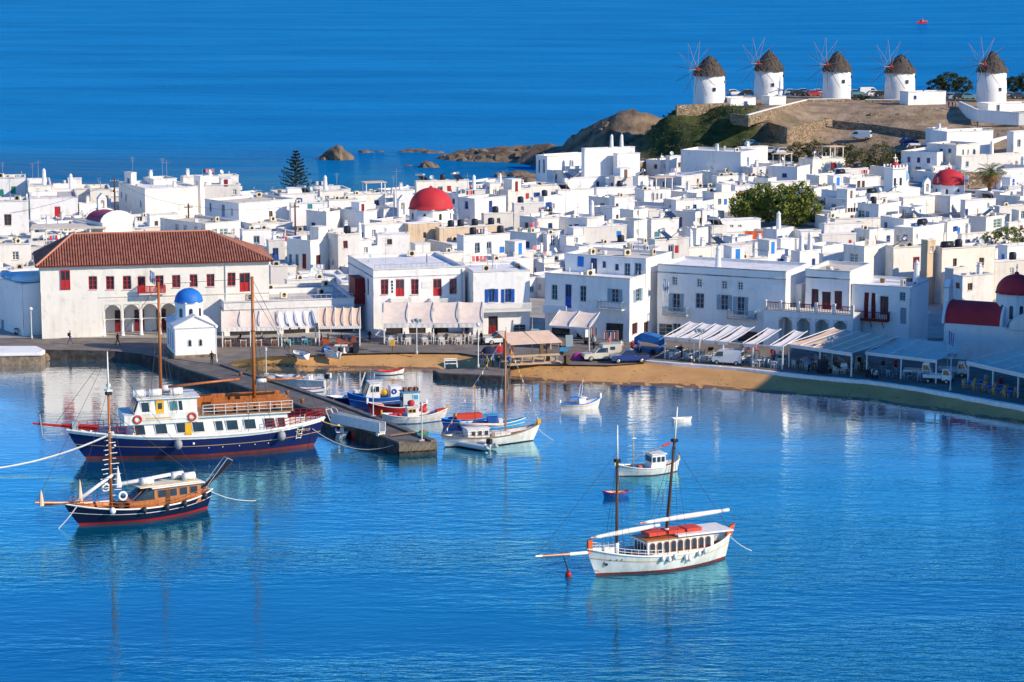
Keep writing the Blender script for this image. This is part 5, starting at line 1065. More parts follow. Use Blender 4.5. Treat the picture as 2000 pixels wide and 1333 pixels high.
windmill(1936, 196, 0, 'rightmost windmill beside dark bushes', 7)
def wall_run(pts, h, th, label, m='wall_stone', name='stone_wall', cap=None, zs=None, cat='wall'):
    """pts: picture points of the wall's top edge with their height"""
    v = [G(x, y, z) for x, y, z in pts]; c = v[0]; root = thing(name, (c.x, c.y, c.z - h), 0, label, cat); root['kind'] = 'thing'; mb = MB()
    for a, b in zip(v[:-1], v[1:]):
        k = max(1, int((b - a).length / 2)); d = (b - a); d.z = 0; d.normalize(); s = Vector((-d.y, d.x, 0)) * th
        if s.y < 0: s = -s
        for i in range(k):
            p, q = a.lerp(b, i / k) - root.location, a.lerp(b, (i + 1) / k) - root.location; j = Vector((0, 0, .12 * n3(p.x, p.y, i) if cap is None else 0)); j2 = Vector((0, 0, .12 * n3(q.x, q.y, i + 1) if cap is None else 0))
            mb.hexa([p - Vector((0, 0, h)), q - Vector((0, 0, h)), q + s - Vector((0, 0, h)), p + s - Vector((0, 0, h)), p + j, q + j2, q + s + j2, p + s + j])
    mb.build('masonry', m, root)
    if cap:
        mb = MB()
        for a, b in zip(v[:-1], v[1:]):
            d = (b - a); d.z = 0; d.normalize(); s = Vector((-d.y, d.x, 0)) * (th + .06)
            if s.y < 0: s = -s
            p, q = a - root.location - s * .06, b - root.location - s * .06
            mb.hexa([p + Vector((0, 0, .003)), q + Vector((0, 0, .003)), q + s + Vector((0, 0, .003)), p + s + Vector((0, 0, .003)), p + Vector((0, 0, .18)), q + Vector((0, 0, .18)), q + s + Vector((0, 0, .18)), p + s + Vector((0, 0, .18))])
        mb.build('coping', cap, root)
    return root
wall_run([(1322, 206, 16.2), (1425, 201, 16.4)], 2.6, .6, 'dark stone terrace wall under the leftmost windmill')
wall_run([(1462, 226, 15.0), (1505, 214, 15.6), (1577, 196, 16.4)], 2.2, .6, 'sunlit stone ramp wall with white coping below the second windmill', 'wall_stone', 'stone_wall', 'lime_bright')
wall_run([(1425, 222, 14.8), (1462, 226, 15.0)], 2.4, .5, 'short dark stone wall left of the sunlit ramp wall')
wall_run([(1578, 195, 16.3), (1660, 194, 16.3)], 1.6, .6, 'low stone terrace wall under the middle windmill', 'wall_stone', 'stone_wall', 'lime_bright')
wall_run([(1690, 196, 16.2), (1848, 197, 16.2)], 1.8, .6, 'stone terrace wall under the fourth windmill', 'wall_stone', 'stone_wall', 'lime_bright')
wall_run([(1434, 237, 13.2), (1500, 239, 13.0), (1537, 249, 12.6)], 4.6, .6, 'tall dark retaining wall left of the parking yard')
wall_run([(1537, 249, 12.6), (1628, 231, 13.4)], 4.2, .6, 'tall sunlit retaining wall beside the parking yard')
wall_run([(1626, 235, 13.2), (1700, 243, 12.6), (1812, 258, 11.8)], 4.0, .6, 'long dark retaining wall behind the parked white van')
wall_run([(1860, 300, 9.6), (1930, 276, 10.6), (2010, 258, 11.6)], 1.6, .5, 'white road parapet climbing to the right edge', 'lime_bright', 'road_parapet', 'lime_bright')
wall_run([(1872, 200, 16.6), (1908, 216, 15.6), (1990, 222, 15.2), (2060, 222, 15.2)], 2.6, .5, 'curved white terrace wall below the rightmost windmill', 'lime_bright', 'terrace_wall', 'lime_bright')
wall_run([(1870, 335, 9.6), (1958, 338, 9.0)], 3.0, .5, 'rough stone wall behind the palm tree')
# small white annexes on the hill
house(1760, 1774, 1848, 180, 18.6, 72, [('R', 1787, 191, .7, .8, 'b')], '-', 'lime_bright', 'roof_white', 15.5, 'low white annex beside the fourth windmill', 'house', 'mill_annex', .2, False, 4.0)
house(1500, 1503, 1535, 189, 17.6, 66, [], '-', 'lime_bright', 'roof_white', 15.2, 'small white hut below the second windmill', 'house', 'mill_hut', .2, False, 3.5)
house(1418, 1427, 1476, 192, 17.4, 66, [('R', 1456, 206, .9, 1.7, 'B'), ('R', 1480, 212, .9, 1.2, 'B')], '-', 'lime_bright', 'roof_white', 13.6, 'white walled yard with blue gate below the second windmill', 'house', 'mill_yard', 1.2, False, 5.0)
house(1925, 1930, 2030, 203, 16.6, 72, [('R', 1932, 210, .7, .9, 'b'), ('R', 1949, 212, .8, 1.4, 'q'), ('R', 1995, 210, .9, 1.8, 'B')], '-', 'lime_bright', 'roof_white', 14.0, 'white snack house with blue door under the rightmost windmill', 'house', 'mill_snack_house', .3, False, 5.0)
house(1846, 1850, 1940, 258, 13.4, 66, [('R', 1872, 264, 1.2, 1.8, 'g')], '-', 'lime_bright', 'roof_white', None, 'white arched-wall house above the road on the right', 'house', 'roadside_house', .3, False, 6.0)
tag(MB().box(0, 0, 0, 2.6, 1.2, 1.4).build('stone_block', 'wall_stone'), 'small square stone block on the bare slope', 'block')
o_ = bpy.data.objects['stone_block']; p_ = G(1700, 231, 13.3); o_.location = (p_.x, p_.y, p_.z - .3)

# ------------------------------------------------------------ plants
mat('leaf', (0.26, 0.29, 0.05), 0.75, (0.10, 0.135, 0.028), 0.9, detail=3)
mat('leaf_dark', (0.045, 0.07, 0.022), 0.75, (0.02, 0.034, 0.012), 0.9, detail=3)
mat('leaf_olive', (0.18, 0.165, 0.07), 0.8, (0.08, 0.08, 0.033), 0.8, detail=3)
mat('pine', (0.028, 0.05, 0.028), 0.75, (0.014, 0.026, 0.016), 1.0)
mat('bark', (0.12, 0.085, 0.06), 0.9, (0.07, 0.05, 0.035), 3)
mat('dead_frond', (0.38, 0.21, 0.09), 0.9, (0.15, 0.085, 0.04), 2)
mat('palm_leaf', (0.16, 0.22, 0.06), 0.65, (0.08, 0.12, 0.035), 1)
def leafy(name, loc, lobes, n, size, m, label, cat, trunk=True, seed=3, shrub=False):
    """crown of many leaf-sized faces on clumps around each lobe; lobes: (x, y, z, rx, ry, rz)"""
    rr = random.Random(seed); root = thing(name, loc, 0, label, cat); mb = MB(); tot = sum(l[3] * l[4] + l[4] * l[5] for l in lobes)
    for (x, y, z, a, b, c) in lobes:
        k = int(n * (a * b + b * c) / tot); nc = max(8, k // 26)
        for q in range(nc):
            d = Vector((rr.gauss(0, 1), rr.gauss(0, 1), rr.gauss(0, 1))).normalized(); r = rr.uniform(.55, 1.0) ** .6
            cc = Vector((x + d.x * a * r, y + d.y * b * r, z + d.z * c * r)); cs = rr.uniform(.2, .5) * min(a, c) * .55
            for i in range(26):
                o = Vector((rr.gauss(0, .6), rr.gauss(0, .6), rr.gauss(0, .5))) * cs; t = Vector((rr.gauss(0, 1), rr.gauss(0, 1), rr.gauss(0, 1))).normalized(); u = t.orthogonal().normalized(); v = t.cross(u); s = size * rr.uniform(.6, 1.4); p = cc + o
                mb.add([p - u * s, p + v * s * .6, p + u * s, p - v * s * .6], [(0, 1, 2, 3)])
    mb.build('crown' if trunk else 'foliage', m, root)
    if trunk:
        t = MB(); hx = sum(l[0] for l in lobes) / len(lobes)
        zt = min(l[2] for l in lobes)
        t.tube((hx, 0, -1), (hx * .9, 0, zt * .6), .28, .2, 8)
        for l in lobes: t.tube((hx * .9, 0, zt * .55), (l[0], l[1], l[2]), .16, .05, 6)
        t.build('trunk', 'bark', root)
    else:
        t = MB()
        for l in lobes: t.tube((l[0], l[1], -.6), (l[0], l[1], l[2]), .07, .03, 5)
        t.build('stems', 'bark', root)
    return root
def at_ground(px, py, z): p = G(px, py, z); return (p.x, p.y, z)
leafy('broadleaf_tree', at_ground(1478, 442, 3.0), [(-2.6, 0, 3.6, 2.4, 2, 2.4), (.6, 0, 4.8, 2.6, 2.2, 2.7), (-.8, -.5, 2.8, 2.9, 2, 2.2), (2.2, .2, 3.4, 2.2, 1.8, 2.6)], 12000, .19, 'leaf', 'left half of the big green tree clump among the houses', 'tree', True, 3)
leafy('broadleaf_tree', at_ground(1548, 446, 3.0), [(-1.6, 0, 4.5, 2.4, 2, 2.9), (1.0, 0, 5.1, 2.4, 2.2, 2.9), (2.8, .3, 3.6, 2.1, 1.8, 2.6), (0, -.3, 2.9, 3.1, 2, 2.3)], 12000, .19, 'leaf', 'right half of the big green tree clump among the houses', 'tree', True, 5)
leafy('garden_shrub', at_ground(1122, 412, 2.5), [(-.8, 0, 1.6, 1.9, 1.4, 1.5), (1.6, 0, 1.0, 1.6, 1.2, 1.2), (-.2, 0, 2.2, 1.3, 1.1, .9)], 3500, .13, 'leaf_olive', 'olive green shrub behind the reed fence in the middle', 'shrub', False, 9)
leafy('hedge_bush', at_ground(1600, 322, 6.3), [(-4.2, 0, 2.6, 3.0, 1.8, 1.9), (-.5, 0, 3.0, 3.0, 1.8, 1.8), (3.4, 0, 2.6, 3.0, 1.6, 1.8), (6.4, 0, 2.2, 2.4, 1.6, 1.8)], 8000, .16, 'leaf_olive', 'brown-green bush row below the parking yard', 'bush', False, 11)
leafy('hedge_bush', at_ground(1706, 352, 5.2), [(-2.8, 0, 3.4, 3.0, 2, 2.8), (1.4, 0, 4.4, 3.0, 2.2, 3.0), (4.0, 0, 3.4, 2.2, 1.8, 2.6), (0, 0, 2.2, 3.8, 2, 2.0)], 10000, .16, 'leaf_olive', 'tall olive-green bush left of the pale blue dome', 'bush', False, 13)
leafy('hill_bush', at_ground(1300, 296, 5.2), [(-.8, 0, 1.8, 2.2, 2, 1.8), (1.2, 0, 1.5, 1.8, 1.6, 1.4)], 4000, .15, 'leaf_olive', 'grey-green bush on the grassy slope under the mills', 'bush', False, 15)
leafy('dark_bush', at_ground(1852, 182, 16.4), [(-2.8, 0, 1.8, 2.6, 2, 1.7), (.2, 0, 2.5, 3.0, 2.2, 2.3), (3.2, 0, 1.9, 2.4, 2, 1.9)], 7000, .17, 'leaf_dark', 'dark green bush left of the rightmost windmill', 'bush', False, 17)
leafy('dark_bush', at_ground(1990, 180, 16.4), [(-1.2, 0, 1.8, 1.9, 2, 1.9), (1.8, 0, 2.2, 2.6, 2.2, 2.2)], 5000, .17, 'leaf_dark', 'dark green bush right of the rightmost windmill', 'bush', False, 19)
leafy('garden_bush', at_ground(1962, 475, 4.2), [(-2.0, 0, .9, 1.6, 1.2, .9), (.6, 0, 1.3, 1.9, 1.4, 1.3), (3.0, 0, 1.2, 1.8, 1.4, 1.2)], 3500, .13, 'leaf', 'bright green bush on the roof terrace at right', 'bush', False, 21)
leafy('low_bush', at_ground(1682, 200, 15.2), [(-.5, 0, .8, 1.7, 1.2, .9), (1.0, 0, .7, 1.2, 1, .8)], 1600, .14, 'leaf_dark', 'small dark bush between the middle and fourth windmills', 'bush', False, 23)
leafy('garden_tree', at_ground(1606, 430, 3.0), [(0, 0, 2.6, 1.2, 1, 1.5), (.3, 0, 1.4, 1.1, .9, 1.2)], 1500, .13, 'leaf_olive', 'thin grey-green tree beside the white house at right of the clump', 'tree', True, 27)
# reed fence by the shrub
rf_ = thing('reed_fence', at_ground(1097, 414, 2.5), 0, 'brown reed fence in front of the olive green shrub', 'fence'); m = MB(); rr = random.Random(5)
for i in range(40): m.tube((i * .11, rr.uniform(-.04, .04), -.6), (i * .11 + rr.uniform(-.03, .03), 0, 1.75 + rr.uniform(-.2, .15)), .05, .04, 4)
tag(m.build('reeds', 'brown', rf_), kind='stuff')
MB().tube((0, .09, 1.2), (4.4, .09, 1.2), .05).build('rail', 'brown', rf_)
# Norfolk pine
pp = GY(579, 380, 455); gp = ground(pp.x, pp.y); NP = thing('norfolk_pine', (pp.x, pp.y, gp), 0, 'tall dark conifer with tiered branches behind the left roofs', 'tree')
topz = GY(579, 296, 455).z - gp
MB().tube((0, 0, -.5), (0, 0, topz), .3, .04, 8).build('trunk', 'bark', NP)
m = MB(); rr = random.Random(2); lev = 13
for k in range(lev):
    f = k / (lev - 1); z = topz * .30 + (topz * .68) * f; L = 3.4 * (1 - f) ** .85 + .35; nb = 7
    for i in range(nb):
        a = 2 * math.pi * (i + .5 * (k % 2)) / nb + rr.uniform(-.15, .15); d = Vector((math.cos(a), math.sin(a), 0)); Lb = L * rr.uniform(.6, 1.15)
        if rr.random() < .1: continue
        tip = d * Lb + Vector((0, 0, z + .28 * Lb)); b0_ = Vector((0, 0, z)); m.tube(b0_, tip, .05, .02, 4, False)
        for j in range(16):
            t = rr.uniform(.25, 1.05); q = b0_.lerp(tip, t); sd = Vector((-d.y, d.x, 0)) * rr.choice([-1, 1]); e = q + sd * rr.uniform(.15, .5) * (1.15 - t * .6) + d * .15 + Vector((0, 0, rr.uniform(.05, .3)))
            w = .09; u = (e - q).cross(Vector((0, 0, 1))).normalized() * w
            m.add([q - u, q + u, e + u * .5, e - u * .5], [(0, 1, 2, 3)]); m.add([q - Vector((0, 0, w)), q + Vector((0, 0, w)), e + Vector((0, 0, w)), e - Vector((0, 0, w * .3))], [(0, 1, 2, 3)])
m.build('branches', 'pine', NP)
# palm
pq = GY(1932, 395, 428); gq = ground(pq.x, pq.y); PA = thing('palm_tree', (pq.x, pq.y, gq), 0, 'palm tree with skirt of dead brown fronds', 'tree')
hz_ = GY(1932, 338, 428).z - gq; m = MB()
for k in range(10): m.tube((0, 0, -.5 + (hz_ + .5) * k / 10), (0, 0, -.5 + (hz_ + .5) * (k + 1) / 10), .36 + .03 * (k % 2), .33, 10)
m.build('trunk', 'bark', PA); rr = random.Random(4)
def frond(m, a, el, L, droop, w):
    d = Vector((math.cos(a), math.sin(a), 0)); p = Vector((0, 0, hz_)); e = el; pts = [p]
    for k in range(7): p = p + (d * math.cos(e) + Vector((0, 0, math.sin(e)))) * (L / 7); e -= droop / 7; pts.append(p)
    sd = Vector((-d.y, d.x, 0))
    for k in range(1, 7):
        for s in (-1, 1):
            for q in range(2):
                b = pts[k].lerp(pts[k + 1], q * .5) if k < 7 else pts[k]; ln = w * (1 - abs(k - 3.5) / 6); t = b + sd * s * ln + (pts[k + 1] - pts[k]).normalized() * ln * .6 - Vector((0, 0, ln * .25)); u = (pts[k + 1] - pts[k]).normalized() * .07
                m.add([b - u, b + u, t], [(0, 1, 2)])
    m.path(pts, .03, 4)
m = MB()
for i in range(26): frond(m, i * 2.4 + rr.uniform(-.2, .2), rr.uniform(.1, 1.35), rr.uniform(2.5, 3.2), rr.uniform(1.0, 1.8), .9)
m.build('fronds', 'palm_leaf', PA); m = MB()
for i in range(34): frond(m, i * 2.4 + rr.uniform(-.2, .2), rr.uniform(-1.1, -.1), rr.uniform(2.1, 2.9), rr.uniform(.5, 1.1), .7)
m.build('dead_fronds', 'dead_frond', PA)
# ------------------------------------------------------------ awnings, tables, lamps
def awning(FL, FR, zf, depth, zb, panels, label, cm='canvas', posts=3, valance=.45, gap=.0, ribs=True, skip=(), postm='white_paint'):
    """canvas awning on posts: front edge runs between two picture points at height zf, back edge sits depth behind at zb"""
    a, b = G(*FL, zf), G(*FR, zf); d = (b - a); d.z = 0; W = d.length; d.normalize(); rz = math.atan2(d.y, d.x)
    root = thing('taverna_awning', (a.x, a.y, ZQ), rz, label, 'awning'); zf -= ZQ; zb -= ZQ; pw = W / panels
    for i in range(panels):
        if i in skip: continue
        rows = []
        for j in range(6):
            t = j / 5; z = zf + (zb - zf) * t - .26 * math.sin(math.pi * t)
            rows.append([Vector((i * pw + gap + (pw - 2 * gap) * k / 4, depth * t, z - .12 * math.sin(math.pi * k / 4) + .03 * n3(i * 3.1 + k, j * 1.3, FL[0]))) for k in range(5)])
        p = MB().grid(rows).build('canvas_panel', cm, root, True)
        rows = [[Vector((i * pw + gap + (pw - 2 * gap) * k / 8, -.02 - .03 * (k % 2), zf + .02 - q)) for k in range(9)] for q in (0, valance)]
        if valance: MB().grid(rows).build('valance', 'canvas_white', p)
    for i in range(panels + 1):
        x = min(max(i * pw, .05), W - .05); MB().tube((x, 0, zf + .04), (x, depth, zb + .04), .05, .05, 5).build('rafter', 'white_paint', root)
    MB().box(0, -.06, zf - .06, W, .06, zf + .03).build('front_beam', 'white_paint', root)
    for i in range(posts):
        x = .15 + (W - .3) * i / max(1, posts - 1); MB().box(x - .07, .1, -.05, x + .07, .24, zf - .05).build('post', postm, root)
    return root, a, d, W
AW = {}
AW['t1'] = awning((432, 640), (546, 638), 3.7, 2.9, 5.3, 3, 'cream awning nearest the chapel', 'canvas', 3, .55)
AW['t2'] = awning((548, 640), (619, 637), 3.6, 2.9, 5.2, 4, 'narrow-striped cream awning between the two wider left awnings', 'canvas_white', 2, .3, .12)
AW['t3'] = awning((621, 638), (705, 637), 3.7, 3.1, 5.6, 5, 'tan ribbed awning left of the red-windowed house', 'canvas_tan', 2, .35)
AW['a'] = awning((748, 632), (945, 631), 3.9, 4.0, 6.0, 4, 'wide beige awning below the red-windowed house', 'canvas', 3, .6, .1)
AW['c'] = awning((1072, 636), (1152, 641), 4.2, 3.6, 5.6, 2, 'small grey awning in front of the corner house with outer stairs', 'canvas', 2, .25)
AW['d'] = awning((1296, 658), (1530, 678), 3.9, 7.5, 4.7, 9, 'long white slatted awning in front of the wide shaded house', 'canvas_white', 5, .4, .14, True, (5, 7))
AW['e'] = awning((1538, 672), (1664, 690), 4.0, 9.0, 4.9, 5, 'tan flat awning below the arched terrace', 'canvas_tan', 3, .4)
AW['f'] = awning((1690, 688), (1830, 704), 3.9, 7.5, 4.8, 3, 'pale awning below the dark red balcony', 'canvas', 3, .35)
AW['g'] = awning((1888, 706), (2040, 740), 4.0, 7.0, 5.0, 4, 'rightmost pale awning beside the waterfront church', 'canvas', 4, .45)
# left restaurant terrace far behind the town hall
pg_ = G(58, 447, 6.2); PG = thing('terrace_pergola', (pg_.x, pg_.y, 2.0), R_(8), 'flat cream terrace roof left behind the town hall', 'pergola')
MB().box(0, 0, 4.0, 12, 6, 4.25).build('roof', 'roof_cream', PG)
for i in range(6): MB().box(i * 2.3 + .1, .1, 0, i * 2.3 + .35, .35, 4).build('post', 'lime_cream', PG)
MB().box(0, .2, 2.6, 12, .35, 3.2).build('beam', 'lime_cream', PG)

def chair_mesh(m, nm='chair'):
    b = MB(); b.box(-.22, -.22, .42, .22, .22, .47)
    for x in (-.2, .2):
        b.box(x - .025, -.22, 0, x + .025, -.17, .42); b.box(x - .025, .17, 0, x + .025, .22, .95)
    for z in (.58, .72, .86): b.box(-.18, .175, z, .18, .21, z + .08)
    me = bpy.data.meshes.new(nm); me.from_pydata(b.v, [], b.f); me.materials.append(MATS[m]); return me
def table_mesh(m):
    b = MB(); b.box(-.4, -.4, .7, .4, .4, .75)
    for x in (-.34, .34):
        for y in (-.34, .34): b.box(x - .03, y - .03, 0, x + .03, y + .03, .7)
    me = bpy.data.meshes.new('table'); me.from_pydata(b.v, [], b.f); me.materials.append(MATS[m]); return me
def furnish(key, chm, tbm, rows, cols, where, colour, x0=.8, y0=.7, dx=1.9, dy=1.8, tcol='white'):
    root, a, d, W = AW[key]; cm, tm = chair_mesh(chm), table_mesh(tbm); s = Vector((-d.y, d.x, 0)); rz = math.atan2(d.y, d.x); rr = random.Random(key)
    for i in range(cols):
        for j in range(rows):
            x, y = x0 + i * dx, y0 + j * dy
            if x > W - .6: continue
            p = Vector((a.x, a.y, ZQ)) + d * x + s * y
            t = link('taverna_table', tm); t.location = p; t.rotation_euler = (0, 0, rz); tag(t, f'small {tcol} table set under the {where}', 'table', f'tables under the {where}')
            for q, (ox, oy, ra) in enumerate(((-.62, 0, math.pi / 2), (.62, 0, -math.pi / 2), (0, -.62, math.pi), (0, .62, 0))):
                if q == 3 and j % 2: continue
                if rr.random() < .12: continue
                c = link('taverna_chair', cm); ra += rr.uniform(-.25, .25); c.location = p + d * ox + s * oy; c.rotation_euler = (0, 0, rz + ra)
                tag(c, f'{colour} chair at a table under the {where}', 'chair', f'chairs under the {where}')
furnish('t1', 'rust', 'white_paint', 1, 4, 'cream awning nearest the chapel', 'brown wooden'); furnish('t2', 'teal', 'white_paint', 1, 2, 'narrow-striped cream awning', 'turquoise wooden', .9, .6, 2.2); furnish('t3', 'orange', 'brown', 1, 3, 'tan ribbed awning', 'orange wooden', .8, .5, 1.8, 1.8, 'brown')
furnish('a', 'white_paint', 'white_paint', 2, 6, 'wide beige awning', 'white wooden', 1.0, .3, 2.1, 2.0); furnish('d', 'pale_metal', 'white_paint', 2, 7, 'long white slatted awning', 'pale grey', 1.0, .8, 2.2, 2.2)
furnish('e', 'pale_metal', 'brown', 3, 4, 'tan flat awning', 'pale wooden', 1.0, .8, 2.0, 2.2, 'brown'); furnish('f', 'grey_blue', 'grey_blue', 2, 4, 'pale awning below the dark red balcony', 'blue-grey', 1.0, .8, 2.0, 2.0, 'blue-grey'); furnish('g', 'gold', 'bright_blue', 2, 5, 'rightmost pale awning', 'straw-yellow', 1.2, -.6, 1.7, 1.8, 'blue')

def street_lamp(px, py, h, arms, label):
    p = G(px, py, ZQ); root = thing('street_lamp', p, 0, label, 'street lamp', 'street lamps on the waterfront')
    MB().lathe([(.16, 0), (.14, .3), (.07, .45), (.06, h)], 10).build('post', 'pale_metal', root, True)
    if arms == 1: MB().ball((0, 0, h + .22), .24, 10, 6).build('globe', 'white_paint', root, True)
    else:
        for k in range(arms):
            a = 2 * math.pi * k / arms + .3; e = (.5 * math.cos(a), .5 * math.sin(a), h - .1)
            MB().tube((0, 0, h - .35), e, .03).build('arm', 'pale_metal', root); MB().lathe([(.06, 0), (.2, .2), (.2, .34), (.05, .42)], 8, e).build('lantern', 'grey_blue', root)
        MB().lathe([(.06, 0), (.2, .2), (.2, .34), (.05, .42)], 8, (0, 0, h)).build('lantern', 'grey_blue', root)
street_lamp(814, 692, 4.0, 4, 'lamp with four lanterns in front of the wide beige awning'); street_lamp(1366, 708, 3.7, 4, 'lamp with four lanterns beside the parked white scooter'); street_lamp(1625, 722, 3.6, 4, 'lamp with four lanterns in front of the tan flat awning')
street_lamp(1856, 764, 3.9, 4, 'lamp with four lanterns beside the parked white trucks'); street_lamp(934, 718, 4.9, 1, 'thin pole lamp beside the group of people on the slipway'); street_lamp(423, 708, 4.1, 1, 'slim lamp at the corner of the quay chapel')
street_lamp(62, 662, 3.6, 1, 'slim lamp in the shade left of the town hall')
def pole(px, py, z, h, label, cross=True):
    p = G(px, py, z); root = thing('utility_pole', p, .3, label, 'utility pole'); MB().tube((0, 0, -2), (0, 0, h), .17, .12, 8).build('pole', 'dark_wood', root)
    if cross:
        MB().box(-.7, -.06, h - .7, .7, .06, h - .55).build('crossarm', 'dark_wood', root)
        for x in (-.6, -.2, .2, .6): MB().lathe([(.05, 0), (.08, .1), (.04, .2)], 6, (x, 0, h - .55)).build('insulator', 'pale_metal', root)
    return root, p
p1r, pa = pole(226, 455, 4.0, 9.0, 'tall dark utility pole behind the town hall roof'); p2r, pb = pole(369, 452, 4.0, 4.6, 'short dark utility pole beside the glazed rooms'); p3r, pc = pole(577, 462, 4.0, 5.4, 'dark utility pole left of the blue door')
def cable(a, b, sag, label, r=.025, m='cable', name='overhead_cable', cat='cable', grp=None):
    mid = (a + b) / 2 - Vector((0, 0, sag)); pts = []
    for k in range(13): t = k / 12; pts.append(a * (1 - t) ** 2 + (mid * 2 - (a + b) / 2) * 2 * t * (1 - t) + b * t * t)
    o = MB().path(pts, r, 4).build(name, m); return tag(o, label, cat, grp)
cable(pa + Vector((0, 0, 8.6)), pb + Vector((0, 0, 4.3)), .8, 'cable sagging between the two poles behind the town hall'); cable(pb + Vector((0, 0, 4.3)), pc + Vector((0, 0, 5.1)), .8, 'cable from the short pole to the pole by the blue door'); cable(pa + Vector((0, 0, 8.3)), G(-20, 422, 7), .8, 'cable running left from the tall pole')
# antenna masts that stand clear above the roofs
for px, py, z, h, lb in ((1247, 470, 7, 9, 'tall thin mast rising from the middle roofs'), (866, 497, 6.5, 7, 'thin mast right of the tan stone house'), (1105, 435, 7, 7.5, 'thin mast above the white roofs left of the tower house'), (1381, 420, 7, 8.5, 'thin mast in front of the cream house'), (1393, 470, 7, 9, 'rusty thin mast beside the solar heater'), (775, 400, 8, 8, 'thin pale mast left of the big red dome'), (1480, 330, 9, 4, 'white pole by the roof yard under the hill'), (913, 372, 8, 5, 'short mast on the long white house behind the dome'), (326, 352, 10, 5.5, 'dark mast on the roofs left of the conifer'), (75, 345, 9, 5, 'white mast on the stepped house at far left'), (1716, 395, 7, 7, 'red and white mast below the bell tower')):
    p = G(px, py, z); r_ = thing('antenna_mast', (p.x, p.y, z - 2), 0, lb, 'antenna'); MB().tube((0, 0, 0), (0, 0, h), .045, .03, 5).build('mast', 'galv', r_); m = MB()
    m.tube((-.7, 0, h - .5), (.7, 0, h - .5), .02, None, 4); m.tube((0, -.5, h - .5), (0, .5, h - .5), .02, None, 4)
    for k in range(5): m.tube((-.6 + .3 * k, -.3, h - .5), (-.6 + .3 * k, .3, h - .5), .014, None, 4)
    m.build('aerial', 'galv', r_)

# fish market kiosk
pk = G(1000, 714, ZQ); KR = thing('fish_kiosk', pk, math.atan2(.30, .95), 'open market kiosk with tan pitched roof and long stone counter', 'kiosk')
for i in range(2):
    m = MB(); x0 = i * 3.25; m.hexa([(x0 - .3, -.4, 2.5), (x0 + 2.9, -.4, 2.5), (x0 + 2.2, 2.6, 3.5), (x0 - .9, 2.6, 3.5), (x0 - .3, -.4, 2.58), (x0 + 2.9, -.4, 2.58), (x0 + 2.2, 2.6, 3.58), (x0 - .9, 2.6, 3.58)]); m.build('roof_panel', 'canvas_tan', KR)
    m = MB(); m.hexa([(x0 - .9, 2.62, 3.42), (x0 + 2.2, 2.62, 3.42), (x0 + 2.0, 4.4, 2.6), (x0 - 1.1, 4.4, 2.6), (x0 - .9, 2.62, 3.5), (x0 + 2.2, 2.62, 3.5), (x0 + 2.0, 4.4, 2.68), (x0 - 1.1, 4.4, 2.68)]); m.build('roof_panel', 'canvas_tan', KR)
for x in (.3, 4.9):
    for y in (1.2, 3.8): MB().box(x - .2, y - .2, 0, x + .2, y + .2, 2.9).build('pillar', 'wood' if x < 1 else 'brown', KR)
MB().box(-.6, -.1, .92, 6.0, .75, 1.06).build('counter', 'stone_tan', KR); MB().box(-.6, -.3, .0, 6.2, 4.2, .12).build('platform', 'stone_tan', KR)
for i in range(5):
    x = -.2 + i * 1.45; m = MB()
    for k in range(5): t = k / 4; m.box(x - .08, -.05 + .45 * (1 - t) ** 2, .12 + .16 * k, x + .08, .2 + .45 * (1 - t) ** 2, .12 + .16 * (k + 1) + .005)
    m.build('counter_bracket', 'stone_tan', KR)
for x, h, mt in ((.1, 4.2, 'spar_pale'), (3.4, 5.2, 'gold')): MB().tube((x, 2.7, 0), (x, 2.7, h), .05, .04).build('flag_pole', mt, KR)
# slipway platform with white bench
ps = [G(845, 724, .75), G(1000, 716, .75), G(990, 737, .75), G(855, 730, .75)]
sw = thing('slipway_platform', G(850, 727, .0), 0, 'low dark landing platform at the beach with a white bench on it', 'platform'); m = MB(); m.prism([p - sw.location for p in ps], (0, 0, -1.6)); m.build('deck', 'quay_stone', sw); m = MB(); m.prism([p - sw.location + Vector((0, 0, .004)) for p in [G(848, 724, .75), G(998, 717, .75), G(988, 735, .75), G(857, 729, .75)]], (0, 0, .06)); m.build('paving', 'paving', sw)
pbn = G(868, 719, .85); BN = thing('white_bench', pbn, .15, 'white slatted bench on the landing platform', 'bench')
for z, y in ((.45, -.1), (.45, .08), (.45, .26)): MB().box(0, y, z, 1.6, y + .14, z + .05).build('slat', 'white_paint', BN)
for z in (.75, .95): MB().box(0, .42, z, 1.6, .47, z + .13).build('slat', 'white_paint', BN)
for x in (.0, 1.5):
    for y, h in ((-.08, .45), (.42, 1.1)): MB().box(x, y, 0, x + .09, y + .09, h).build('leg', 'white_paint', BN)

# bins, boards and small street things
def bin_(px, py, label, m='tank_black', z=ZQ, w=.75, h=1.25):
    r = thing('rubbish_bin', G(px, py, z), .2, label, 'bin'); MB().add([(-w / 2 * .85, -w / 2 * .85, .1), (w / 2 * .85, -w / 2 * .85, .1), (w / 2 * .85, w / 2 * .85, .1), (-w / 2 * .85, w / 2 * .85, .1), (-w / 2, -w / 2, h), (w / 2, -w / 2, h), (w / 2, w / 2, h), (-w / 2, w / 2, h)], [(0, 3, 2, 1), (4, 5, 6, 7), (0, 1, 5, 4), (1, 2, 6, 5), (2, 3, 7, 6), (3, 0, 4, 7)]).build('body', m, r)
    MB().box(-w / 2 - .04, -w / 2 - .06, h, w / 2 + .04, w / 2 + .04, h + .1).build('lid', m, r); MB().tube((-w / 2, w / 2, .12), (w / 2, w / 2, .12), .12, .12, 8).build('wheels', 'black_rubber', r)
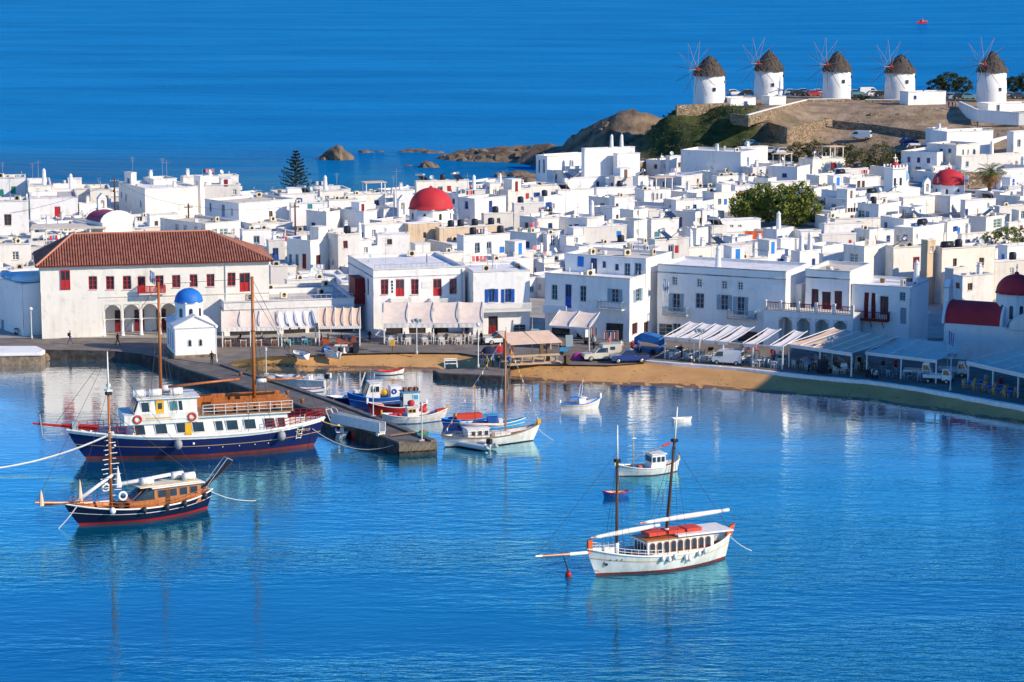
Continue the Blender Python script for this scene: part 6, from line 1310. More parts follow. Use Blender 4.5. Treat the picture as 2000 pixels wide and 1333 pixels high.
bin_(695, 690, 'tall dark bin at the sand edge left of the yellow post'); bin_(686, 689, 'small dark bin beside the tall dark bin', 'tank_black', ZQ, .5, .6); bin_(1607, 730, 'tall dark bin left of the delivery scooter', 'tank_black', ZQ, 1.0, 1.5); bin_(1109, 712, 'brown litter bin between kiosk and parked cars', 'brown', ZQ, .5, 1.0); bin_(1104, 712, 'narrow dark bin touching the brown litter bin', 'dark', ZQ, .35, .9)
r = thing('yellow_post_box', G(767, 690, ZQ), 0, 'yellow box on a short post at the sand edge', 'post box'); MB().tube((0, 0, 0), (0, 0, .9), .08).build('post', 'brown', r); MB().box(-.25, -.18, .9, .25, .18, 1.6).build('box', 'yellow', r)
for i, (px, py, lb) in enumerate(((660, 690, 'left white pedestal at the sand edge'), (672, 690, 'right white pedestal at the sand edge'))):
    r = thing('stone_pedestal', G(px, py, ZQ), 0, lb, 'pedestal'); MB().lathe([(.3, 0), (.3, .1), (.13, .18), (.12, .85), (.16, .9)], 12).build('shaft', 'lime_bright', r, True); MB().box(-.42, -.42, .9, .42, .42, 1.0).build('slab', 'lime_bright', r)
for px, py, lb, c in ((1324, 695, 'white menu board left of the parked scooter', 'white_paint'), (1388, 697, 'brown menu board behind the white van', 'wood'), (1677, 715, 'pale blue menu board beside the tan flat awning', 'canvas_white')):
    r = thing('menu_board', G(px, py, ZQ), .4, lb, 'menu board'); MB().cbox((0, -.18, .6), (.7, .04, 1.2), 0, 0, -.25).build('panel', c, r); MB().cbox((0, .18, .6), (.7, .04, 1.2), 0, 0, .25).build('panel', c, r); MB().cbox((0, -.205, .62), (.56, .02, .95), 0, 0, -.25).build('menu_sheet', 'tank_black', r)
r = thing('display_rack', G(1112, 678, ZQ), .1, 'blue-grey slanted postcard rack by the small awning', 'rack'); MB().cbox((0, 0, .75), (.9, .08, 1.5), 0, 0, -.35).build('panel', 'grey_blue', r); MB().cbox((0, .35, .55), (.06, .06, 1.2), 0, 0, .3).build('prop', 'galv', r)
for i in range(4): MB().cbox((0, -.08 + .11 * i, .3 + i * .32), (.8, .05, .22), 0, 0, -.35).build('card_row', ['canvas_white', 'tarp_blue', 'teal', 'white_paint'][i], r)
cols_ = ['blue_cloth', 'white_cloth', 'red_cloth', 'tan_cloth', 'blue_cloth', 'navy_cloth', 'white_cloth', 'pink_cloth']
for k, (px0, px1, py, lb) in enumerate(((1150, 1165, 668, 'rail of hanging clothes left of the corner shop'), (1178, 1208, 676, 'long rail of blue clothes in front of the corner shop'))):
    a, b = G(px0, py, ZQ), G(px1, py, ZQ); r = thing('clothes_rail', a, math.atan2(b.y - a.y, b.x - a.x), lb, 'clothes rail'); L = (b - a).length
    MB().tube((0, 0, 1.9), (L, 0, 1.9), .03).build('bar', 'galv', r)
    for x in (0.02, L - .02): MB().tube((x, 0, 0), (x, 0, 1.9), .03).build('upright', 'galv', r)
    n = int(L / .16)
    for i in range(n): MB().cbox((.12 + i * .16, 0, 1.3), (.1, .5, random.uniform(.8, 1.15))).build('garment', cols_[(i + k) % 8], r)
r = thing('tarpaulin_cart', G(1236, 690, ZQ), -.45, 'bulky cart under a blue tarpaulin beside the corner house', 'cart'); m = MB(); rows = []
for x, hh in ((0, .6), (.1, 1.6), (1.0, 2.2), (2.2, 2.1), (3.4, 1.7), (3.5, .6)): rows.append([Vector((x + .05 * n3(x, y), y, .3 + hh * (1 if abs(y - .9) < .8 else .55) + .12 * n3(x * 2, y * 2))) for y in (-.02, .15, .6, 1.2, 1.7, 1.85)])
m.grid(rows); m.build('tarpaulin', 'tarp_blue', r); MB().box(.1, .1, .3, 3.4, 1.75, .7).build('bed', 'tarp_blue', r)
for x in (.8, 2.6): MB().tube((x, .02, .32), (x, .2, .32), .32, .32, 12).build('wheel', 'black_rubber', r)
# net heaps and crates by the kiosk
for px, py, c, lb in ((955, 690, 'navy_cloth', 'heap of dark blue nets left of the kiosk'), (975, 688, 'red_cloth', 'red and white bundle under the kiosk roof'), (1130, 702, 'pink', 'bright pink bundle beside the camper pickup')):
    r = MB(); rows = []
    for k in range(7): rows.append([Vector((.95 * math.cos(2 * math.pi * i / 12) * math.sin(math.pi * k / 6 * .5 + .02) * (1 + .25 * n3(i % 12, k, px)), .6 * math.sin(2 * math.pi * i / 12) * math.sin(math.pi * k / 6 * .5 + .02), .85 * math.cos(math.pi * k / 6 * .5) + .1 * n3(k, i % 12, px))) for i in range(13)])
    o = r.grid(rows).build('net_heap', c, None, True); o.location = G(px, py, ZQ); tag(o, lb, 'net heap')
r = thing('blue_hand_cart', G(1093, 694, ZQ), .1, 'small bright blue hand cart at the end of the kiosk', 'cart'); MB().box(0, 0, .45, 1.0, .6, .85).build('tray', 'boat_cyan', r); MB().tube((.3, -.03, .25), (.3, .63, .25), .22, .22, 10).build('wheel', 'black_rubber', r); MB().tube((1.0, .3, .7), (1.6, .3, .9), .03).build('handle', 'boat_cyan', r)

# ------------------------------------------------------------ jetty
JN = [(300, 696), (350, 720), (408, 737), (493, 764), (561, 786), (637, 815), (779, 868)]; JF = [(440, 714), (480, 728), (560, 753), (640, 780), (735, 816), (853, 863)]
jn = resample([G(x, y, 1.15) for x, y in JN], 46); jf = resample([G(x, y, 1.15) for x, y in JF], 46)
JT = thing('stone_jetty', G(500, 760, 0), 0, 'long stone jetty running from the chapel into the harbour', 'jetty'); L0 = JT.location
m = MB(); m.grid([[p - L0 for p in jn], [p - L0 for p in jf]]); m.build('deck', 'jetty_top', JT)
m = MB()
for line, sgn in ((jn, -1), (jf, 1)):
    rows = []
    for z, o in ((-1.6, .35), (.1, .12), (.5, .06), (1.146, 0)): rows.append([Vector((p.x + sgn * o * .4, p.y + sgn * o - .1 * n3(p.x * 1.5, z * 4) * (z < 1), z)) - L0 for p in line])
    m.grid(rows)
e0, e1 = jn[-1], jf[-1]; rows = []
for z, o in ((-1.6, .4), (.1, .15), (.5, .12), (1.146, 0)): rows.append([e0.lerp(e1, k / 8) * 1.0 + Vector((o * .3, -o + .12 * n3(k, z * 3) * (z < 1), z - 1.15)) - L0 for k in range(9)])
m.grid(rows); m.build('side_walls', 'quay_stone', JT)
# raised coping stones along both edges, each its own block
cs = MB().box(0, -.3, 0, 1.35, .3, .22); cme = bpy.data.meshes.new('coping_stone'); cme.from_pydata(cs.v, [], cs.f); cme.materials.append(MATS['jetty_top'])
rrr = random.Random(3)
for line, off in ((jn, .34), (jf, -.34)):
    dd = resample(line, 40)
    for a, b in zip(dd[:-1], dd[1:]):
        d = (b - a).normalized(); o = link('coping_stone', cme, JT); s = Vector((-d.y, d.x, 0)) * off
        if line is jn and s.y < 0: s = -s
        if line is jf and s.y > 0: s = -s
        o.location = a - L0 + s + Vector((0, 0, -.02 + rrr.uniform(-.02, .02))); o.rotation_euler = (0, 0, math.atan2(d.y, d.x) + rrr.uniform(-.02, .02)); o.scale = ((b - a).length / 1.35 * .985, 1, 1)
for k in range(6):
    e = MB().cbox((0, 0, 0), (.66, .5, .75)); q = e0.lerp(e1, (k + .5) / 6); o = e.build('end_block', 'rough_stone', JT); o.location = q - L0 + Vector((.05, -.12 + .1 * rrr.random(), -.35)); o.rotation_euler = (rrr.uniform(-.1, .1), 0, rrr.uniform(-.1, .1))
for px, py, lb in ((470, 735, 'first rusty bollard along the jetty from the chapel'), (520, 744, 'second rusty bollard along the jetty'), (561, 772, 'third rusty bollard along the jetty'), (590, 788, 'fourth rusty bollard along the jetty'), (700, 832, 'yellowed bollard near the jetty end')):
    p = G(px, py, 1.15); o = MB().lathe([(.2, 0), (.16, .25), (.26, .4), (.22, .5), (.05, .53)], 10).build('bollard', 'rust', None, True); o.location = p; tag(o, lb, 'bollard', 'bollards on the jetty')
def lamp_pole(px, py, h, lb):
    r = thing('jetty_pole', G(px, py, 1.2), 0, lb, 'pole'); MB().tube((0, 0, 0), (0, 0, h), .07, .05, 8).build('post', 'pale_metal', r); MB().lathe([(.14, 0), (.14, .35), (.05, .42)], 8, (0, 0, h)).build('head', 'pale_metal', r); MB().box(-.25, -.25, 0, .25, .25, .15).build('foot', 'lime_grey', r)
lamp_pole(824, 862, 3.6, 'grey lamp pole at the outer end of the jetty'); lamp_pole(729, 815, 3.0, 'grey lamp pole midway on the outer jetty'); lamp_pole(520, 732, 2.8, 'pale pole with box at the inner jetty')
r = thing('net_crate', G(815, 852, 1.2), .2, 'green crate with nets at the jetty end', 'crate'); MB().box(0, 0, 0, 1.2, .7, .3).build('crate', 'green', r); MB().ball((.6, .35, .3), .4, 10, 6, .6).build('nets', 'rust', r, True)
r = thing('timber_plank', G(762, 852, 1.35), math.atan2(2.2, 3.2), 'loose timber plank lying on the jetty', 'plank'); MB().box(0, 0, 0, 3.0, .18, .1).build('board', 'teak', r)
# white boarding gangway on the jetty
ga, gb = G(645, 832, 1.2), G(742, 852, 1.25); GW = thing('boarding_gangway', ga, math.atan2((gb - ga).y, (gb - ga).x), 'white boarding gangway lying along the jetty', 'gangway'); Lg = (gb - ga).length
MB().box(0, 0, .35, Lg, .75, .45).build('walkway', 'pale_metal', GW)
for y in (-.03, .74): MB().add([(0, y, .4), (Lg, y, .4), (Lg, y, 1.4), (.3, y, 1.4), (0, y + .05, .4), (Lg, y + .05, .4), (Lg, y + .05, 1.4), (.3, y + .05, 1.4)], [(0, 1, 2, 3), (7, 6, 5, 4), (0, 4, 5, 1), (3, 2, 6, 7), (0, 3, 7, 4), (1, 5, 6, 2)]).build('side_panel', 'white_paint', GW)
m = MB()
for y in (0, .75): m.path([(0, y, .5), (-.7, y, 1.6), (-.55, y, 1.85), (.1, y, 1.7), (.4, y, 1.4)], .035, 5)
m.tube((-.7, 0, 1.6), (-.7, .75, 1.6), .03); m.build('end_rail', 'white_paint', GW)
for x in (.2, Lg - .5): MB().box(x, -.1, 0, x + .35, .85, .35).build('skid', 'canvas_white', GW)
# white painted quay block on the far left
v = [G(-160, 676, 1.55), G(70, 676, 1.55), G(88, 684, 1.55), G(80, 688, 1.55), G(-160, 692, 1.55)]; qb = thing('quay_block', G(0, 690, 0), 0, 'white painted quay block at the left edge', 'quay wall'); m = MB(); m.prism([p - qb.location for p in v], (0, 0, -.45)); m.build('block', 'lime_bright', qb); m = MB(); m.prism([p - qb.location + Vector((0, .15, -.45)) for p in v], (0, 0, -2.0)); m.build('rubble_core', 'rough_stone', qb)
v = [p - qb.location + Vector((0, -.25, -1.0)) for p in v[2:]] ; m = MB(); a, b = G(86, 694, .7), G(-160, 699, .7)
for k in range(24): q = a.lerp(b, k / 23) - qb.location; m.ball((q.x, q.y - .1, .35 + .3 * n3(k, 2)), .75 + .25 * n3(k * 2, 5), 7, 5, .9)
tag(m.build('rubble_stones', 'rough_stone', qb), kind='stuff')
# rough stone revetment beside the jetty root
rv = thing('stone_revetment', G(470, 708, .3), 0, 'rough yellow stone bank between jetty and sand', 'stone bank'); m = MB()
for k in range(46):
    q = G(445, 716, .3).lerp(G(535, 700, .3), (k % 23) / 22) - rv.location; m.ball((q.x + .2 * n3(k, 1), q.y + .5 * (k // 23), .1 + .35 * (k // 23) + .2 * n3(k, 3)), .42 + .15 * n3(k, 9), 7, 5, .8)
tag(m.build('stones', 'rough_stone', rv), kind='stuff')
# ------------------------------------------------------------ boats
class Hull:
    def __init__(s, L, B, fb, fm, fs, rb=1.2, rs=.6, tr=None, draft=.6, pw=2.2):
        s.L, s.B, s.fb, s.fm, s.fs, s.rb, s.rs, s.tr, s.dr, s.pw = L, B, fb, fm, fs, rb, rs, tr, draft, pw
    def sheer(s, t): return s.fm + ((s.fb - s.fm) * ((t - .45) / .55) ** 2 if t > .45 else (s.fs - s.fm) * ((.45 - t) / .45) ** 2)
    def plan(s, t):
        if t > .48: return 1 - ((t - .48) / .52) ** s.pw
        q = ((.48 - t) / .48); return 1 - (1 - s.tr) * q * q if s.tr else 1 - q ** (s.pw + .6)
    def pt(s, t, z, sd, out=0.0):
        zs = s.sheer(t); v = min(1, max(0.001, (z + s.dr) / (zs + s.dr)))
        xb = s.L / 2 - s.rb * (1 - v) ** 1.2; xs = -s.L / 2 + s.rs * (1 - v) ** 1.2; x = xs + (xb - xs) * t
        k = .22 + .55 * abs(t - .5) * 1.6; y = s.B / 2 * max(0.012, s.plan(t)) * v ** k
        return Vector((x + (out if t > .999 else (-out if t < .001 else 0)), sd * (y + out), z))
    def x2t(s, x): return min(1, max(0, (x + s.L / 2) / s.L))
    def strip(s, f0, f1, n=30, k=4, out=0.0):
        m = MB()
        for sd in (-1, 1): m.grid([[s.pt(i / n, f0(i / n) + (f1(i / n) - f0(i / n)) * j / k, sd, out) for i in range(n + 1)] for j in range(k + 1)])
        if s.tr:
            m.grid([[s.pt(0, f0(0) + (f1(0) - f0(0)) * j / k, sd, out) for sd in (-1, 1)] for j in range(k + 1)])
        return m
    def build(s, root, top, bot='antifoul', rail='white_paint', deck='teak', wl=.12, bul=.45, line=None, rr=.07, inner=None, line_z=.55):
        s.bul = bul
        h = s.strip(lambda t: wl, s.sheer, 32, 6).build('hull', top, root, True)
        s.strip(lambda t: -s.dr, lambda t: wl, 32, 4).build('bottom_paint', bot, root, True)
        if line: s.strip(lambda t: wl + (s.sheer(t) - wl) * line_z, lambda t: wl + (s.sheer(t) - wl) * line_z + .06, 32, 1, .025).build('rubbing_strake', line, root)
        m = MB()
        for sd in (-1, 1): m.path([s.pt(i / 32, s.sheer(i / 32), sd) for i in range(33)], rr, 6)
        if s.tr: m.tube(s.pt(0, s.sheer(0), -1), s.pt(0, s.sheer(0), 1), rr)
        m.build('gunwale', rail, root)
        m = MB()
        for sd in (-1, 1): m.grid([[s.pt(i / 32, s.sheer(i / 32) - (0 if j == 0 else bul + .02), sd, -.05 * (s.plan(i / 32) > .06)) for i in range(33)] for j in range(2)])
        if s.tr: m.grid([[s.pt(0, s.sheer(0) - (0 if j == 0 else bul), sd) + Vector((.05, 0, 0)) for sd in (-1, 1)] for j in range(2)])
        m.build('bulwark', inner or rail, root)
        m = MB(); m.grid([[s.pt(i / 32, s.sheer(i / 32) - bul, sd, -.04 * (s.plan(i / 32) > .06)) * 1 for i in range(33)] for sd in (-1, 1)]); m.build('deck', deck, root)
        return h
    def dz(s, x): return s.sheer(s.x2t(x)) - s.bul
    def side(s, x, z, sd=1, out=0.0): return s.pt(s.x2t(x), z, sd, out)
def boat(name, bow, stern, label, cat='boat', grp=None):
    """bow and stern are picture points on the waterline"""
    a, b = G(*bow, 0), G(*stern, 0); c = (a + b) / 2; d = a - b; return thing(name, (c.x, c.y, 0), math.atan2(d.y, d.x), label, cat, grp), d.length
def cabin(root, x0, x1, w, z0, z1, m, name='cabin', rf='white_paint', sl=.0, sb=.0, over=.12, inset=.08):
    """deckhouse: x0 aft, x1 forward; sl / sb lean of the front / back"""
    hw = w / 2; c = MB(); c.hexa([(x0, -hw, z0), (x1, -hw, z0), (x1, hw, z0), (x0, hw, z0), (x0 + sb, -hw + inset, z1), (x1 - sl, -hw + inset, z1), (x1 - sl, hw - inset, z1), (x0 + sb, hw - inset, z1)]); o = c.build(name, m, root)
    if rf: MB().hexa([(x0 + sb - over, -hw - over + inset, z1 + .003), (x1 - sl + over, -hw - over + inset, z1 + .003), (x1 - sl + over, hw + over - inset, z1 + .003), (x0 + sb - over, hw + over - inset, z1 + .003), (x0 + sb - over, -hw - over + inset, z1 + .1), (x1 - sl + over, -hw - over + inset, z1 + .1), (x1 - sl + over, hw + over - inset, z1 + .1), (x0 + sb - over, hw + over - inset, z1 + .1)]).build('cabin_roof', rf, o)
    return o
def swin(o, hw, x, z, w, h, m='glass', fr='white_paint', lean=0.0, arch=False, name='window', both=True):
    for sd in ((1, -1) if both else (1,)):
        y = sd * (hw + .012); pts = [(x - w / 2, z - h / 2), (x + w / 2, z - h / 2)] + ([(x + w / 2 * math.cos(math.pi * i / 6), z + h / 2 - w / 2 + w / 2 * math.sin(math.pi * i / 6)) for i in range(7)] if arch else [(x + w / 2 + lean, z + h / 2), (x - w / 2 + lean, z + h / 2)])
        e = .06; cx, cz = x, z
        f = MB(); f.prism([(cx + (px - cx) * (1 + 2 * e / w), y, cz + (pz - cz) * (1 + 2 * e / h)) for px, pz in pts], (0, sd * .02, 0)); fo = f.build(name, fr, o)
        g = MB(); g.prism([(px, y + sd * .022, pz) for px, pz in pts], (0, sd * .012, 0)); g.build('pane', m, fo)
def rails(root, pts, h, m='white_paint', r=.025, mid=1, step=1.0, name='guard_rail'):
    mb = MB(); P = [Vector(p) for p in pts]
    for k in range(1, mid + 2): mb.path([p + Vector((0, 0, h * k / (mid + 1))) for p in P], r, 4)
    Q = resample(P, max(2, int(sum((b - a).length for a, b in zip(P[:-1], P[1:])) / step) + 1))
    for q in Q: mb.tube(q, q + Vector((0, 0, h)), r, r, 4)
    o = mb.build(name, m, root); return tag(o, kind='stuff')
def fender(root, H_, x, drop, r, m, sd=1, l=1.3):
    p = H_.side(x, H_.sheer(H_.x2t(x)) - drop, sd, r * .9); o = MB().ball(p, r, 12, 8, l).build('fender', m, root, True); MB().tube(p + Vector((0, 0, r * l)), H_.side(x, H_.sheer(H_.x2t(x)), sd, .05), .015, .015, 4).build('lanyard', 'rope', o)
def ring(root, c, nrm, R, r, m, name='lifebuoy'):
    q = Vector(nrm).to_track_quat('Z', 'Y'); rows = [[Vector(c) + q @ Vector(((R + r * math.cos(b * math.pi / 4)) * math.cos(a * math.pi / 8), (R + r * math.cos(b * math.pi / 4)) * math.sin(a * math.pi / 8), r * math.sin(b * math.pi / 4))) for b in range(9)] for a in range(17)]
    return MB().grid(rows).build(name, m, root, True)
def mastp(root, x, z0, z1, r, m='mast_wood', rake=0.0, top=None, name='mast', y=0):
    zt = z0 + (z1 - z0) * (.74 if top else 1); f = lambda z: (x - rake * (z - z0), y, z)
    o = MB().tube(f(z0), f(zt), r, r * .75, 10).build(name, m, root, True)
    if top: MB().tube(f(zt), f(z1), r * .7, r * .3, 8).build('topmast', top, o, True); MB().cbox(f(zt), (r * 3.2, r * 3.2, .25)).build('mast_collar', 'dark', o)
    return f
def rig(root, segs, r=.02, m='cable', name='rigging'):
    mb = MB()
    for a, b in segs: mb.tube(a, b, r, r, 4, False)
    return mb.build(name, m, root)
def rope_line(a, b, sag, label, r=.05, m='rope_white'): return cable(Vector(a), Vector(b), sag, label, r, m, 'mooring_rope', 'rope')

# ---- big navy passenger ship
S1, l1 = boat('passenger_ship', (165, 897), (603, 871), 'large navy blue passenger ship moored along the jetty', 'ship')
s1 = Hull(26, 6.0, 3.05, 2.25, 2.85, 2.6, 1.6, None, 1.0, 2.6); s1.build(S1, 'navy2', 'antifoul', 'white_paint', 'teak', .28, .7, 'gold', .13, 'white_paint', .45)
s1.strip(lambda t: s1.sheer(t) - .32, lambda t: s1.sheer(t) - .02, 32, 1, .02).build('white_band', 'white_paint', S1)
lo = cabin(S1, -9.0, 7.1, 4.4, 2.2, 4.0, 'white_paint', 'deckhouse', 'white_gloss', 1.2, .3, .32, .1)
for x, w in ((6.0, .95), (3.9, 1.1), (1.9, .9), (.2, 1.1), (-1.9, .7), (-3.2, 1.1), (-5.0, 1.1), (-7.0, 1.0), (-8.2, .7)): swin(lo, 2.2, x, 3.05, w, .95, 'glass', 'white_paint', .15)
MB().box(.95, 2.2, 1.6, 1.6, 2.26, 3.5).build('door', 'yellow', lo)
wh = cabin(S1, .3, 6.7, 3.9, 4.1, 6.0, 'white_gloss', 'wheelhouse', 'white_gloss', .7, .0, .28, .15)
MB().box(.3, -2.35, 3.6, 7.6, 2.35, 4.55).build('wheelhouse_skirt', 'white_gloss', wh)
for x, w, mt in ((5.4, .75, 'glass'), (2.6, .8, 'glass_teal'), (1.9, .35, 'glass')): swin(wh, 1.87, x, 5.25, w, .95, mt, 'white_paint', .1)
MB().box(3.6, 1.86, 4.35, 4.4, 1.93, 5.85).build('door', 'yellow', wh); MB().box(3.8, 1.94, 5.0, 4.2, 1.95, 5.6).build('door_pane', 'glass', wh)
for y in (-1.1, .0, 1.1):
    m = MB(); m.hexa([(6.53, y - .48, 4.75), (6.6, y - .48, 4.75), (6.6, y + .48, 4.75), (6.53, y + .48, 4.75), (6.17, y - .45, 5.75), (6.24, y - .45, 5.75), (6.24, y + .45, 5.75), (6.17, y + .45, 5.75)]); m.build('windscreen', 'glass', wh)
MB().box(3.0, 2.36, 4.1, 5.4, 2.40, 4.25).build('name_board', 'gold', wh)
for x in (6.3, .9): ring(wh, (x, 2.42, 4.15), (0, 1, 0), .36, .1, 'orange_red')
for x, y in ((5.9, .9), (4.3, .9), (2.2, .8), (2.9, -1.0)):
    o = MB().tube((x - .62, y, 6.5), (x + .62, y, 6.5), .36, .36, 14).build('life_raft', 'foam_white', S1, True)
    for k in (-.55, -.2, .2, .55): MB().tube((x + k - .04, y, 6.5), (x + k + .04, y, 6.5), .375, .375, 14).build('raft_strap', 'canvas_white', o)
# sun deck: floor, side coaming, benches, rails
MB().box(-9.4, -2.3, 4.12, .3, 2.3, 4.2).build('sun_deck', 'teak', S1)
for y in (-1.9, -.3, .75, 1.55):
    for k in range(4):
        x = -1.6 - k * 2.0; b = MB().box(x - 1.7, y, 4.55, x, y + .5, 4.63).build('bench', 'wood', S1); MB().box(x - 1.7, y + .5, 4.6, x, y + .56, 5.25).build('bench_back', 'wood', b); MB().box(x - 1.6, y + .1, 4.2, x - .1, y + .4, 4.55).build('bench_base', 'dark_wood', b)
MB().box(-8.8, -2.2, 4.25, -.2, -2.1, 5.5).build('windbreak', 'wood', S1)
rails(S1, [(-.2, 2.25, 4.2), (-9.3, 2.25, 4.2), (-9.3, -2.25, 4.2)], 1.0, 'white_paint', .03, 2, 1.1)
for sd in (1, -1): rails(S1, [s1.pt(t / 20, s1.sheer(t / 20), sd) for t in range(0, 6)], .95, 'boat_red', .035, 2, .6); rails(S1, [s1.pt(t / 20, s1.sheer(t / 20), sd) for t in range(15, 20)], .8, 'boat_red', .03, 1, .8)
rails(S1, [s1.pt(0, s1.sheer(0), 1), s1.pt(0, s1.sheer(0), -1)], .95, 'boat_red', .03, 2, .5)
m = MB(); m.tube((s1.L / 2 - 3.0, 0, 2.95), (s1.L / 2 + 3.3, 0, 3.9), .2, .1, 8); m.build('bowsprit', 'boat_red', S1)
for y in (-.35, .35): MB().tube((s1.L / 2 - 3.2, y, 3.2), (s1.L / 2 + .4, y * .4, 3.6), .11).build('bow_platform', 'boat_red', S1)
m = MB(); bx = s1.L / 2 + 2.6; m.tube((bx, .1, 4.9), (bx - .2, .25, 2.6), .07); m.path([(bx + .25, -.35, 5.1), (bx + .05, .1, 4.85), (bx - .3, .6, 5.2)], .08, 5); m.path([(bx - .5, .3, 2.9), (bx - .25, .25, 2.55), (bx - .6, .3, 2.2), (bx - 1.0, .3, 2.1)], .06, 5); m.build('anchor', 'galv', S1)
MB().box(s1.L / 2 - 1.1, -.35, 2.9, s1.L / 2 - .5, .35, 3.9).build('windlass', 'galv', S1)
f1 = mastp(S1, 3.6, 6.0, 17.4, .17, 'mast_wood', .0); f2 = mastp(S1, -5.8, 4.2, 17.6, .20, 'mast_wood', .0)
MB().tube((2.9, .3, 6.9), (-4.3, .2, 7.3), .14, .11, 8).build('boom', 'wood', S1, True); MB().tube((-6.2, .2, 7.0), (-10.8, .2, 7.1), .14, .10, 8).build('boom', 'mast_wood', S1, True); MB().tube((-6.1, .2, 7.0), (-7.0, .2, 7.02), .26, .2, 8).build('furled_sail', 'canvas_white', S1, True)
rig(S1, [(f1(17.2), (14, 0, 3.8)), (f1(17.2), f2(17.4)), (f2(17.4), (-12.6, 0, 3.2)), (f1(15), (2.4, 2.3, 4.4)), (f1(15), (2.4, -2.3, 4.4)), (f1(15), (5.2, 2.3, 4.4)), (f2(15), (-7, 2.9, 2.3)), (f2(15), (-7, -2.9, 2.3)), (f2(15), (-4.6, 2.9, 2.3)), (f2(16), (-10.8, .2, 7.1))], .022)
m = MB(); m.tube((-5.8, -1.0, 12.0), (-5.8, 1.0, 12.2), .05); m.build('spreader', 'dark', S1); MB().tube((3.6, 0, 12.6), (4.3, 0, 12.6), .04).build('spreader', 'dark', S1)
for x in (2.6, -8.2): fender(S1, s1, x, .75, .42, 'rubber_grey', 1, 1.25)
for x in (9.0, 1.0): p = s1.side(x, 1.5, 1, .03); MB().ball(p, .13, 8, 5).build('porthole', 'white_paint', S1)
for x in (-.5, -2.0, -3.8, -5.5, -7): p = s1.side(x, .95, 1, .02); MB().ball(p, .06, 6, 4).build('drain', 'white_paint', S1)
m = MB(); xa = -10.1
for sx in (0, .55): m.tube(s1.side(xa - sx, 3.6, 1, .15), s1.side(xa - sx, 1.1, 1, .3), .03)
for k in range(6): m.tube(s1.side(xa, 1.2 + k * .42, 1, .28 - .02 * k), s1.side(xa - .55, 1.2 + k * .42, 1, .28 - .02 * k), .03)
m.build('boarding_ladder', 'white_paint', S1)
# name in gilt on the stern quarter
def lettering(root, txt, size, fn, m, name='lettering'):
    cu = bpy.data.curves.new('txt', 'FONT'); cu.body = txt; cu.size = size; cu.extrude = .008; tmp = bpy.data.objects.new('txt', cu); col.objects.link(tmp)
    me = bpy.data.meshes.new_from_object(tmp.evaluated_get(bpy.context.evaluated_depsgraph_get())); bpy.data.objects.remove(tmp); me.name = name
    for v in me.vertices: v.co = fn(v.co.x, v.co.y, v.co.z)
    me.materials.clear(); me.materials.append(MATS[m]); return link(name, me, root)
lettering(S1, 'Orca', .55, lambda x, y, z: s1.side(-10.4 - x, 1.75 + y + .04 * x, 1, .035 + z), 'gold')
ring(S1, s1.side(-10.0, 1.95, 1, .05), (.2, 1, 0), .16, .05, 'gold', 'emblem')
rope_line(G(-30, 918, .4), S1.matrix_basis @ s1.side(8.6, 2.9, 1, .1), .6, 'thick white mooring rope from the passenger ship bow to the left', .09)
rope_line(S1.matrix_basis @ s1.side(-11.8, 1.9, 1, .05), G(778, 866, 1.1), 1.3, 'mooring rope from the passenger ship stern to the jetty end', .04, 'rope')
rope_line(S1.matrix_basis @ s1.side(-12.6, 2.6, 1, .05), G(700, 832, 1.4), .3, 'yellow line from the passenger ship stern to the bollard', .04, 'gold')

# ---- navy caique in front
S2, l2 = boat('navy_caique', (152, 1027), (392, 995), 'small navy caique with orange wooden cabin at lower left', 'sailing boat')
s2 = Hull(14.2, 4.2, 2.1, 1.25, 1.75, 2.0, .9, None, .8, 2.3); s2.build(S2, 'navy', 'boat_red', 'white_paint', 'wood', .2, .4, 'white_paint', .07, 'wood', .55)
c = cabin(S2, -5.4, -.9, 2.5, 1.0, 2.75, 'wood', 'cabin', 'canvas_white', .0, .0, .3, .08)
for x in (-1.6, -2.7, -3.7, -4.7): swin(c, 1.2, x, 2.2, .7, .65, 'glass', 'wood')
MB().box(-2.4, 1.22, 1.1, -1.95, 1.26, 2.5).build('door', 'dark_wood', c)
m = MB(); m.hexa([(-.9, -1.15, 1.75), (.9, -1.0, 1.75), (.9, 1.0, 1.75), (-.9, 1.15, 1.75), (-.9, -1.1, 2.7), (-.3, -.95, 2.7), (-.3, .95, 2.7), (-.9, 1.1, 2.7)]); w_ = m.build('windscreen', 'glass', S2)
for y in (-.5, .5): MB().tube((.9, y, 1.77), (-.28, y, 2.7), .04).build('mullion', 'wood', w_)
MB().box(-.9, -1.3, .9, 1.5, 1.3, 1.76).build('forward_cabin', 'wood', S2); MB().box(1.6, -.8, 1.0, 2.3, .8, 1.55).build('hatch', 'dark_wood', S2)
MB().hexa([(-5.4, -1.25, 2.86), (.4, -1.15, 2.86), (.4, 1.15, 2.86), (-5.4, 1.25, 2.86), (-5.4, -1.2, 2.95), (.4, -1.1, 2.93), (.4, 1.1, 2.93), (-5.4, 1.2, 2.95)]).build('sun_canopy', 'cream_paint', S2)
for x, y in ((-.6, .3), (-4.6, .4), (-3.9, -.5)):
    o = MB().tube((x - .55, y, 3.3), (x + .55, y, 3.3), .34, .34, 14).build('life_raft', 'foam_white', S2, True)
    for k in (-.4, 0, .4): MB().tube((x + k - .03, y, 3.3), (x + k + .03, y, 3.3), .355, .355, 14).build('raft_strap', 'canvas_white', o)
f3 = mastp(S2, 2.7, .9, 15.2, .15, 'mast_wood', 0, 'white_paint')
MB().tube((6.3, 0, 2.0), (2.6, .2, 4.2), .2, .13, 8).build('furled_jib', 'canvas_white', S2, True); MB().tube((2.2, 0, 3.2), (-3.0, 0, 3.55), .2, .16, 8).build('furled_mainsail', 'canvas_white', S2, True)
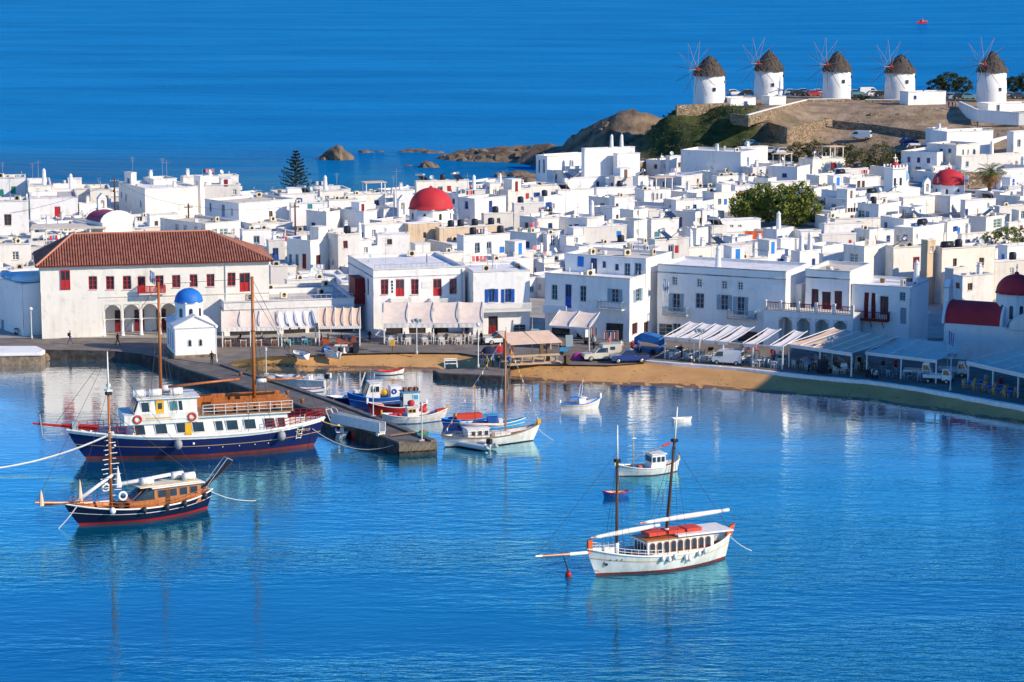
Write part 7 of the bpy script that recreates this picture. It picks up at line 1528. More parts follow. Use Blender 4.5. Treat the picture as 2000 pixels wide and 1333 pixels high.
MB().lathe([(.32, 0), (.28, .5), (.1, 1.5), (.02, 1.9)], 8, (2.0, 0, 3.0)).build('sail_bag', 'canvas_white', S2)
for x, h in ((5.6, 1.9), (9.2, 1.4)): MB().lathe([(.25, 0), (.2, .6), (.1, h * .8), (.02, h)], 8, (x, 0, 2.2)).build('covered_anchor', 'canvas_tan', S2)
MB().tube((5.0, 0, 1.9), (9.8, 0, 2.55), .18, .09, 8).build('bowsprit', 'wood', S2); MB().box(5.6, -.25, 2.15, 9.0, .25, 2.22).build('bowsprit_planks', 'dark_wood', S2)
for sd in (1, -1): rails(S2, [s2.pt(t / 20, s2.sheer(t / 20), sd) for t in range(1, 20)], .6, 'wood', .025, 1, .8)
m = MB()
for sd in (1, -1):
    a1 = Vector((2.7 - .15, 0, 9.6)); a2 = Vector((2.7 + .15, 0, 9.6)); b1 = s2.side(1.4, 1.4, sd); b2 = s2.side(3.6, 1.4, sd)
    for q in (b1, b2): m.tube(a1, q, .018, .018, 4, False)
m.build('shrouds', 'cable', S2)
for sd in (1, -1):
    a1 = Vector((2.7, 0, 9.6)); b1 = s2.side(2.2, 1.4, sd); b2 = s2.side(3.1, 1.4, sd)
    for k in range(15): t = .10 + k * .055; MB().tube(b1.lerp(a1, t) + Vector((-.15 if k % 2 else .05, 0, 0)), b2.lerp(a1, t) + Vector((.15 if k % 2 else -.05, 0, 0)), .035, .035, 5).build('ratline', 'white_paint', S2)
for sd in (1, -1): ring(S2, s2.side(2.4, 2.6, sd, .0) * 1.0, (.1, sd, .1), .34, .1, 'foam_white')
rig(S2, [(f3(14.8), (9.7, 0, 2.5)), (f3(14.8), (-6.9, 0, 1.9)), (f3(10), (-6.9, 0, 1.9)), (f3(12), (6, 0, 2.1))], .018)
m = MB(); m.box(2.45, -.35, 11.7, 2.95, .35, 11.82); m.box(2.4, -.5, 12.0, 2.7, -.2, 12.3); m.build('radar', 'white_paint', S2)
m = MB(); m.hexa([(-6.2, -.35, 1.9), (-6.0, -.35, 1.85), (-6.0, .35, 1.85), (-6.2, .35, 1.9), (-9.0, -.35, 4.1), (-8.9, -.35, 3.95), (-8.9, .35, 3.95), (-9.0, .35, 4.1)]); gw = m.build('gangplank', 'dark_wood', S2)
m = MB(); m.path([(-6.3, .36, 2.0), (-8.5, .36, 4.5), (-9.0, .36, 4.2)], .025, 4); m.path([(-6.3, -.36, 2.0), (-8.5, -.36, 4.5), (-9.0, -.36, 4.2)], .025, 4); m.tube((-8.5, -.36, 4.5), (-8.5, .36, 4.5), .025); m.build('hand_rail', 'pale_metal', gw)
for x, mt in ((3.4, 'foam_white'), (.6, 'tank_black'), (-1.6, 'tank_black'), (-3.4, 'tank_black'), (-5.8, 'tank_black')): fender(S2, s2, x, .1, .27, mt, 1, 1.15)
rope_line(S2.matrix_basis @ s2.side(6.2, 1.9, 1, .1), G(114, 1033, 0), .1, 'white anchor line from the navy caique bow', .05); rope_line(S2.matrix_basis @ s2.side(-6.8, 1.6, 1, .0), G(500, 978, 0), .3, 'thin mooring line from the navy caique stern', .03)

# ---- white schooner
S3, l3 = boat('white_schooner', (1152, 1126), (1420, 1090), 'white two-masted schooner with furled sails in the foreground', 'sailing boat')
s3 = Hull(13.6, 3.9, 2.3, 1.4, 2.05, 1.2, .7, None, .8, 2.3); s3.build(S3, 'white_gloss', 'antifoul', 'white_paint', 'teak', .2, .45, 'gold', .075, 'white_paint', .62)
c = cabin(S3, -4.5, 1.8, 2.3, 1.0, 2.55, 'white_paint', 'deckhouse', 'wood', .0, .0, .12, .04)
for k in range(9):
    x = 1.35 - k * .66; swin(c, 1.14, x, 1.95, .4, .85, 'glass', 'wood', 0, True)
for y in (-.75, -.25, .25, .75):
    f = MB(); f.prism([(1.815, y - .17, 1.55), (1.815, y + .17, 1.55)] + [(1.815, y + .17 * math.cos(math.pi * i / 6), 2.15 + .17 * math.sin(math.pi * i / 6)) for i in range(7)], (.02, 0, 0)); f.build('front_window', 'glass', c)
MB().hexa([(-6.2, -1.5, 2.68), (-1.0, -1.35, 2.68), (-1.0, 1.35, 2.68), (-6.2, 1.5, 2.68), (-6.2, -1.4, 2.78), (-1.0, -1.25, 2.82), (-1.0, 1.25, 2.82), (-6.2, 1.4, 2.78)]).build('sun_canopy', 'canvas_white', S3)
for x, w in ((.6, 1.6), (-1.2, 1.5), (-2.9, 1.4)): MB().box(x - w / 2, -.7, 2.83, x + w / 2, .7, 3.1).build('float_raft', 'orange_red', S3)
f4 = mastp(S3, 4.05, 1.0, 12.2, .14, 'dark_wood', .0, 'white_paint'); f5 = mastp(S3, -.6, 2.6, 13.2, .14, 'dark_wood', .09, 'white_paint')
MB().tube(f4(.95), f4(2.5), .19, .18, 10).build('mast_foot', 'white_paint', S3, True); MB().tube(f5(2.6), f5(3.2), .2, .19, 10).build('mast_foot', 'white_paint', S3, True)
for a, b, nm in (((6.2, .1, 3.2), (.1, .1, 3.55), 'furled_foresail'), ((1.6, .05, 3.9), (-6.6, .05, 4.1), 'furled_mainsail')):
    a, b = Vector(a), Vector(b); m = MB(); pts = [a.lerp(b, k / 10) + Vector((0, .04 * n3(k, 3), .05 * n3(k, 1))) for k in range(11)]
    for k in range(10): r0_ = .10 + .12 * math.sin(math.pi * (k + .3) / 11); r1_ = .10 + .12 * math.sin(math.pi * (k + 1.3) / 11); m.tube(pts[k], pts[k + 1], r0_, r1_, 10, k in (0, 9))
    o = m.build(nm, 'canvas_white', S3, True); MB().tube(a + Vector((.35, 0, 0)), a - Vector((.2, 0, 0)), .08).build('boom_end', 'wood', o)
MB().tube((5.6, 0, 1.95), (8.4, 0, 2.05), .15, .13, 8).build('bowsprit_base', 'white_paint', S3); MB().tube((8.3, 0, 2.05), (11.0, 0, 2.2), .12, .07, 8).build('bowsprit', 'wood', S3); MB().tube((10.9, 0, 2.2), (11.5, 0, 2.24), .1, .07, 8).build('bowsprit_tip', 'white_paint', S3)
MB().box(6.35, -.14, 1.9, 6.75, .14, 3.0).build('stem_head', 'orange', S3); MB().hexa([(-6.9, -.12, 1.9), (-6.3, -.12, 1.9), (-6.3, .12, 1.9), (-6.9, .12, 1.9), (-7.2, -.12, 2.9), (-6.7, -.12, 2.7), (-6.7, .12, 2.7), (-7.2, .12, 2.9)]).build('stern_head', 'orange', S3)
for sd in (1, -1): rails(S3, [s3.pt(t / 20, s3.sheer(t / 20), sd) for t in range(11, 20)], .5, 'white_paint', .025, 1, .55)
rig(S3, [(f4(10), (11.4, 0, 2.2)), (f4(12), f5(12.6)), (f5(10), (-6.9, 0, 2.2))] + [(f4(9.6), s3.side(x, 1.5, sd)) for x in (4.8, 4.1, 3.4) for sd in (1, -1)] + [(f5(10.4), s3.side(x, 1.5, sd)) for x in (.4, -.6, -1.6) for sd in (1, -1)] + [((11.2, 0, 2.15), s3.side(6.4, .35, 1))], .016, 'cable')
for x_, d_ in ((.9, .2), (.3, .3), (-.2, .12), (-1.3, .35), (-1.7, .5), (-2.6, .2), (-3.2, .15)): fender(S3, s3, x_, d_, .17, 'foam_white' if d_ > .18 else 'pale_metal', 1, 1.5)
for x in (5.2, 4.7, 4.3): MB().ball(s3.side(x, 1.35, 1, .02), .06, 6, 4).build('drain', 'dark', S3)
MB().ball(s3.side(5.6, .95, 1, .02), .12, 8, 5).build('hawse_hole', 'dark', S3)
for x, y in ((3.0, .6), (3.3, -.6), (5.3, .3), (2.4, .2)): MB().box(x - .2, y - .2, .95, x + .2, y + .2, 1.5).build('deck_box', 'wood' if y > .3 else 'dark_wood', S3)
rope_line(S3.matrix_basis @ Vector((-6.8, 0, 1.8)), G(1468, 1076, 0), .15, 'thin line from the white schooner stern', .03)
# dark red mooring buoy under its bowsprit
r = thing('mooring_buoy', G(1110, 1126, 0), 0, 'dark red mooring buoy under the schooner bowsprit', 'buoy'); MB().ball((0, 0, .15), .27, 12, 8, 1.1).build('float', 'boat_red', r, True); MB().tube((0, 0, .4), S3.matrix_basis @ Vector((9.0, 0, 2.1)) - r.location, .05, .04, 5).build('chain', 'dark', r)
r = thing('mooring_buoy', G(693, 856, 0), 0, 'bright red round buoy beside the jetty', 'buoy'); MB().ball((0, 0, .25), .42, 14, 8, 1.0).build('float', 'boat_red', r, True); MB().tube((0, 0, .6), (0, 0, .85), .05).build('ring', 'galv', r)

# ---- fishing boats and small craft
def smallboat(name, bow, stern, label, top, B=None, fb=.95, fm=.55, fs=.8, rail='white_paint', inn='white_paint', deck='teak', bot='antifoul', tr=None, line=None, cat='boat', scale_extra=1.12, bul=.3, wl=.08, rr=.05):
    rt, L = boat(name, bow, stern, label, cat); L *= scale_extra; h = Hull(L, B or L * .33, fb, fm, fs, L * .09, L * .05, tr, .35, 2.2); h.build(rt, top, bot, rail, deck, wl, bul, line, rr, inn); return rt, h
def stemposts(rt, h, m, bowh=.45, sternh=.35):
    MB().box(h.L / 2 - .12, -.07, h.fb - .15, h.L / 2 + .08, .07, h.fb + bowh).build('stem_post', m, rt); MB().box(-h.L / 2 - .05, -.07, h.fs - .15, -h.L / 2 + .12, .07, h.fs + sternh).build('stern_post', m, rt)
def outboard(rt, x, y, z, m='dark'):
    o = MB().box(x - .28, y - .2, z + .1, x + .22, y + .2, z + .62).build('outboard_motor', m, rt); MB().box(x - .14, y - .07, z - .8, x + .02, y + .07, z + .1).build('motor_leg', 'galv', o)
def thwarts(rt, h, m, n=3):
    for k in range(n):
        x = -h.L * .28 + h.L * .52 * k / max(1, n - 1); w = abs(h.side(x, h.fm * .8, 1).y) * .95; MB().box(x - .12, -w, h.fm - .14, x + .12, w, h.fm - .09).build('thwart', m, rt)

b4, h4 = smallboat('fishing_boat', (1208, 931), (1320, 921), 'white fishing boat with small cabin behind the schooner masts', 'white_gloss', 2.3, 1.25, .75, 1.2, line='white_paint'); stemposts(b4, h4, 'gold')
c = cabin(b4, -1.6, .0, 1.5, .4, 1.95, 'white_paint', 'wheelhouse', 'white_gloss', .25, 0, .12, .06)
for x in (-.35, -.85, -1.3): swin(c, .74, x, 1.5, .36, .5, 'glass', 'white_paint')
for y in (-.35, .35): MB().box(-.14, y - .28, 1.25, -.06, y + .28, 1.75).build('windscreen', 'glass', c)
ff = mastp(b4, 1.5, .6, 4.9, .05, 'gold'); MB().tube((1.4, 0, 1.7), (-2.6, 0, 2.9), .05, .05).build('boom', 'spar_pale', b4); MB().tube((-1.6, 0, 2.6), (-2.4, 0, 2.85), .12).build('furled_flag', 'orange_red', b4)
MB().ball((.9, .1, .75), .32, 10, 6, .7).build('orange_buoy', 'orange', b4, True); MB().box(1.7, -.35, .5, 2.2, .35, .95).build('net_box', 'navy_cloth', b4); MB().box(1.25, -.2, 3.6, 1.75, .2, 3.65).build('crosstree', 'white_paint', b4)
b5, h5 = smallboat('rowing_boat', (1180, 971), (1226, 968), 'small blue rowing boat with red gunwale behind the schooner', 'boat_blue', 1.1, .55, .36, .5, 'boat_red', 'canvas_tan', 'teak', 'boat_blue'); thwarts(b5, h5, 'boat_red')
b6, h6 = smallboat('white_dinghy', (1349, 822), (1316, 825), 'tiny white dinghy right of the tall schooner mast', 'white_gloss', .95, .42, .34, .4, 'white_paint', 'white_paint', 'canvas_white', 'white_paint', .7); thwarts(b6, h6, 'white_paint', 2)
b7, h7 = smallboat('fishing_boat', (1169, 796), (1098, 802), 'small white fishing boat with blue trim alone in open water', 'white_gloss', 1.7, 1.15, .65, .85, 'bright_blue', 'white_paint', 'teak', 'white_paint', None, 'gold'); stemposts(b7, h7, 'white_paint')
c = cabin(b7, -.3, .5, .85, .3, 1.25, 'white_paint', 'engine_box', 'white_gloss'); MB().box(-.1, .43, .85, .2, .45, 1.1).build('window', 'boat_red', c); m = MB()
for y in (-.3, .3): m.tube((-.1, y, 1.3), (.15, y, 2.7), .035)
m.tube((.15, -.3, 2.7), (.15, .3, 2.7), .035); m.tube((.15, 0, 2.7), (.35, 0, 3.3), .025); m.build('frame', 'white_paint', b7); MB().box(-1.2, -.5, 1.3, -.1, .5, 1.36).build('awning', 'bright_blue', b7)
b8, h8 = smallboat('sailing_caique', (1040, 861), (878, 873), 'white single-masted caique with bunting moored at the jetty end', 'white_gloss', 2.9, 1.75, .95, 1.25, 'teak', 'white_paint', 'teak', 'dark', None, 'white_paint', 'sailing boat', 1.18, .35, .1, .07)
c = cabin(b8, -2.8, -.4, 1.6, .6, 1.75, 'white_paint', 'cabin', 'canvas_white', .1, 0, .1, .05); [swin(c, .78, x, 1.35, .4, .45, 'glass', 'white_paint') for x in (-.8, -1.5, -2.2)]
c = cabin(b8, .2, 2.0, 1.3, .6, 1.15, 'white_paint', 'cabin_trunk', 'canvas_white', .1, 0, .05, .05)
fm8 = mastp(b8, 1.55, .7, 11.6, .11, 'mast_wood'); MB().tube((1.3, 0, 1.9), (-3.4, 0, 2.3), .12, .1, 8).build('furled_mainsail', 'canvas_tan', b8, True)
MB().tube((h8.L / 2 - .7, 0, 1.7), (h8.L / 2 + 1.5, 0, 2.4), .09, .05).build('bowsprit', 'teak', b8); MB().box(h8.L / 2 - .3, -.15, 1.75, h8.L / 2 + .05, .15, 2.25).build('stem_head', 'yellow', b8)
m = MB(); bow_, mid_, ste_ = Vector((h8.L / 2 - .1, 0, 2.0)), Vector(fm8(11.2)), Vector((-h8.L / 2 + .2, 0, 1.4))
rig(b8, [(mid_, bow_), (mid_, ste_)] + [(fm8(9), h8.side(x, 1.0, sd)) for x in (1.0, 2.0) for sd in (1, -1)], .015, 'rope')
for (a, b), n in (((mid_, bow_), 18), ((mid_, ste_), 14)):
    for k in range(1, n): q = a.lerp(b, k / n); MB().add([q, q + (b - a).normalized() * .3, q + (b - a).normalized() * .15 - Vector((0, .05, .38)), q + Vector((0, .02, 0)), q + (b - a).normalized() * .3 + Vector((0, .02, 0)), q + (b - a).normalized() * .15 - Vector((0, .03, .38))], [(0, 1, 2), (5, 4, 3), (0, 3, 4, 1), (1, 4, 5, 2), (2, 5, 3, 0)]).build('pennant', ['yellow', 'canvas_white', 'tarp_blue', 'yellow'][k % 4], b8)
rails(b8, [h8.pt(t / 20, h8.sheer(t / 20), -1) for t in range(2, 12)], .6, 'teak', .02, 1, .7)
rope_line(b8.matrix_basis @ Vector((h8.L / 2 - .3, 0, 1.3)), G(1080, 860, 0), .1, 'thin anchor line from the white caique bow', .025)
# inflatable dinghy
b9, L9 = boat('inflatable_dinghy', (872, 866), (955, 880), 'grey-white inflatable dinghy with outboard in front of the white caique', 'dinghy'); L9 *= 1.05
m = MB(); pts = [Vector((-L9 / 2, .72, .38)), Vector((L9 * .2, .74, .40)), Vector((L9 * .38, .5, .48)), Vector((L9 / 2, 0, .58)), Vector((L9 * .38, -.5, .48)), Vector((L9 * .2, -.74, .40)), Vector((-L9 / 2, -.72, .38))]
pts = resample(pts, 26); m.path(pts, .27, 10); m.tube(pts[0], pts[0] - Vector((.5, 0, .02)), .27, .05, 10); m.tube(pts[-1], pts[-1] - Vector((.5, 0, .02)), .27, .05, 10); m.build('tube', 'pale_metal', b9, True)
MB().box(-L9 * .45, -.55, .12, L9 * .36, .55, .2).build('floor', 'rubber_grey', b9); MB().box(-L9 * .46, -.5, .15, -L9 * .43, .5, .7).build('transom', 'white_paint', b9); outboard(b9, -L9 * .48, 0, .55); MB().box(-.3, -.5, .42, .1, .5, .5).build('thwart', 'white_paint', b9)
# cluster moored behind the jetty
b10, h10 = smallboat('fishing_boat', (868, 822), (752, 828), 'white fishing boat with red deck gear nearest behind the jetty', 'white_gloss', 2.4, 1.35, .8, 1.15, 'white_paint', 'white_paint', 'teak', 'boat_blue', None, 'white_paint'); stemposts(b10, h10, 'yellow')
c = cabin(b10, -.9, .4, 1.2, .5, 1.7, 'white_paint', 'wheelhouse', 'white_gloss', .1); swin(c, .58, -.2, 1.35, .3, .3, 'glass', 'yellow'); swin(c, .58, -.6, 1.35, .3, .3, 'glass', 'yellow')
MB().ball((-.4, 0, 2.1), .42, 10, 6, .8).build('red_bundle', 'red', b10, True); MB().ball((1.0, .1, 1.3), .42, 10, 6, .8).build('orange_bundle', 'orange_red', b10, True)
for x in (-1.6, -2.2, -2.6): MB().ball((x, .15, .85), .35, 8, 5, .6).build('net_heap', 'orange_red' if x > -2 else 'red_cloth', b10, True)
MB().hexa([(h10.L / 2 - 1.3, -.5, .95), (h10.L / 2 - .4, -.3, 1.1), (h10.L / 2 - .4, .3, 1.1), (h10.L / 2 - 1.3, .5, .95), (h10.L / 2 - 1.3, -.5, 1.2), (h10.L / 2 - .4, -.3, 1.4), (h10.L / 2 - .4, .3, 1.4), (h10.L / 2 - 1.3, .5, 1.2)]).build('fore_deck_box', 'orange_red', b10)
b11, h11 = smallboat('fishing_boat', (724, 812), (828, 806), 'dark red fishing boat with pale wheelhouse behind the white one', 'boat_red', 2.3, 1.5, .9, 1.1, 'canvas_white', 'boat_red', 'teak', 'antifoul'); stemposts(b11, h11, 'white_paint')
c = cabin(b11, -2.3, -.5, 1.6, .6, 2.4, 'pale_metal', 'wheelhouse', 'boat_cyan', 0); swin(c, .78, -1.9, 1.9, .5, .5, 'boat_cyan', 'white_paint')
MB().hexa([(-.52, -.6, 1.4), (-.42, -.6, 1.4), (-.42, .6, 1.4), (-.52, .6, 1.4), (-.52, -.6, 2.2), (-.42, -.6, 2.2), (-.42, .6, 2.2), (-.52, .6, 2.2)]).build('windscreen', 'glass', c)
for x in (-.9, -1.5, -2.1): MB().box(x - .2, -.4, 2.52, x + .2, .4, 2.85).build('roof_crate', 'rust', b11)
MB().tube((-2.3, .5, 2.5), (-2.3, .5, 4.2), .05).build('mast', 'white_paint', b11)
b12, h12 = smallboat('trawler', (683, 797), (786, 792), 'bright blue trawler with white wheelhouse behind the jetty', 'boat_blue', 2.6, 1.75, 1.15, 1.3, 'bright_blue', 'boat_cyan', 'teak', 'antifoul', .75, 'white_paint', 'boat', 1.1)
c = cabin(b12, -.3, 1.5, 1.7, .8, 2.75, 'white_paint', 'wheelhouse', 'white_gloss', .7, 0, .1, .05); swin(c, .82, .5, 2.1, .45, .6, 'glass', 'white_paint'); swin(c, .82, 0, 2.1, .4, .6, 'glass', 'white_paint')
MB().hexa([(1.30, -.7, 1.5), (1.38, -.7, 1.5), (1.38, .7, 1.5), (1.30, .7, 1.5), (.85, -.65, 2.6), (.93, -.65, 2.6), (.93, .65, 2.6), (.85, .65, 2.6)]).build('windscreen', 'glass_teal', c)
MB().box(-2.7, -.8, .8, -1.5, .8, 2.3).build('winch_house', 'white_paint', b12); ring(b12, (-1.9, .82, 1.75), (0, 1, 0), .22, .09, 'blue', 'lifebuoy'); MB().ball((-.9, .2, 1.6), .4, 8, 6, 1.0).build('yellow_gear', 'yellow', b12, True); MB().tube((2.0, 0, 1.6), (1.2, 0, 3.9), .07).build('derrick', 'white_paint', b12); MB().tube((.6, 0, 2.8), (.6, 0, 4.4), .025).build('antenna', 'galv', b12)
b13, h13 = smallboat('rescue_boat', (640, 789), (690, 786), 'small dark blue motor boat with rails between jetty and trawler', 'navy2', 1.6, .95, .7, .7, 'white_paint', 'white_paint', 'canvas_white', 'navy', .8); rails(b13, [h13.pt(t / 10, h13.sheer(t / 10), sd) for sd in (1,) for t in range(4, 10)], .6, 'white_paint', .025, 1, .6); outboard(b13, -h13.L / 2 - .1, -.25, .75, 'foam_white'); outboard(b13, -h13.L / 2 - .1, .25, .75, 'foam_white'); thwarts(b13, h13, 'white_paint', 2)
b14, h14 = smallboat('speedboat', (540, 752), (634, 757), 'white speedboat with open cockpit beside the inner jetty', 'white_gloss', 2.1, 1.15, .95, .9, 'white_paint', 'white_paint', 'canvas_white', 'white_paint', .85, None, 'boat', 1.08, .15)
m = MB(); rows = []
for k in range(7): x = h14.L * .42 - k * .45; w = abs(h14.side(x, .9, 1).y) * .8; rows.append([Vector((x, w * math.cos(math.pi * i / 6), h14.dz(x) + .03 + .45 * min(1, k / 3) * math.sin(math.pi * i / 6))) for i in range(7)])
m.grid(rows); m.build('coach_roof', 'white_gloss', b14, True)
m = MB(); m.hexa([(.35, -.7, 1.15), (.42, -.7, 1.15), (.42, .7, 1.15), (.35, .7, 1.15), (-.2, -.6, 1.75), (-.13, -.6, 1.75), (-.13, .6, 1.75), (-.2, .6, 1.75)]); m.build('windscreen', 'glass', b14); outboard(b14, -h14.L / 2 - .15, -.35, 1.0, 'foam_white'); outboard(b14, -h14.L / 2 - .15, .35, 1.0, 'dark')
for y in (-.4, .4): MB().box(-1.3, y - .25, .75, -.8, y + .25, 1.3).build('seat', 'canvas_white', b14)
b15, h15 = smallboat('open_boat', (582, 767), (630, 765), 'small white open boat with blue stripe beside the speedboat', 'white_gloss', 1.2, .6, .42, .5, 'boat_blue', 'canvas_tan', 'teak', 'boat_blue', .7); thwarts(b15, h15, 'orange_red', 3)
b16, h16 = smallboat('rowing_boat', (787, 731), (734, 733), 'white rowing boat with red inside near the beach', 'white_gloss', 1.3, .75, .45, .6, 'boat_red', 'orange_red', 'orange_red', 'dark'); thwarts(b16, h16, 'boat_red', 3)
b17, h17 = smallboat('rowing_boat', (953, 742), (984, 739), 'small turquoise boat at the slipway corner', 'boat_cyan', 1.05, .6, .45, .55, 'boat_cyan', 'boat_cyan', 'teak', 'boat_cyan'); thwarts(b17, h17, 'boat_cyan', 2)
b18, h18 = smallboat('blue_caique', (1020, 838), (905, 843), 'pale blue and white caique with bare mast behind the white one', 'boat_cyan', 2.2, 1.2, .8, 1.0, 'white_paint', 'boat_cyan', 'teak', 'boat_blue', None, 'white_paint'); mastp(b18, -1.9, .5, 4.9, .06, 'mast_wood'); c = cabin(b18, -.6, .5, .9, .4, 1.6, 'boat_blue', 'engine_box', 'boat_cyan'); MB().box(.55, -.4, .5, 1.0, .4, 1.2).build('white_box', 'white_paint', b18); MB().tube((0, 0, 1.7), (0, 0, 2.6), .05).build('exhaust', 'boat_cyan', b18); stemposts(b18, h18, 'boat_cyan')
b19, h19 = smallboat('blue_work_boat', (968, 826), (868, 834), 'blue work boat with long red chest behind the pale blue caique', 'boat_blue', 2.2, 1.0, .75, .9, 'bright_blue', 'boat_cyan', 'teak', 'antifoul', None, 'white_paint'); MB().box(-1.7, -.5, .5, 1.2, .5, 1.25).build('chest', 'orange_red', b19)
b20, h20 = smallboat('small_dinghy', (668, 838), (668, 858), 'small white dinghy tied between ship stern and jetty', 'white_gloss', 1.4, .75, .6, .6, 'boat_blue', 'canvas_white', 'canvas_white', 'pale_metal', .8, None, 'dinghy', 1.0); outboard(b20, -h20.L / 2 - .1, 0, .6, 'foam_white'); thwarts(b20, h20, 'white_paint', 2)
b21, h21 = smallboat('red_fishing_boat', (1811, 46), (1791, 47), 'red fishing boat far out on the open sea', 'boat_red', 2.6, 1.9, 1.2, 1.5, 'orange_red', 'orange_red', 'teak', 'boat_red'); c = cabin(b21, -1.6, .2, 1.6, .9, 2.5, 'orange', 'wheelhouse', 'orange_red'); mastp(b21, 1.4, .9, 4.2, .08, 'wood')
# boats drawn up on the sand
def beached(px, py, z, rz, roll, L, label, top, rail, seed, dk='canvas_white', ob=False):
    rt = thing('beached_boat', G(px, py, z), rz, label, 'boat'); rt.rotation_euler = (roll, 0.03, rz); h = Hull(L, L * .38, .75, .5, .55, L * .1, .05, .75, .25, 2.2); h.build(rt, top, top, rail, dk, .05, .28, None, .045, dk); thwarts(rt, h, 'white_paint', 2)
    if ob: outboard(rt, -L / 2 - .1, 0, .6)
beached(588, 697, 1.15, 2.15, -.25, 3.4, 'cream dinghy drawn up on the sand near the pedestals', 'canvas_white', 'dark', 1); beached(647, 696, 1.15, 2.3, .15, 3.0, 'white dinghy with blue cover and motor on the sand', 'white_gloss', 'white_paint', 2, 'tarp_blue', True)
MB_ = MB().ball((0, 0, .3), .6, 12, 7, .7).build('blue_tarp_bundle', 'tarp_blue', None, True); MB_.location = G(637, 687, ZQ); tag(MB_, 'blue tarpaulin bundle behind the beached white dinghy', 'bundle')
# ------------------------------------------------------------ vehicles
mat('car_white', (0.78, 0.78, 0.77), 0.25, (0.72, 0.72, 0.70), .6, spec=.5, coat=.5)
for k_, c_ in dict(car_blue=(0.012, 0.035, 0.20), car_red=(0.42, 0.03, 0.05), car_silver=(0.45, 0.47, 0.5), car_dark=(0.03, 0.035, 0.045), car_teal=(0.10, 0.28, 0.36), car_cream=(0.68, 0.64, 0.52)).items(): mat(k_, c_, .25, None, .6, spec=.5, coat=.5)
def wheelset(rt, xs, w, r):
    for x in xs:
        for s in (-1, 1):
            y = s * (w / 2 - .09); t = MB().tube((x, y - .1, r), (x, y + .1, r), r, r, 16).build('wheel', 'black_rubber', rt); MB().tube((x, y + s * .101, r), (x, y + s * .115, r), r * .58, r * .5, 12).build('rim', 'metal', t)
def side_body(rt, prof, w, m, name, tuck=.0, zt=None):
    """closed side profile (x, z) extruded over the width, narrowed above zt"""
    mb = MB(); n = len(prof); vs = []
    for s in (-1, 1):
        for x, z in prof: vs.append((x, s * (w / 2 - (tuck * max(0, (z - zt)) if zt is not None else 0)), z))
    mb.add(vs, [tuple(range(n))[::-1], tuple(range(n, 2 * n))] + [(i, (i + 1) % n, n + (i + 1) % n, n + i) for i in range(n)]); return mb.build(name, m, rt)
def glass_side(rt, pts, w, tuck, zt, both=True, m='glass'):
    for s in (-1, 1):
        mb = MB(); mb.prism([(x, s * (w / 2 - tuck * max(0, z - zt) + .008), z) for x, z in pts], (0, s * .012, 0)); mb.build('side_window', m, rt)
def front_glass(rt, x0, z0, x1, z1, w0, w1, name='windscreen'):
    MB().hexa([(x0, -w0, z0), (x0 + .02, -w0, z0), (x0 + .02, w0, z0), (x0, w0, z0), (x1, -w1, z1), (x1 + .02, -w1, z1), (x1 + .02, w1, z1), (x1, w1, z1)]).build(name, 'glass', rt)
def lights(rt, xf, xr, w, z, m='white_paint'):
    for s in (-1, 1): MB().box(xf - .02, s * w - .13, z - .08, xf + .03, s * w + .13, z + .08).build('headlight', 'foam_white', rt); MB().box(xr - .03, s * w - .1, z - .1, xr + .02, s * w + .1, z + .12).build('tail_light', 'boat_red', rt)
    MB().box(xf - .1, -w - .12, .3, xf + .1, w + .12, .5).build('bumper', 'dark', rt)
def pickup(px, py, rz, label, m, camper=False, L=4.7, z=ZQ, name='pickup_truck'):
    rt = thing(name, G(px, py, z), rz, label, 'pickup truck'); w = 1.66
    side_body(rt, [(-2.3, .35), (2.25, .35), (2.3, .62), (2.2, .92), (1.0, 1.02), (-.6, 1.02), (-.6, .95), (-2.3, .95)], w, m, 'body')
    side_body(rt, [(1.05, 1.0), (.45, 1.55), (-.45, 1.58), (-.6, 1.0)], w - .06, m, 'cab', .35, 1.0); glass_side(rt, [(.85, 1.05), (.42, 1.48), (-.38, 1.5), (-.48, 1.05)], w - .06, .35, 1.0); front_glass(rt, 1.02, 1.05, .5, 1.5, .66, .56)
    if camper: o = side_body(rt, [(-2.35, .96), (-.62, .96), (-.62, 1.62), (.05, 1.64), (.0, 2.0), (-2.3, 2.02)], w + .06, m, 'camper_box'); MB().box(-1.5, .85, 1.35, -.9, .875, 1.75).build('camper_window', 'glass', o)
    else: MB().box(-2.22, -.7, .8, -.68, .7, .96).build('cargo_bed', 'dark', rt)
    wheelset(rt, (1.45, -1.4), w, .33); lights(rt, 2.28, -2.32, .6, .72); return rt
def van(px, py, rz, label, m, z=ZQ, name='van', L=3.6):
    rt = thing(name, G(px, py, z), rz, label, 'van'); w = 1.5; s = L / 3.6
    side_body(rt, [(x * s, zz) for x, zz in ((-1.78, .35), (1.75, .35), (1.8, .75), (1.7, .98), (1.15, 1.72), (.9, 1.85), (-1.55, 1.85), (-1.75, 1.65))], w, m, 'body', .12, 1.0)
    glass_side(rt, [(x * s, zz) for x, zz in ((1.5, 1.05), (1.1, 1.6), (.45, 1.62), (.45, 1.05))], w, .12, 1.0); front_glass(rt, 1.68 * s, 1.02, 1.2 * s, 1.66, .64, .56); front_glass(rt, -1.80 * s, 1.08, -1.79 * s, 1.62, .6, .55, 'rear_window')
    wheelset(rt, (1.2 * s, -1.15 * s), w, .28); lights(rt, 1.79 * s, -1.79 * s, .55, .68); MB().box(-1.84 * s, -.7, .28, -1.72 * s, .7, .45).build('rear_bumper', 'dark', rt); return rt
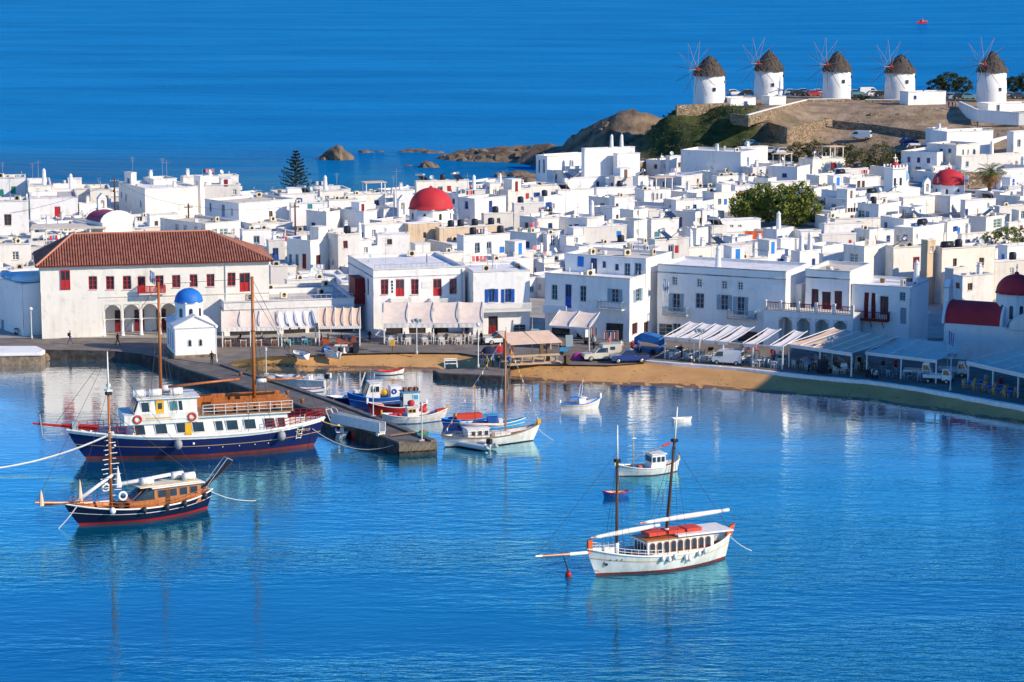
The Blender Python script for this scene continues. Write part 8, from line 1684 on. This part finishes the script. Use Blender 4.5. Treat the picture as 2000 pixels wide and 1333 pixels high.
def mini_truck(px, py, rz, label, m='car_white', z=ZQ):
    rt = thing('mini_truck', G(px, py, z), rz, label, 'truck'); w = 1.45
    side_body(rt, [(.5, .45), (1.6, .45), (1.65, .95), (1.25, 1.7), (.55, 1.74), (.48, 1.0)], w, m, 'cab', .1, 1.0); glass_side(rt, [(.65, 1.05), (1.42, 1.05), (1.15, 1.58), (.65, 1.6)], w, .1, 1.0); front_glass(rt, 1.63, 1.02, 1.29, 1.62, .62, .56)
    b = MB().box(-1.65, -.74, .62, .46, .74, .7).build('cargo_bed', m, rt)
    for y in (-.74, .70): MB().box(-1.65, y, .7, .46, y + .04, 1.0).build('bed_side', m, b)
    MB().box(-1.66, -.7, .701, -1.62, .7, 1.0).build('tailgate', m, b); wheelset(rt, (1.05, -1.05), w, .27); lights(rt, 1.63, -1.67, .52, .75); return rt
def car(px, py, rz, label, m, z, hatch=True):
    rt = thing('parked_car', G(px, py, z), rz, label, 'car', 'cars parked by the windmills'); w = 1.62
    side_body(rt, [(-1.85, .3), (1.9, .3), (1.95, .6), (1.75, .85), (.95, .95), (-1.75, .98), (-1.9, .7)], w, m, 'body'); side_body(rt, [(.95, .93), (.3, 1.42), (-1.1, 1.45), (-1.75, .96)], w - .08, m, 'cabin', .45, .95)
    glass_side(rt, [(.75, .98), (.25, 1.36), (-1.05, 1.39), (-1.5, .99)], w - .08, .45, .95); front_glass(rt, .93, .98, .34, 1.38, .64, .5); front_glass(rt, -1.74, .99, -1.13, 1.4, .6, .5, 'rear_window'); wheelset(rt, (1.2, -1.2), w, .3); lights(rt, 1.92, -1.9, .58, .62); return rt
def scooter(px, py, rz, label, m='car_white', z=ZQ, box=False):
    rt = thing('scooter', G(px, py, z), rz, label, 'scooter')
    for x in (.62, -.55): t = MB().tube((x, -.06, .25), (x, .06, .25), .25, .25, 14).build('wheel', 'black_rubber', rt)
    side_body(rt, [(-.75, .45), (-.3, .28), (.25, .28), (.38, .45), (.5, .95), (.42, .98), (.22, .45), (-.1, .42), (-.15, .72), (-.8, .75)], .34, m, 'body'); MB().box(-.75, -.15, .75, -.1, .15, .84).build('seat', 'dark', rt); m_ = MB(); m_.tube((.45, 0, .9), (.4, 0, 1.1), .03); m_.tube((.4, -.33, 1.1), (.4, .33, 1.1), .025); m_.build('handlebar', 'dark', rt); MB().tube((.62, 0, .25), (.46, 0, .9), .045).build('fork', 'galv', rt); MB().ball((.52, 0, .92), .1, 8, 5).build('headlight', 'foam_white', rt)
    if box: MB().box(-1.2, -.35, .55, -.45, .35, 1.2).build('delivery_box', 'white_paint', rt)
    return rt
pickup(1174, 704, math.pi + .22, 'white pickup with boxy camper top at the sand edge', 'car_cream', True); pickup(1228, 708, math.pi + .18, 'dark blue pickup in front of the white camper pickup', 'car_blue'); pickup(978, 672, math.pi + .3, 'white pickup parked behind the kiosk', 'car_white'); pickup(1046, 668, .2, 'pale blue pickup in the shade right of the blue-shuttered house', 'car_teal')
van(1422, 712, math.pi - .35, 'small white van parked on the kerb in the shade', 'car_white')
mini_truck(1793, 738, -.3, 'white mini truck, leftmost of three by the pale awning'); mini_truck(1832, 748, -.32, 'white mini truck in front, middle of three'); mini_truck(1862, 735, -.3, 'white mini truck farthest back by the church wall')
scooter(1352, 706, 1.1, 'white scooter parked beside the lamp'); scooter(1634, 729, 3.0, 'white delivery scooter with box by the kerb', 'car_white', ZQ, True); scooter(1698, 738, -1.2, 'left scooter of the pair by the kerb', 'car_dark'); scooter(1708, 739, -1.3, 'right scooter of the pair by the kerb', 'car_silver'); scooter(38, 655, -.5, 'silver scooter in the shade left of the town hall', 'car_silver'); scooter(1152, 672, .4, 'motor scooter beside the hanging clothes', 'car_dark')
def on_hill(px, py):
    Ys = np.arange(486, 600, .4); d = ray(px, py); T_ = Ys / d.y; zz = HC + d.z * T_; gz = hill(d.x * T_, Ys); k = np.nonzero(zz <= gz)[0]
    return float(gz[k[0]]) if len(k) else 15.7
van(1682, 272, -.45 + math.pi, 'white van parked alone in the yard under the hill wall', 'car_white', on_hill(1682, 272), 'van', 4.4)
for px, py, rz, m, lb in ((1433, 187, .3, 'car_white', 'white pickup-like car at the left end of the mill car park'), (1462, 187, .2, 'car_dark', 'dark car left of the second windmill'), (1546, 186, .1, 'car_silver', 'silver car just right of the second windmill'), (1560, 187, .2, 'car_dark', 'dark car third in the row between two windmills'), (1571, 185, .1, 'car_teal', 'teal car left of the red car'), (1590, 188, .3, 'car_red', 'red car between second and middle windmills'), (1600, 186, .1, 'car_silver', 'silver car touching the middle windmill'),
                       (1672, 187, .2, 'car_teal', 'teal car just right of the middle windmill'), (1708, 189, .2, 'car_white', 'white car left of the fourth windmill'), (1722, 189, .2, 'car_dark', 'dark car against the fourth windmill'), (1858, 194, .1, 'car_silver', 'silver car right of the low white annex'), (1876, 194, .1, 'car_dark', 'dark car second right of the annex'), (1892, 194, .1, 'car_teal', 'teal car left of the rightmost windmill'), (1973, 192, .1, 'car_silver', 'silver car right of the rightmost windmill'), (1990, 193, .1, 'car_dark', 'dark car at the far right of the mill car park'),
                       (1780, 296, .4, 'car_dark', 'black car in the shade under the hill wall'), (1775, 283, .4, 'car_blue', 'dark blue car behind the black one under the wall'), (1505, 300, .3, 'car_silver', 'silver car at the yard entrance'), (1530, 302, .3, 'car_white', 'white car right of the silver car at the yard entrance'), (1468, 286, .2, 'car_teal', 'teal car parked behind the house with the blue arched door')):
    car(px, py, rz, lb, m, on_hill(px, py))
van(1695, 186, .2, 'white van in the mill car park between two windmills', 'car_white', on_hill(1695, 186), 'van', 4.4)
fl = thing('flatbed_truck', G(1798, 292, on_hill(1798, 292)), .12, 'flatbed truck with long white load under the hill wall', 'truck'); MB().box(-2.6, -1, .7, 2.2, 1, .9).build('flatbed', 'brown', fl); MB().box(-2.6, -1, .9, 2.2, .2, 1.3).build('load', 'lime_bright', fl); MB().box(2.25, -.95, .5, 3.6, .95, 2.1).build('cab', 'car_dark', fl); wheelset(fl, (2.9, -1.6), 2.0, .42)

# ------------------------------------------------------------ people
def skin_mesh(name, joints, edges):
    me = bpy.data.meshes.new(name); me.from_pydata([j[0] for j in joints], edges, []); o = bpy.data.objects.new(name, me); col.objects.link(o)
    o.modifiers.new('skin', 'SKIN').use_smooth_shade = True
    for v, j in zip(me.skin_vertices[0].data, joints): v.radius = (j[1], j[2] if len(j) > 2 else j[1]); v.use_root = False
    me.skin_vertices[0].data[0].use_root = True
    o.modifiers.new('sub', 'SUBSURF').levels = 1
    dg = bpy.context.evaluated_depsgraph_get(); out = bpy.data.meshes.new_from_object(o.evaluated_get(dg)); bpy.data.objects.remove(o); out.name = name; return out
def pose(kind):
    V = Vector
    hip, kn, an = .92, .50, .08
    if kind == 'sit': hip = .48
    J = [(V((0, 0, hip)), .15, .11), (V((0, 0, hip + .25)), .145, .10), (V((0, .01, hip + .47)), .17, .10), (V((0, .0, hip + .58)), .06), (V((0, -.01, hip + .66)), .06), (V((0, -.02, hip + .74)), .10, .11), (V((0, -.01, hip + .83)), .09, .10)]
    E = [(0, 1), (1, 2), (2, 3), (3, 4), (4, 5), (5, 6)]
    for s in (-1, 1):
        k = len(J); sw = {'walk': .30 * s, 'stand': .03 * s, 'sit': 0}[kind]
        if kind == 'sit': J += [(V((s * .1, -.05, hip - .02)), .085), (V((s * .12, -.42, hip + .01)), .065), (V((s * .12, -.44, .1)), .045), (V((s * .12, -.58, .05)), .045, .03)]
        else: J += [(V((s * .09, 0, hip - .12)), .09), (V((s * .10, -sw * .45 - .02, kn)), .065), (V((s * .10, -sw + (.04 if kind == 'walk' and s < 0 else 0), an)), .045), (V((s * .11, -sw - .13, an - .03)), .045, .03)]
        E += [(0, k), (k, k + 1), (k + 1, k + 2), (k + 2, k + 3)]
        k = len(J); b = {'walk': -.22 * s, 'stand': .02, 'sit': .2}[kind]
        J += [(V((s * .20, 0, hip + .46)), .065), (V((s * .25, -b * .3 + .03, hip + .19)), .045), (V((s * .22, -b - .08, hip - .02 if kind != 'sit' else hip + .17)), .033), (V((s * .21, -b - .12, hip - .11 if kind != 'sit' else hip + .15)), .035, .022)]
        E += [(2, k), (k, k + 1), (k + 1, k + 2), (k + 2, k + 3)]
    return skin_mesh('body_' + kind, J, E), hip
POSE = {k: pose(k) for k in ('stand', 'walk', 'sit')}
def person(px, py, z, rz, label, top, legs, kind='stand', h=1.75, loc=None, bag=None):
    base, hip = POSE[kind]; me = base.copy(); me.materials.clear()
    for m in (legs, top, 'skin', 'hair', 'dark'): me.materials.append(MATS[m])
    for p in me.polygons:
        c = p.center; zz = c.z - hip
        if zz > .79 or (zz > .70 and c.y > .02): i = 3
        elif zz > .60: i = 2
        elif abs(c.x) > .19 and zz < .02 and kind != 'sit' and zz > -.2: i = 2
        elif zz > .02: i = 1
        elif c.z < .1: i = 4
        else: i = 0
        p.material_index = i; p.use_smooth = True
    o = link('person', me); o.location = loc or G(px, py, z); o.rotation_euler = (0, 0, rz); s = h / 1.78; o.scale = (s, s, s); tag(o, label, 'person')
    f = MB(); f.box(-.012, -.145, hip + .69, .012, -.105, hip + .735); f.build('nose', 'skin', o)
    if bag: MB().box(-.15, .1, hip + .12, .15, .26, hip + .5).build('backpack', bag, o)
    return o
person(137, 673, ZQ, math.pi / 2, 'person with dark backpack walking past the town hall', 'navy_cloth', 'denim', 'walk', 1.8, None, 'dark'); person(414, 713, 1.2, .1, 'person in dark clothes standing by the quay chapel', 'black_cloth', 'black_cloth')
person(942, 716, 1.2, .4, 'person in navy at the left of the slipway group', 'navy_cloth', 'denim'); person(951, 721, 1.0, -.8, 'person in tan top, second in the slipway group', 'tan_cloth', 'black_cloth', 'stand', 1.65); person(963, 718, 1.1, 1.2, 'person in pale blue shirt in the middle of the slipway group', 'blue_cloth', 'navy_cloth'); person(974, 721, 1.0, 2.6, 'person in black, fourth in the slipway group', 'black_cloth', 'denim', 'stand', 1.65); person(995, 720, 1.2, -.4, 'person in blue with light trousers right of the kiosk post', 'blue_cloth', 'olive_cloth'); person(986, 700, 1.2, .4, 'person in purple-blue behind the kiosk counter', 'tarp_blue', 'denim')
person(1213, 690, ZQ, .3, 'person in cream top behind the white camper pickup', 'white_cloth', 'tan_cloth'); person(1235, 692, ZQ, 2.8, 'person in red behind the dark blue pickup', 'red_cloth', 'black_cloth'); person(1247, 692, ZQ, -.5, 'person in pale blue behind the dark blue pickup', 'blue_cloth', 'denim'); person(722, 670, ZQ, .8, 'person in the dark alley left of the wide beige awning', 'black_cloth', 'black_cloth')
for px, py, top, lb, kd in ((838, 668, 'white_cloth', 'person in white seated third from left under the wide beige awning', 'sit'), (852, 664, 'black_cloth', 'waiter in black standing under the wide beige awning', 'stand'), (872, 668, 'tan_cloth', 'person in tan seated under the wide beige awning', 'sit'), (905, 667, 'pink_cloth', 'person in pink seated under the wide beige awning', 'sit'), (918, 666, 'white_cloth', 'person in white seated at the right tables of the wide beige awning', 'sit'), (932, 672, 'navy_cloth', 'left person in navy at the right awning post', 'stand'), (940, 673, 'black_cloth', 'person in black at the right awning post', 'stand'),
                           (628, 671, 'red_cloth', 'left person in red seated under the tan ribbed awning', 'sit'), (641, 671, 'orange', 'person in orange seated under the tan ribbed awning', 'sit'), (1462, 690, 'red_cloth', 'left seated person in red under the long slatted awning', 'sit'), (1476, 691, 'pink_cloth', 'seated person in pink under the long slatted awning', 'sit'), (1513, 708, 'blue_cloth', 'left standing person in blue at the slatted awning end', 'stand'), (1524, 709, 'white_cloth', 'standing person in white at the slatted awning end', 'stand'), (1508, 706, 'red_cloth', 'standing person in dark red at the slatted awning end', 'stand'), (1448, 697, 'white_cloth', 'person behind the parked white van', 'stand'), (1749, 728, 'red_cloth', 'person in bright red under the pale awning', 'stand'), (470, 668, 'navy_cloth', 'person in navy seated under the cream awning nearest the chapel', 'sit'), (512, 668, 'white_cloth', 'person in white seated under the cream awning nearest the chapel', 'sit'), (668, 670, 'black_cloth', 'person in black seated under the tan ribbed awning', 'sit'), (790, 668, 'blue_cloth', 'person in blue seated at the left tables of the wide beige awning', 'sit'), (1095, 690, 'tan_cloth', 'person in tan walking right of the kiosk', 'walk'), (1160, 682, 'white_cloth', 'person in white browsing in front of the corner shop', 'stand'), (1190, 684, 'pink_cloth', 'person in pink beside the long clothes rail', 'stand'), (1330, 700, 'navy_cloth', 'person in navy walking past the white menu board', 'walk'), (1580, 728, 'blue_cloth', 'person in blue walking along the kerb in the shade', 'walk'), (1575, 715, 'white_cloth', 'person in white seated under the tan flat awning', 'sit'), (1655, 722, 'tan_cloth', 'person in tan standing by the awning post near the delivery scooter', 'stand'), (1725, 722, 'navy_cloth', 'person in navy seated under the pale awning below the balcony', 'sit'), (1925, 750, 'white_cloth', 'person in white seated under the rightmost awning', 'sit'), (1955, 756, 'red_cloth', 'person in red seated under the rightmost awning', 'sit'), (560, 682, 'tan_cloth', 'person in tan walking past the turquoise chairs', 'walk'), (230, 676, 'red_cloth', 'person in red walking in front of the arcade', 'walk')):
    person(px, py, ZQ, random.uniform(-2, 2), lb, top, 'denim' if kd == 'sit' else 'black_cloth', kd)
W1 = S1.matrix_basis
person(0, 0, 0, 1.6, 'person in dark clothes on the foredeck of the passenger ship', 'navy_cloth', 'black_cloth', 'stand', 1.75, W1 @ Vector((8.9, 1.0, s1.dz(8.9)))); person(0, 0, 0, 1.9, 'person in pink shirt on the foredeck of the passenger ship', 'pink_cloth', 'denim', 'stand', 1.75, W1 @ Vector((8.2, 1.4, s1.dz(8.2))))
for px, py, top, lb in ((1853, 212, 'red_cloth', 'person in red left of the rightmost windmill'), (1860, 213, 'black_cloth', 'person in black left of the rightmost windmill'), (1866, 211, 'tan_cloth', 'person in tan left of the rightmost windmill'), (1909, 251, 'olive_cloth', 'lone person walking on the bare slope')):
    person(px, py, on_hill(px, py), random.uniform(-2, 2), lb, top, 'denim', 'walk' if px == 1909 else 'stand')
# Greek flags
def flag(px, py, z, h, label, base=None, w=1.3):
    p = base or G(px, py, z); r = thing('flag_pole', p, 0, label, 'flag'); MB().tube((0, 0, 0), (0, 0, h), .035, .025, 6).build('pole', 'white_paint', r)
    n = 9; fh = .16
    for k in range(n):
        rows = [[Vector((.06 + .14 * math.sin(i * 1.3) * .4 + i * .05, .1 * math.sin(i * 1.1), h - .05 - i * .23 - q * .12 - k * .02)) for q in (0, 1)] for i in range(6)]
        rows = [[Vector((.04 + (k + q) * .075, .09 * math.sin(i * 1.2 + k * .3), h - .05 - i * .26 - (k + q) * .05)) for q in (0, 1)] for i in range(7)]
        MB().grid(rows).build('flag_stripe', 'tarp_blue' if (k % 3) < 2 else 'canvas_white', r)
flag(283, 590, 5.5, 3.6, 'blue and white striped flag on the town hall balcony', TH.root.matrix_basis @ Vector((13.6, -.9, 5.0))); flag(1850, 735, ZQ, 5.4, 'blue and white striped flag beside the waterfront church'); flag(1297, 610, 5, 3.0, 'blue and white striped flag at the left balcony of the wide shaded house', HD.root.matrix_basis @ Vector((-.7, HD.a - 1.0, 4.6))); flag(1883, 385, 7, 4.2, 'blue and white striped flag beside the red dome near the palm')
# laundry and cloths on roofs
for px, py, z, m_, w, lb in ((1472, 452, 6.5, 'orange', 3.0, 'orange cloth hung over a roof rail below the tree clump'), (1628, 318, 8.6, 'dark_red', 1.0, 'dark red laundry hanging under the roof pergola'),):
    p = G(px, py, z); rt = thing('hung_cloth', p, .2, lb, 'cloth'); rows = [[Vector((x, .05 * math.sin(x * 5), -q)) for x in np.linspace(-w / 2, w / 2, 12)] for q in (0, .6, 1.3)]; MB().grid(rows).build('cloth', m_, rt); MB().tube((-w / 2 - .2, 0, .02), (w / 2 + .2, 0, .02), .03).build('rail', 'galv', rt); [MB().tube((x, 0, -1.8), (x, 0, .03), .03).build('post', 'galv', rt) for x in (-w / 2 - .2, w / 2 + .2)]
# ------------------------------------------------------------ labels for the houses: what sets each apart
LM = [('the town hall roof', 300, 470), ('the purple barrel roof', 213, 410), ('the dark conifer', 580, 335), ('the big red dome', 842, 385), ('the reed fence', 1120, 405), ('the long white seaside block', 1110, 310), ('the big green tree clump', 1510, 400),
      ('the pale blue dome', 1750, 320), ('the red dome near the palm', 1853, 345), ('the palm tree', 1932, 350), ('the church at the right edge', 1960, 590), ('the dark red balcony', 1690, 600), ('the wide shaded house', 1420, 560), ('the corner house with outer stairs', 1150, 580),
      ('the blue-shuttered house', 980, 570), ('the red-windowed house', 815, 560), ('the tan stone house', 830, 455), ('the parking yard', 1640, 280), ('the blue arched door', 1461, 317)]
ORD = ['nearest', 'second nearest', 'third nearest', 'fourth nearest', 'fifth nearest', 'sixth nearest', 'seventh nearest', 'eighth nearest', 'ninth nearest', 'tenth nearest', 'eleventh nearest', 'twelfth nearest', 'thirteenth nearest', 'fourteenth nearest', 'fifteenth nearest', 'sixteenth nearest', 'seventeenth nearest', 'eighteenth nearest', 'nineteenth nearest', 'twentieth nearest', 'twenty-first nearest', 'twenty-second nearest', 'twenty-third nearest', 'twenty-fourth nearest', 'twenty-fifth nearest', 'twenty-sixth nearest', 'twenty-seventh nearest']
CN = dict(r='red windows', R='red door', m='dark red shutters', M='dark red door', b='blue windows', B='blue door', C='bright blue door', d='white windows', k='brown windows', g='green shutters', s='blue shutters', t='glazed front', T='teal door', q='grey-blue windows', Q='grey-blue door', h='grey-blue shutters', e='red shutters', u='bright blue shutters', z='dark shopfront')
GN = dict(c='chimney', C='tall chimney', a='air conditioner', s='solar heater', k='black water tank', K='lying black tank', m='antenna', d='satellite dish', p='roof pergola', x='roof hut')
WN = dict(lime_white='white', lime_bright='bright white', lime_cream='cream', lime_grey='greyish white', lime_pink='pinkish', stone_tan='tan stone', wall_stone='brown stone')
bk = {}
for h in HOUSES:
    if h.lab: continue
    c = h.P + h.Rd * h.b / 2 + h.Ld * h.a / 2; x, y = proj((c.x, c.y, h.zg + h.h)); h.sp = (x, y)
    nm, lx, ly = min(LM, key=lambda l: (l[1] - x) ** 2 + ((l[2] - y) * 1.6) ** 2); dx, dy = x - lx, (y - ly) * 1.6
    rel = ('right of' if dx > 0 else 'left of') if abs(dx) > abs(dy) else ('in front of' if dy > 0 else 'behind')
    bk.setdefault((nm, rel), []).append((dx * dx + dy * dy, id(h), h))
for (nm, rel), lst in bk.items():
    for i, (_, _, h) in enumerate(sorted(lst)):
        ops = [o[4] for f in 'RL' for o in h.ops[f]]; wallc = WN.get([ch for ch in h.root.children if ch.name.startswith('wall')][0].data.materials[0].name, 'white')
        built = [ch.name.split('.')[0] for ch in h.root.children]
        ft = CN[ops[0]] if ops else next((n for n, k in (('solar heater', 'solar_panel'), ('black water tank', 'water_tank'), ('roof hut', 'stair_head'), ('chimney', 'chimney'), ('antenna', 'antenna'), ('satellite dish', 'dish_mast'), ('air conditioner', 'air_conditioner')) if k in built), 'plain blank walls')
        size = 'small ' if h.a * h.b < 28 else ('large ' if h.a * h.b > 75 else '')
        lb = f'{size}{wallc} house, {ft}, {ORD[min(i, 26)]} {rel} {nm}'
        if len(lb.split()) > 16: lb = f'{wallc} house, {ORD[min(i, 26)]} {rel} {nm}'
        h.root['label'] = lb
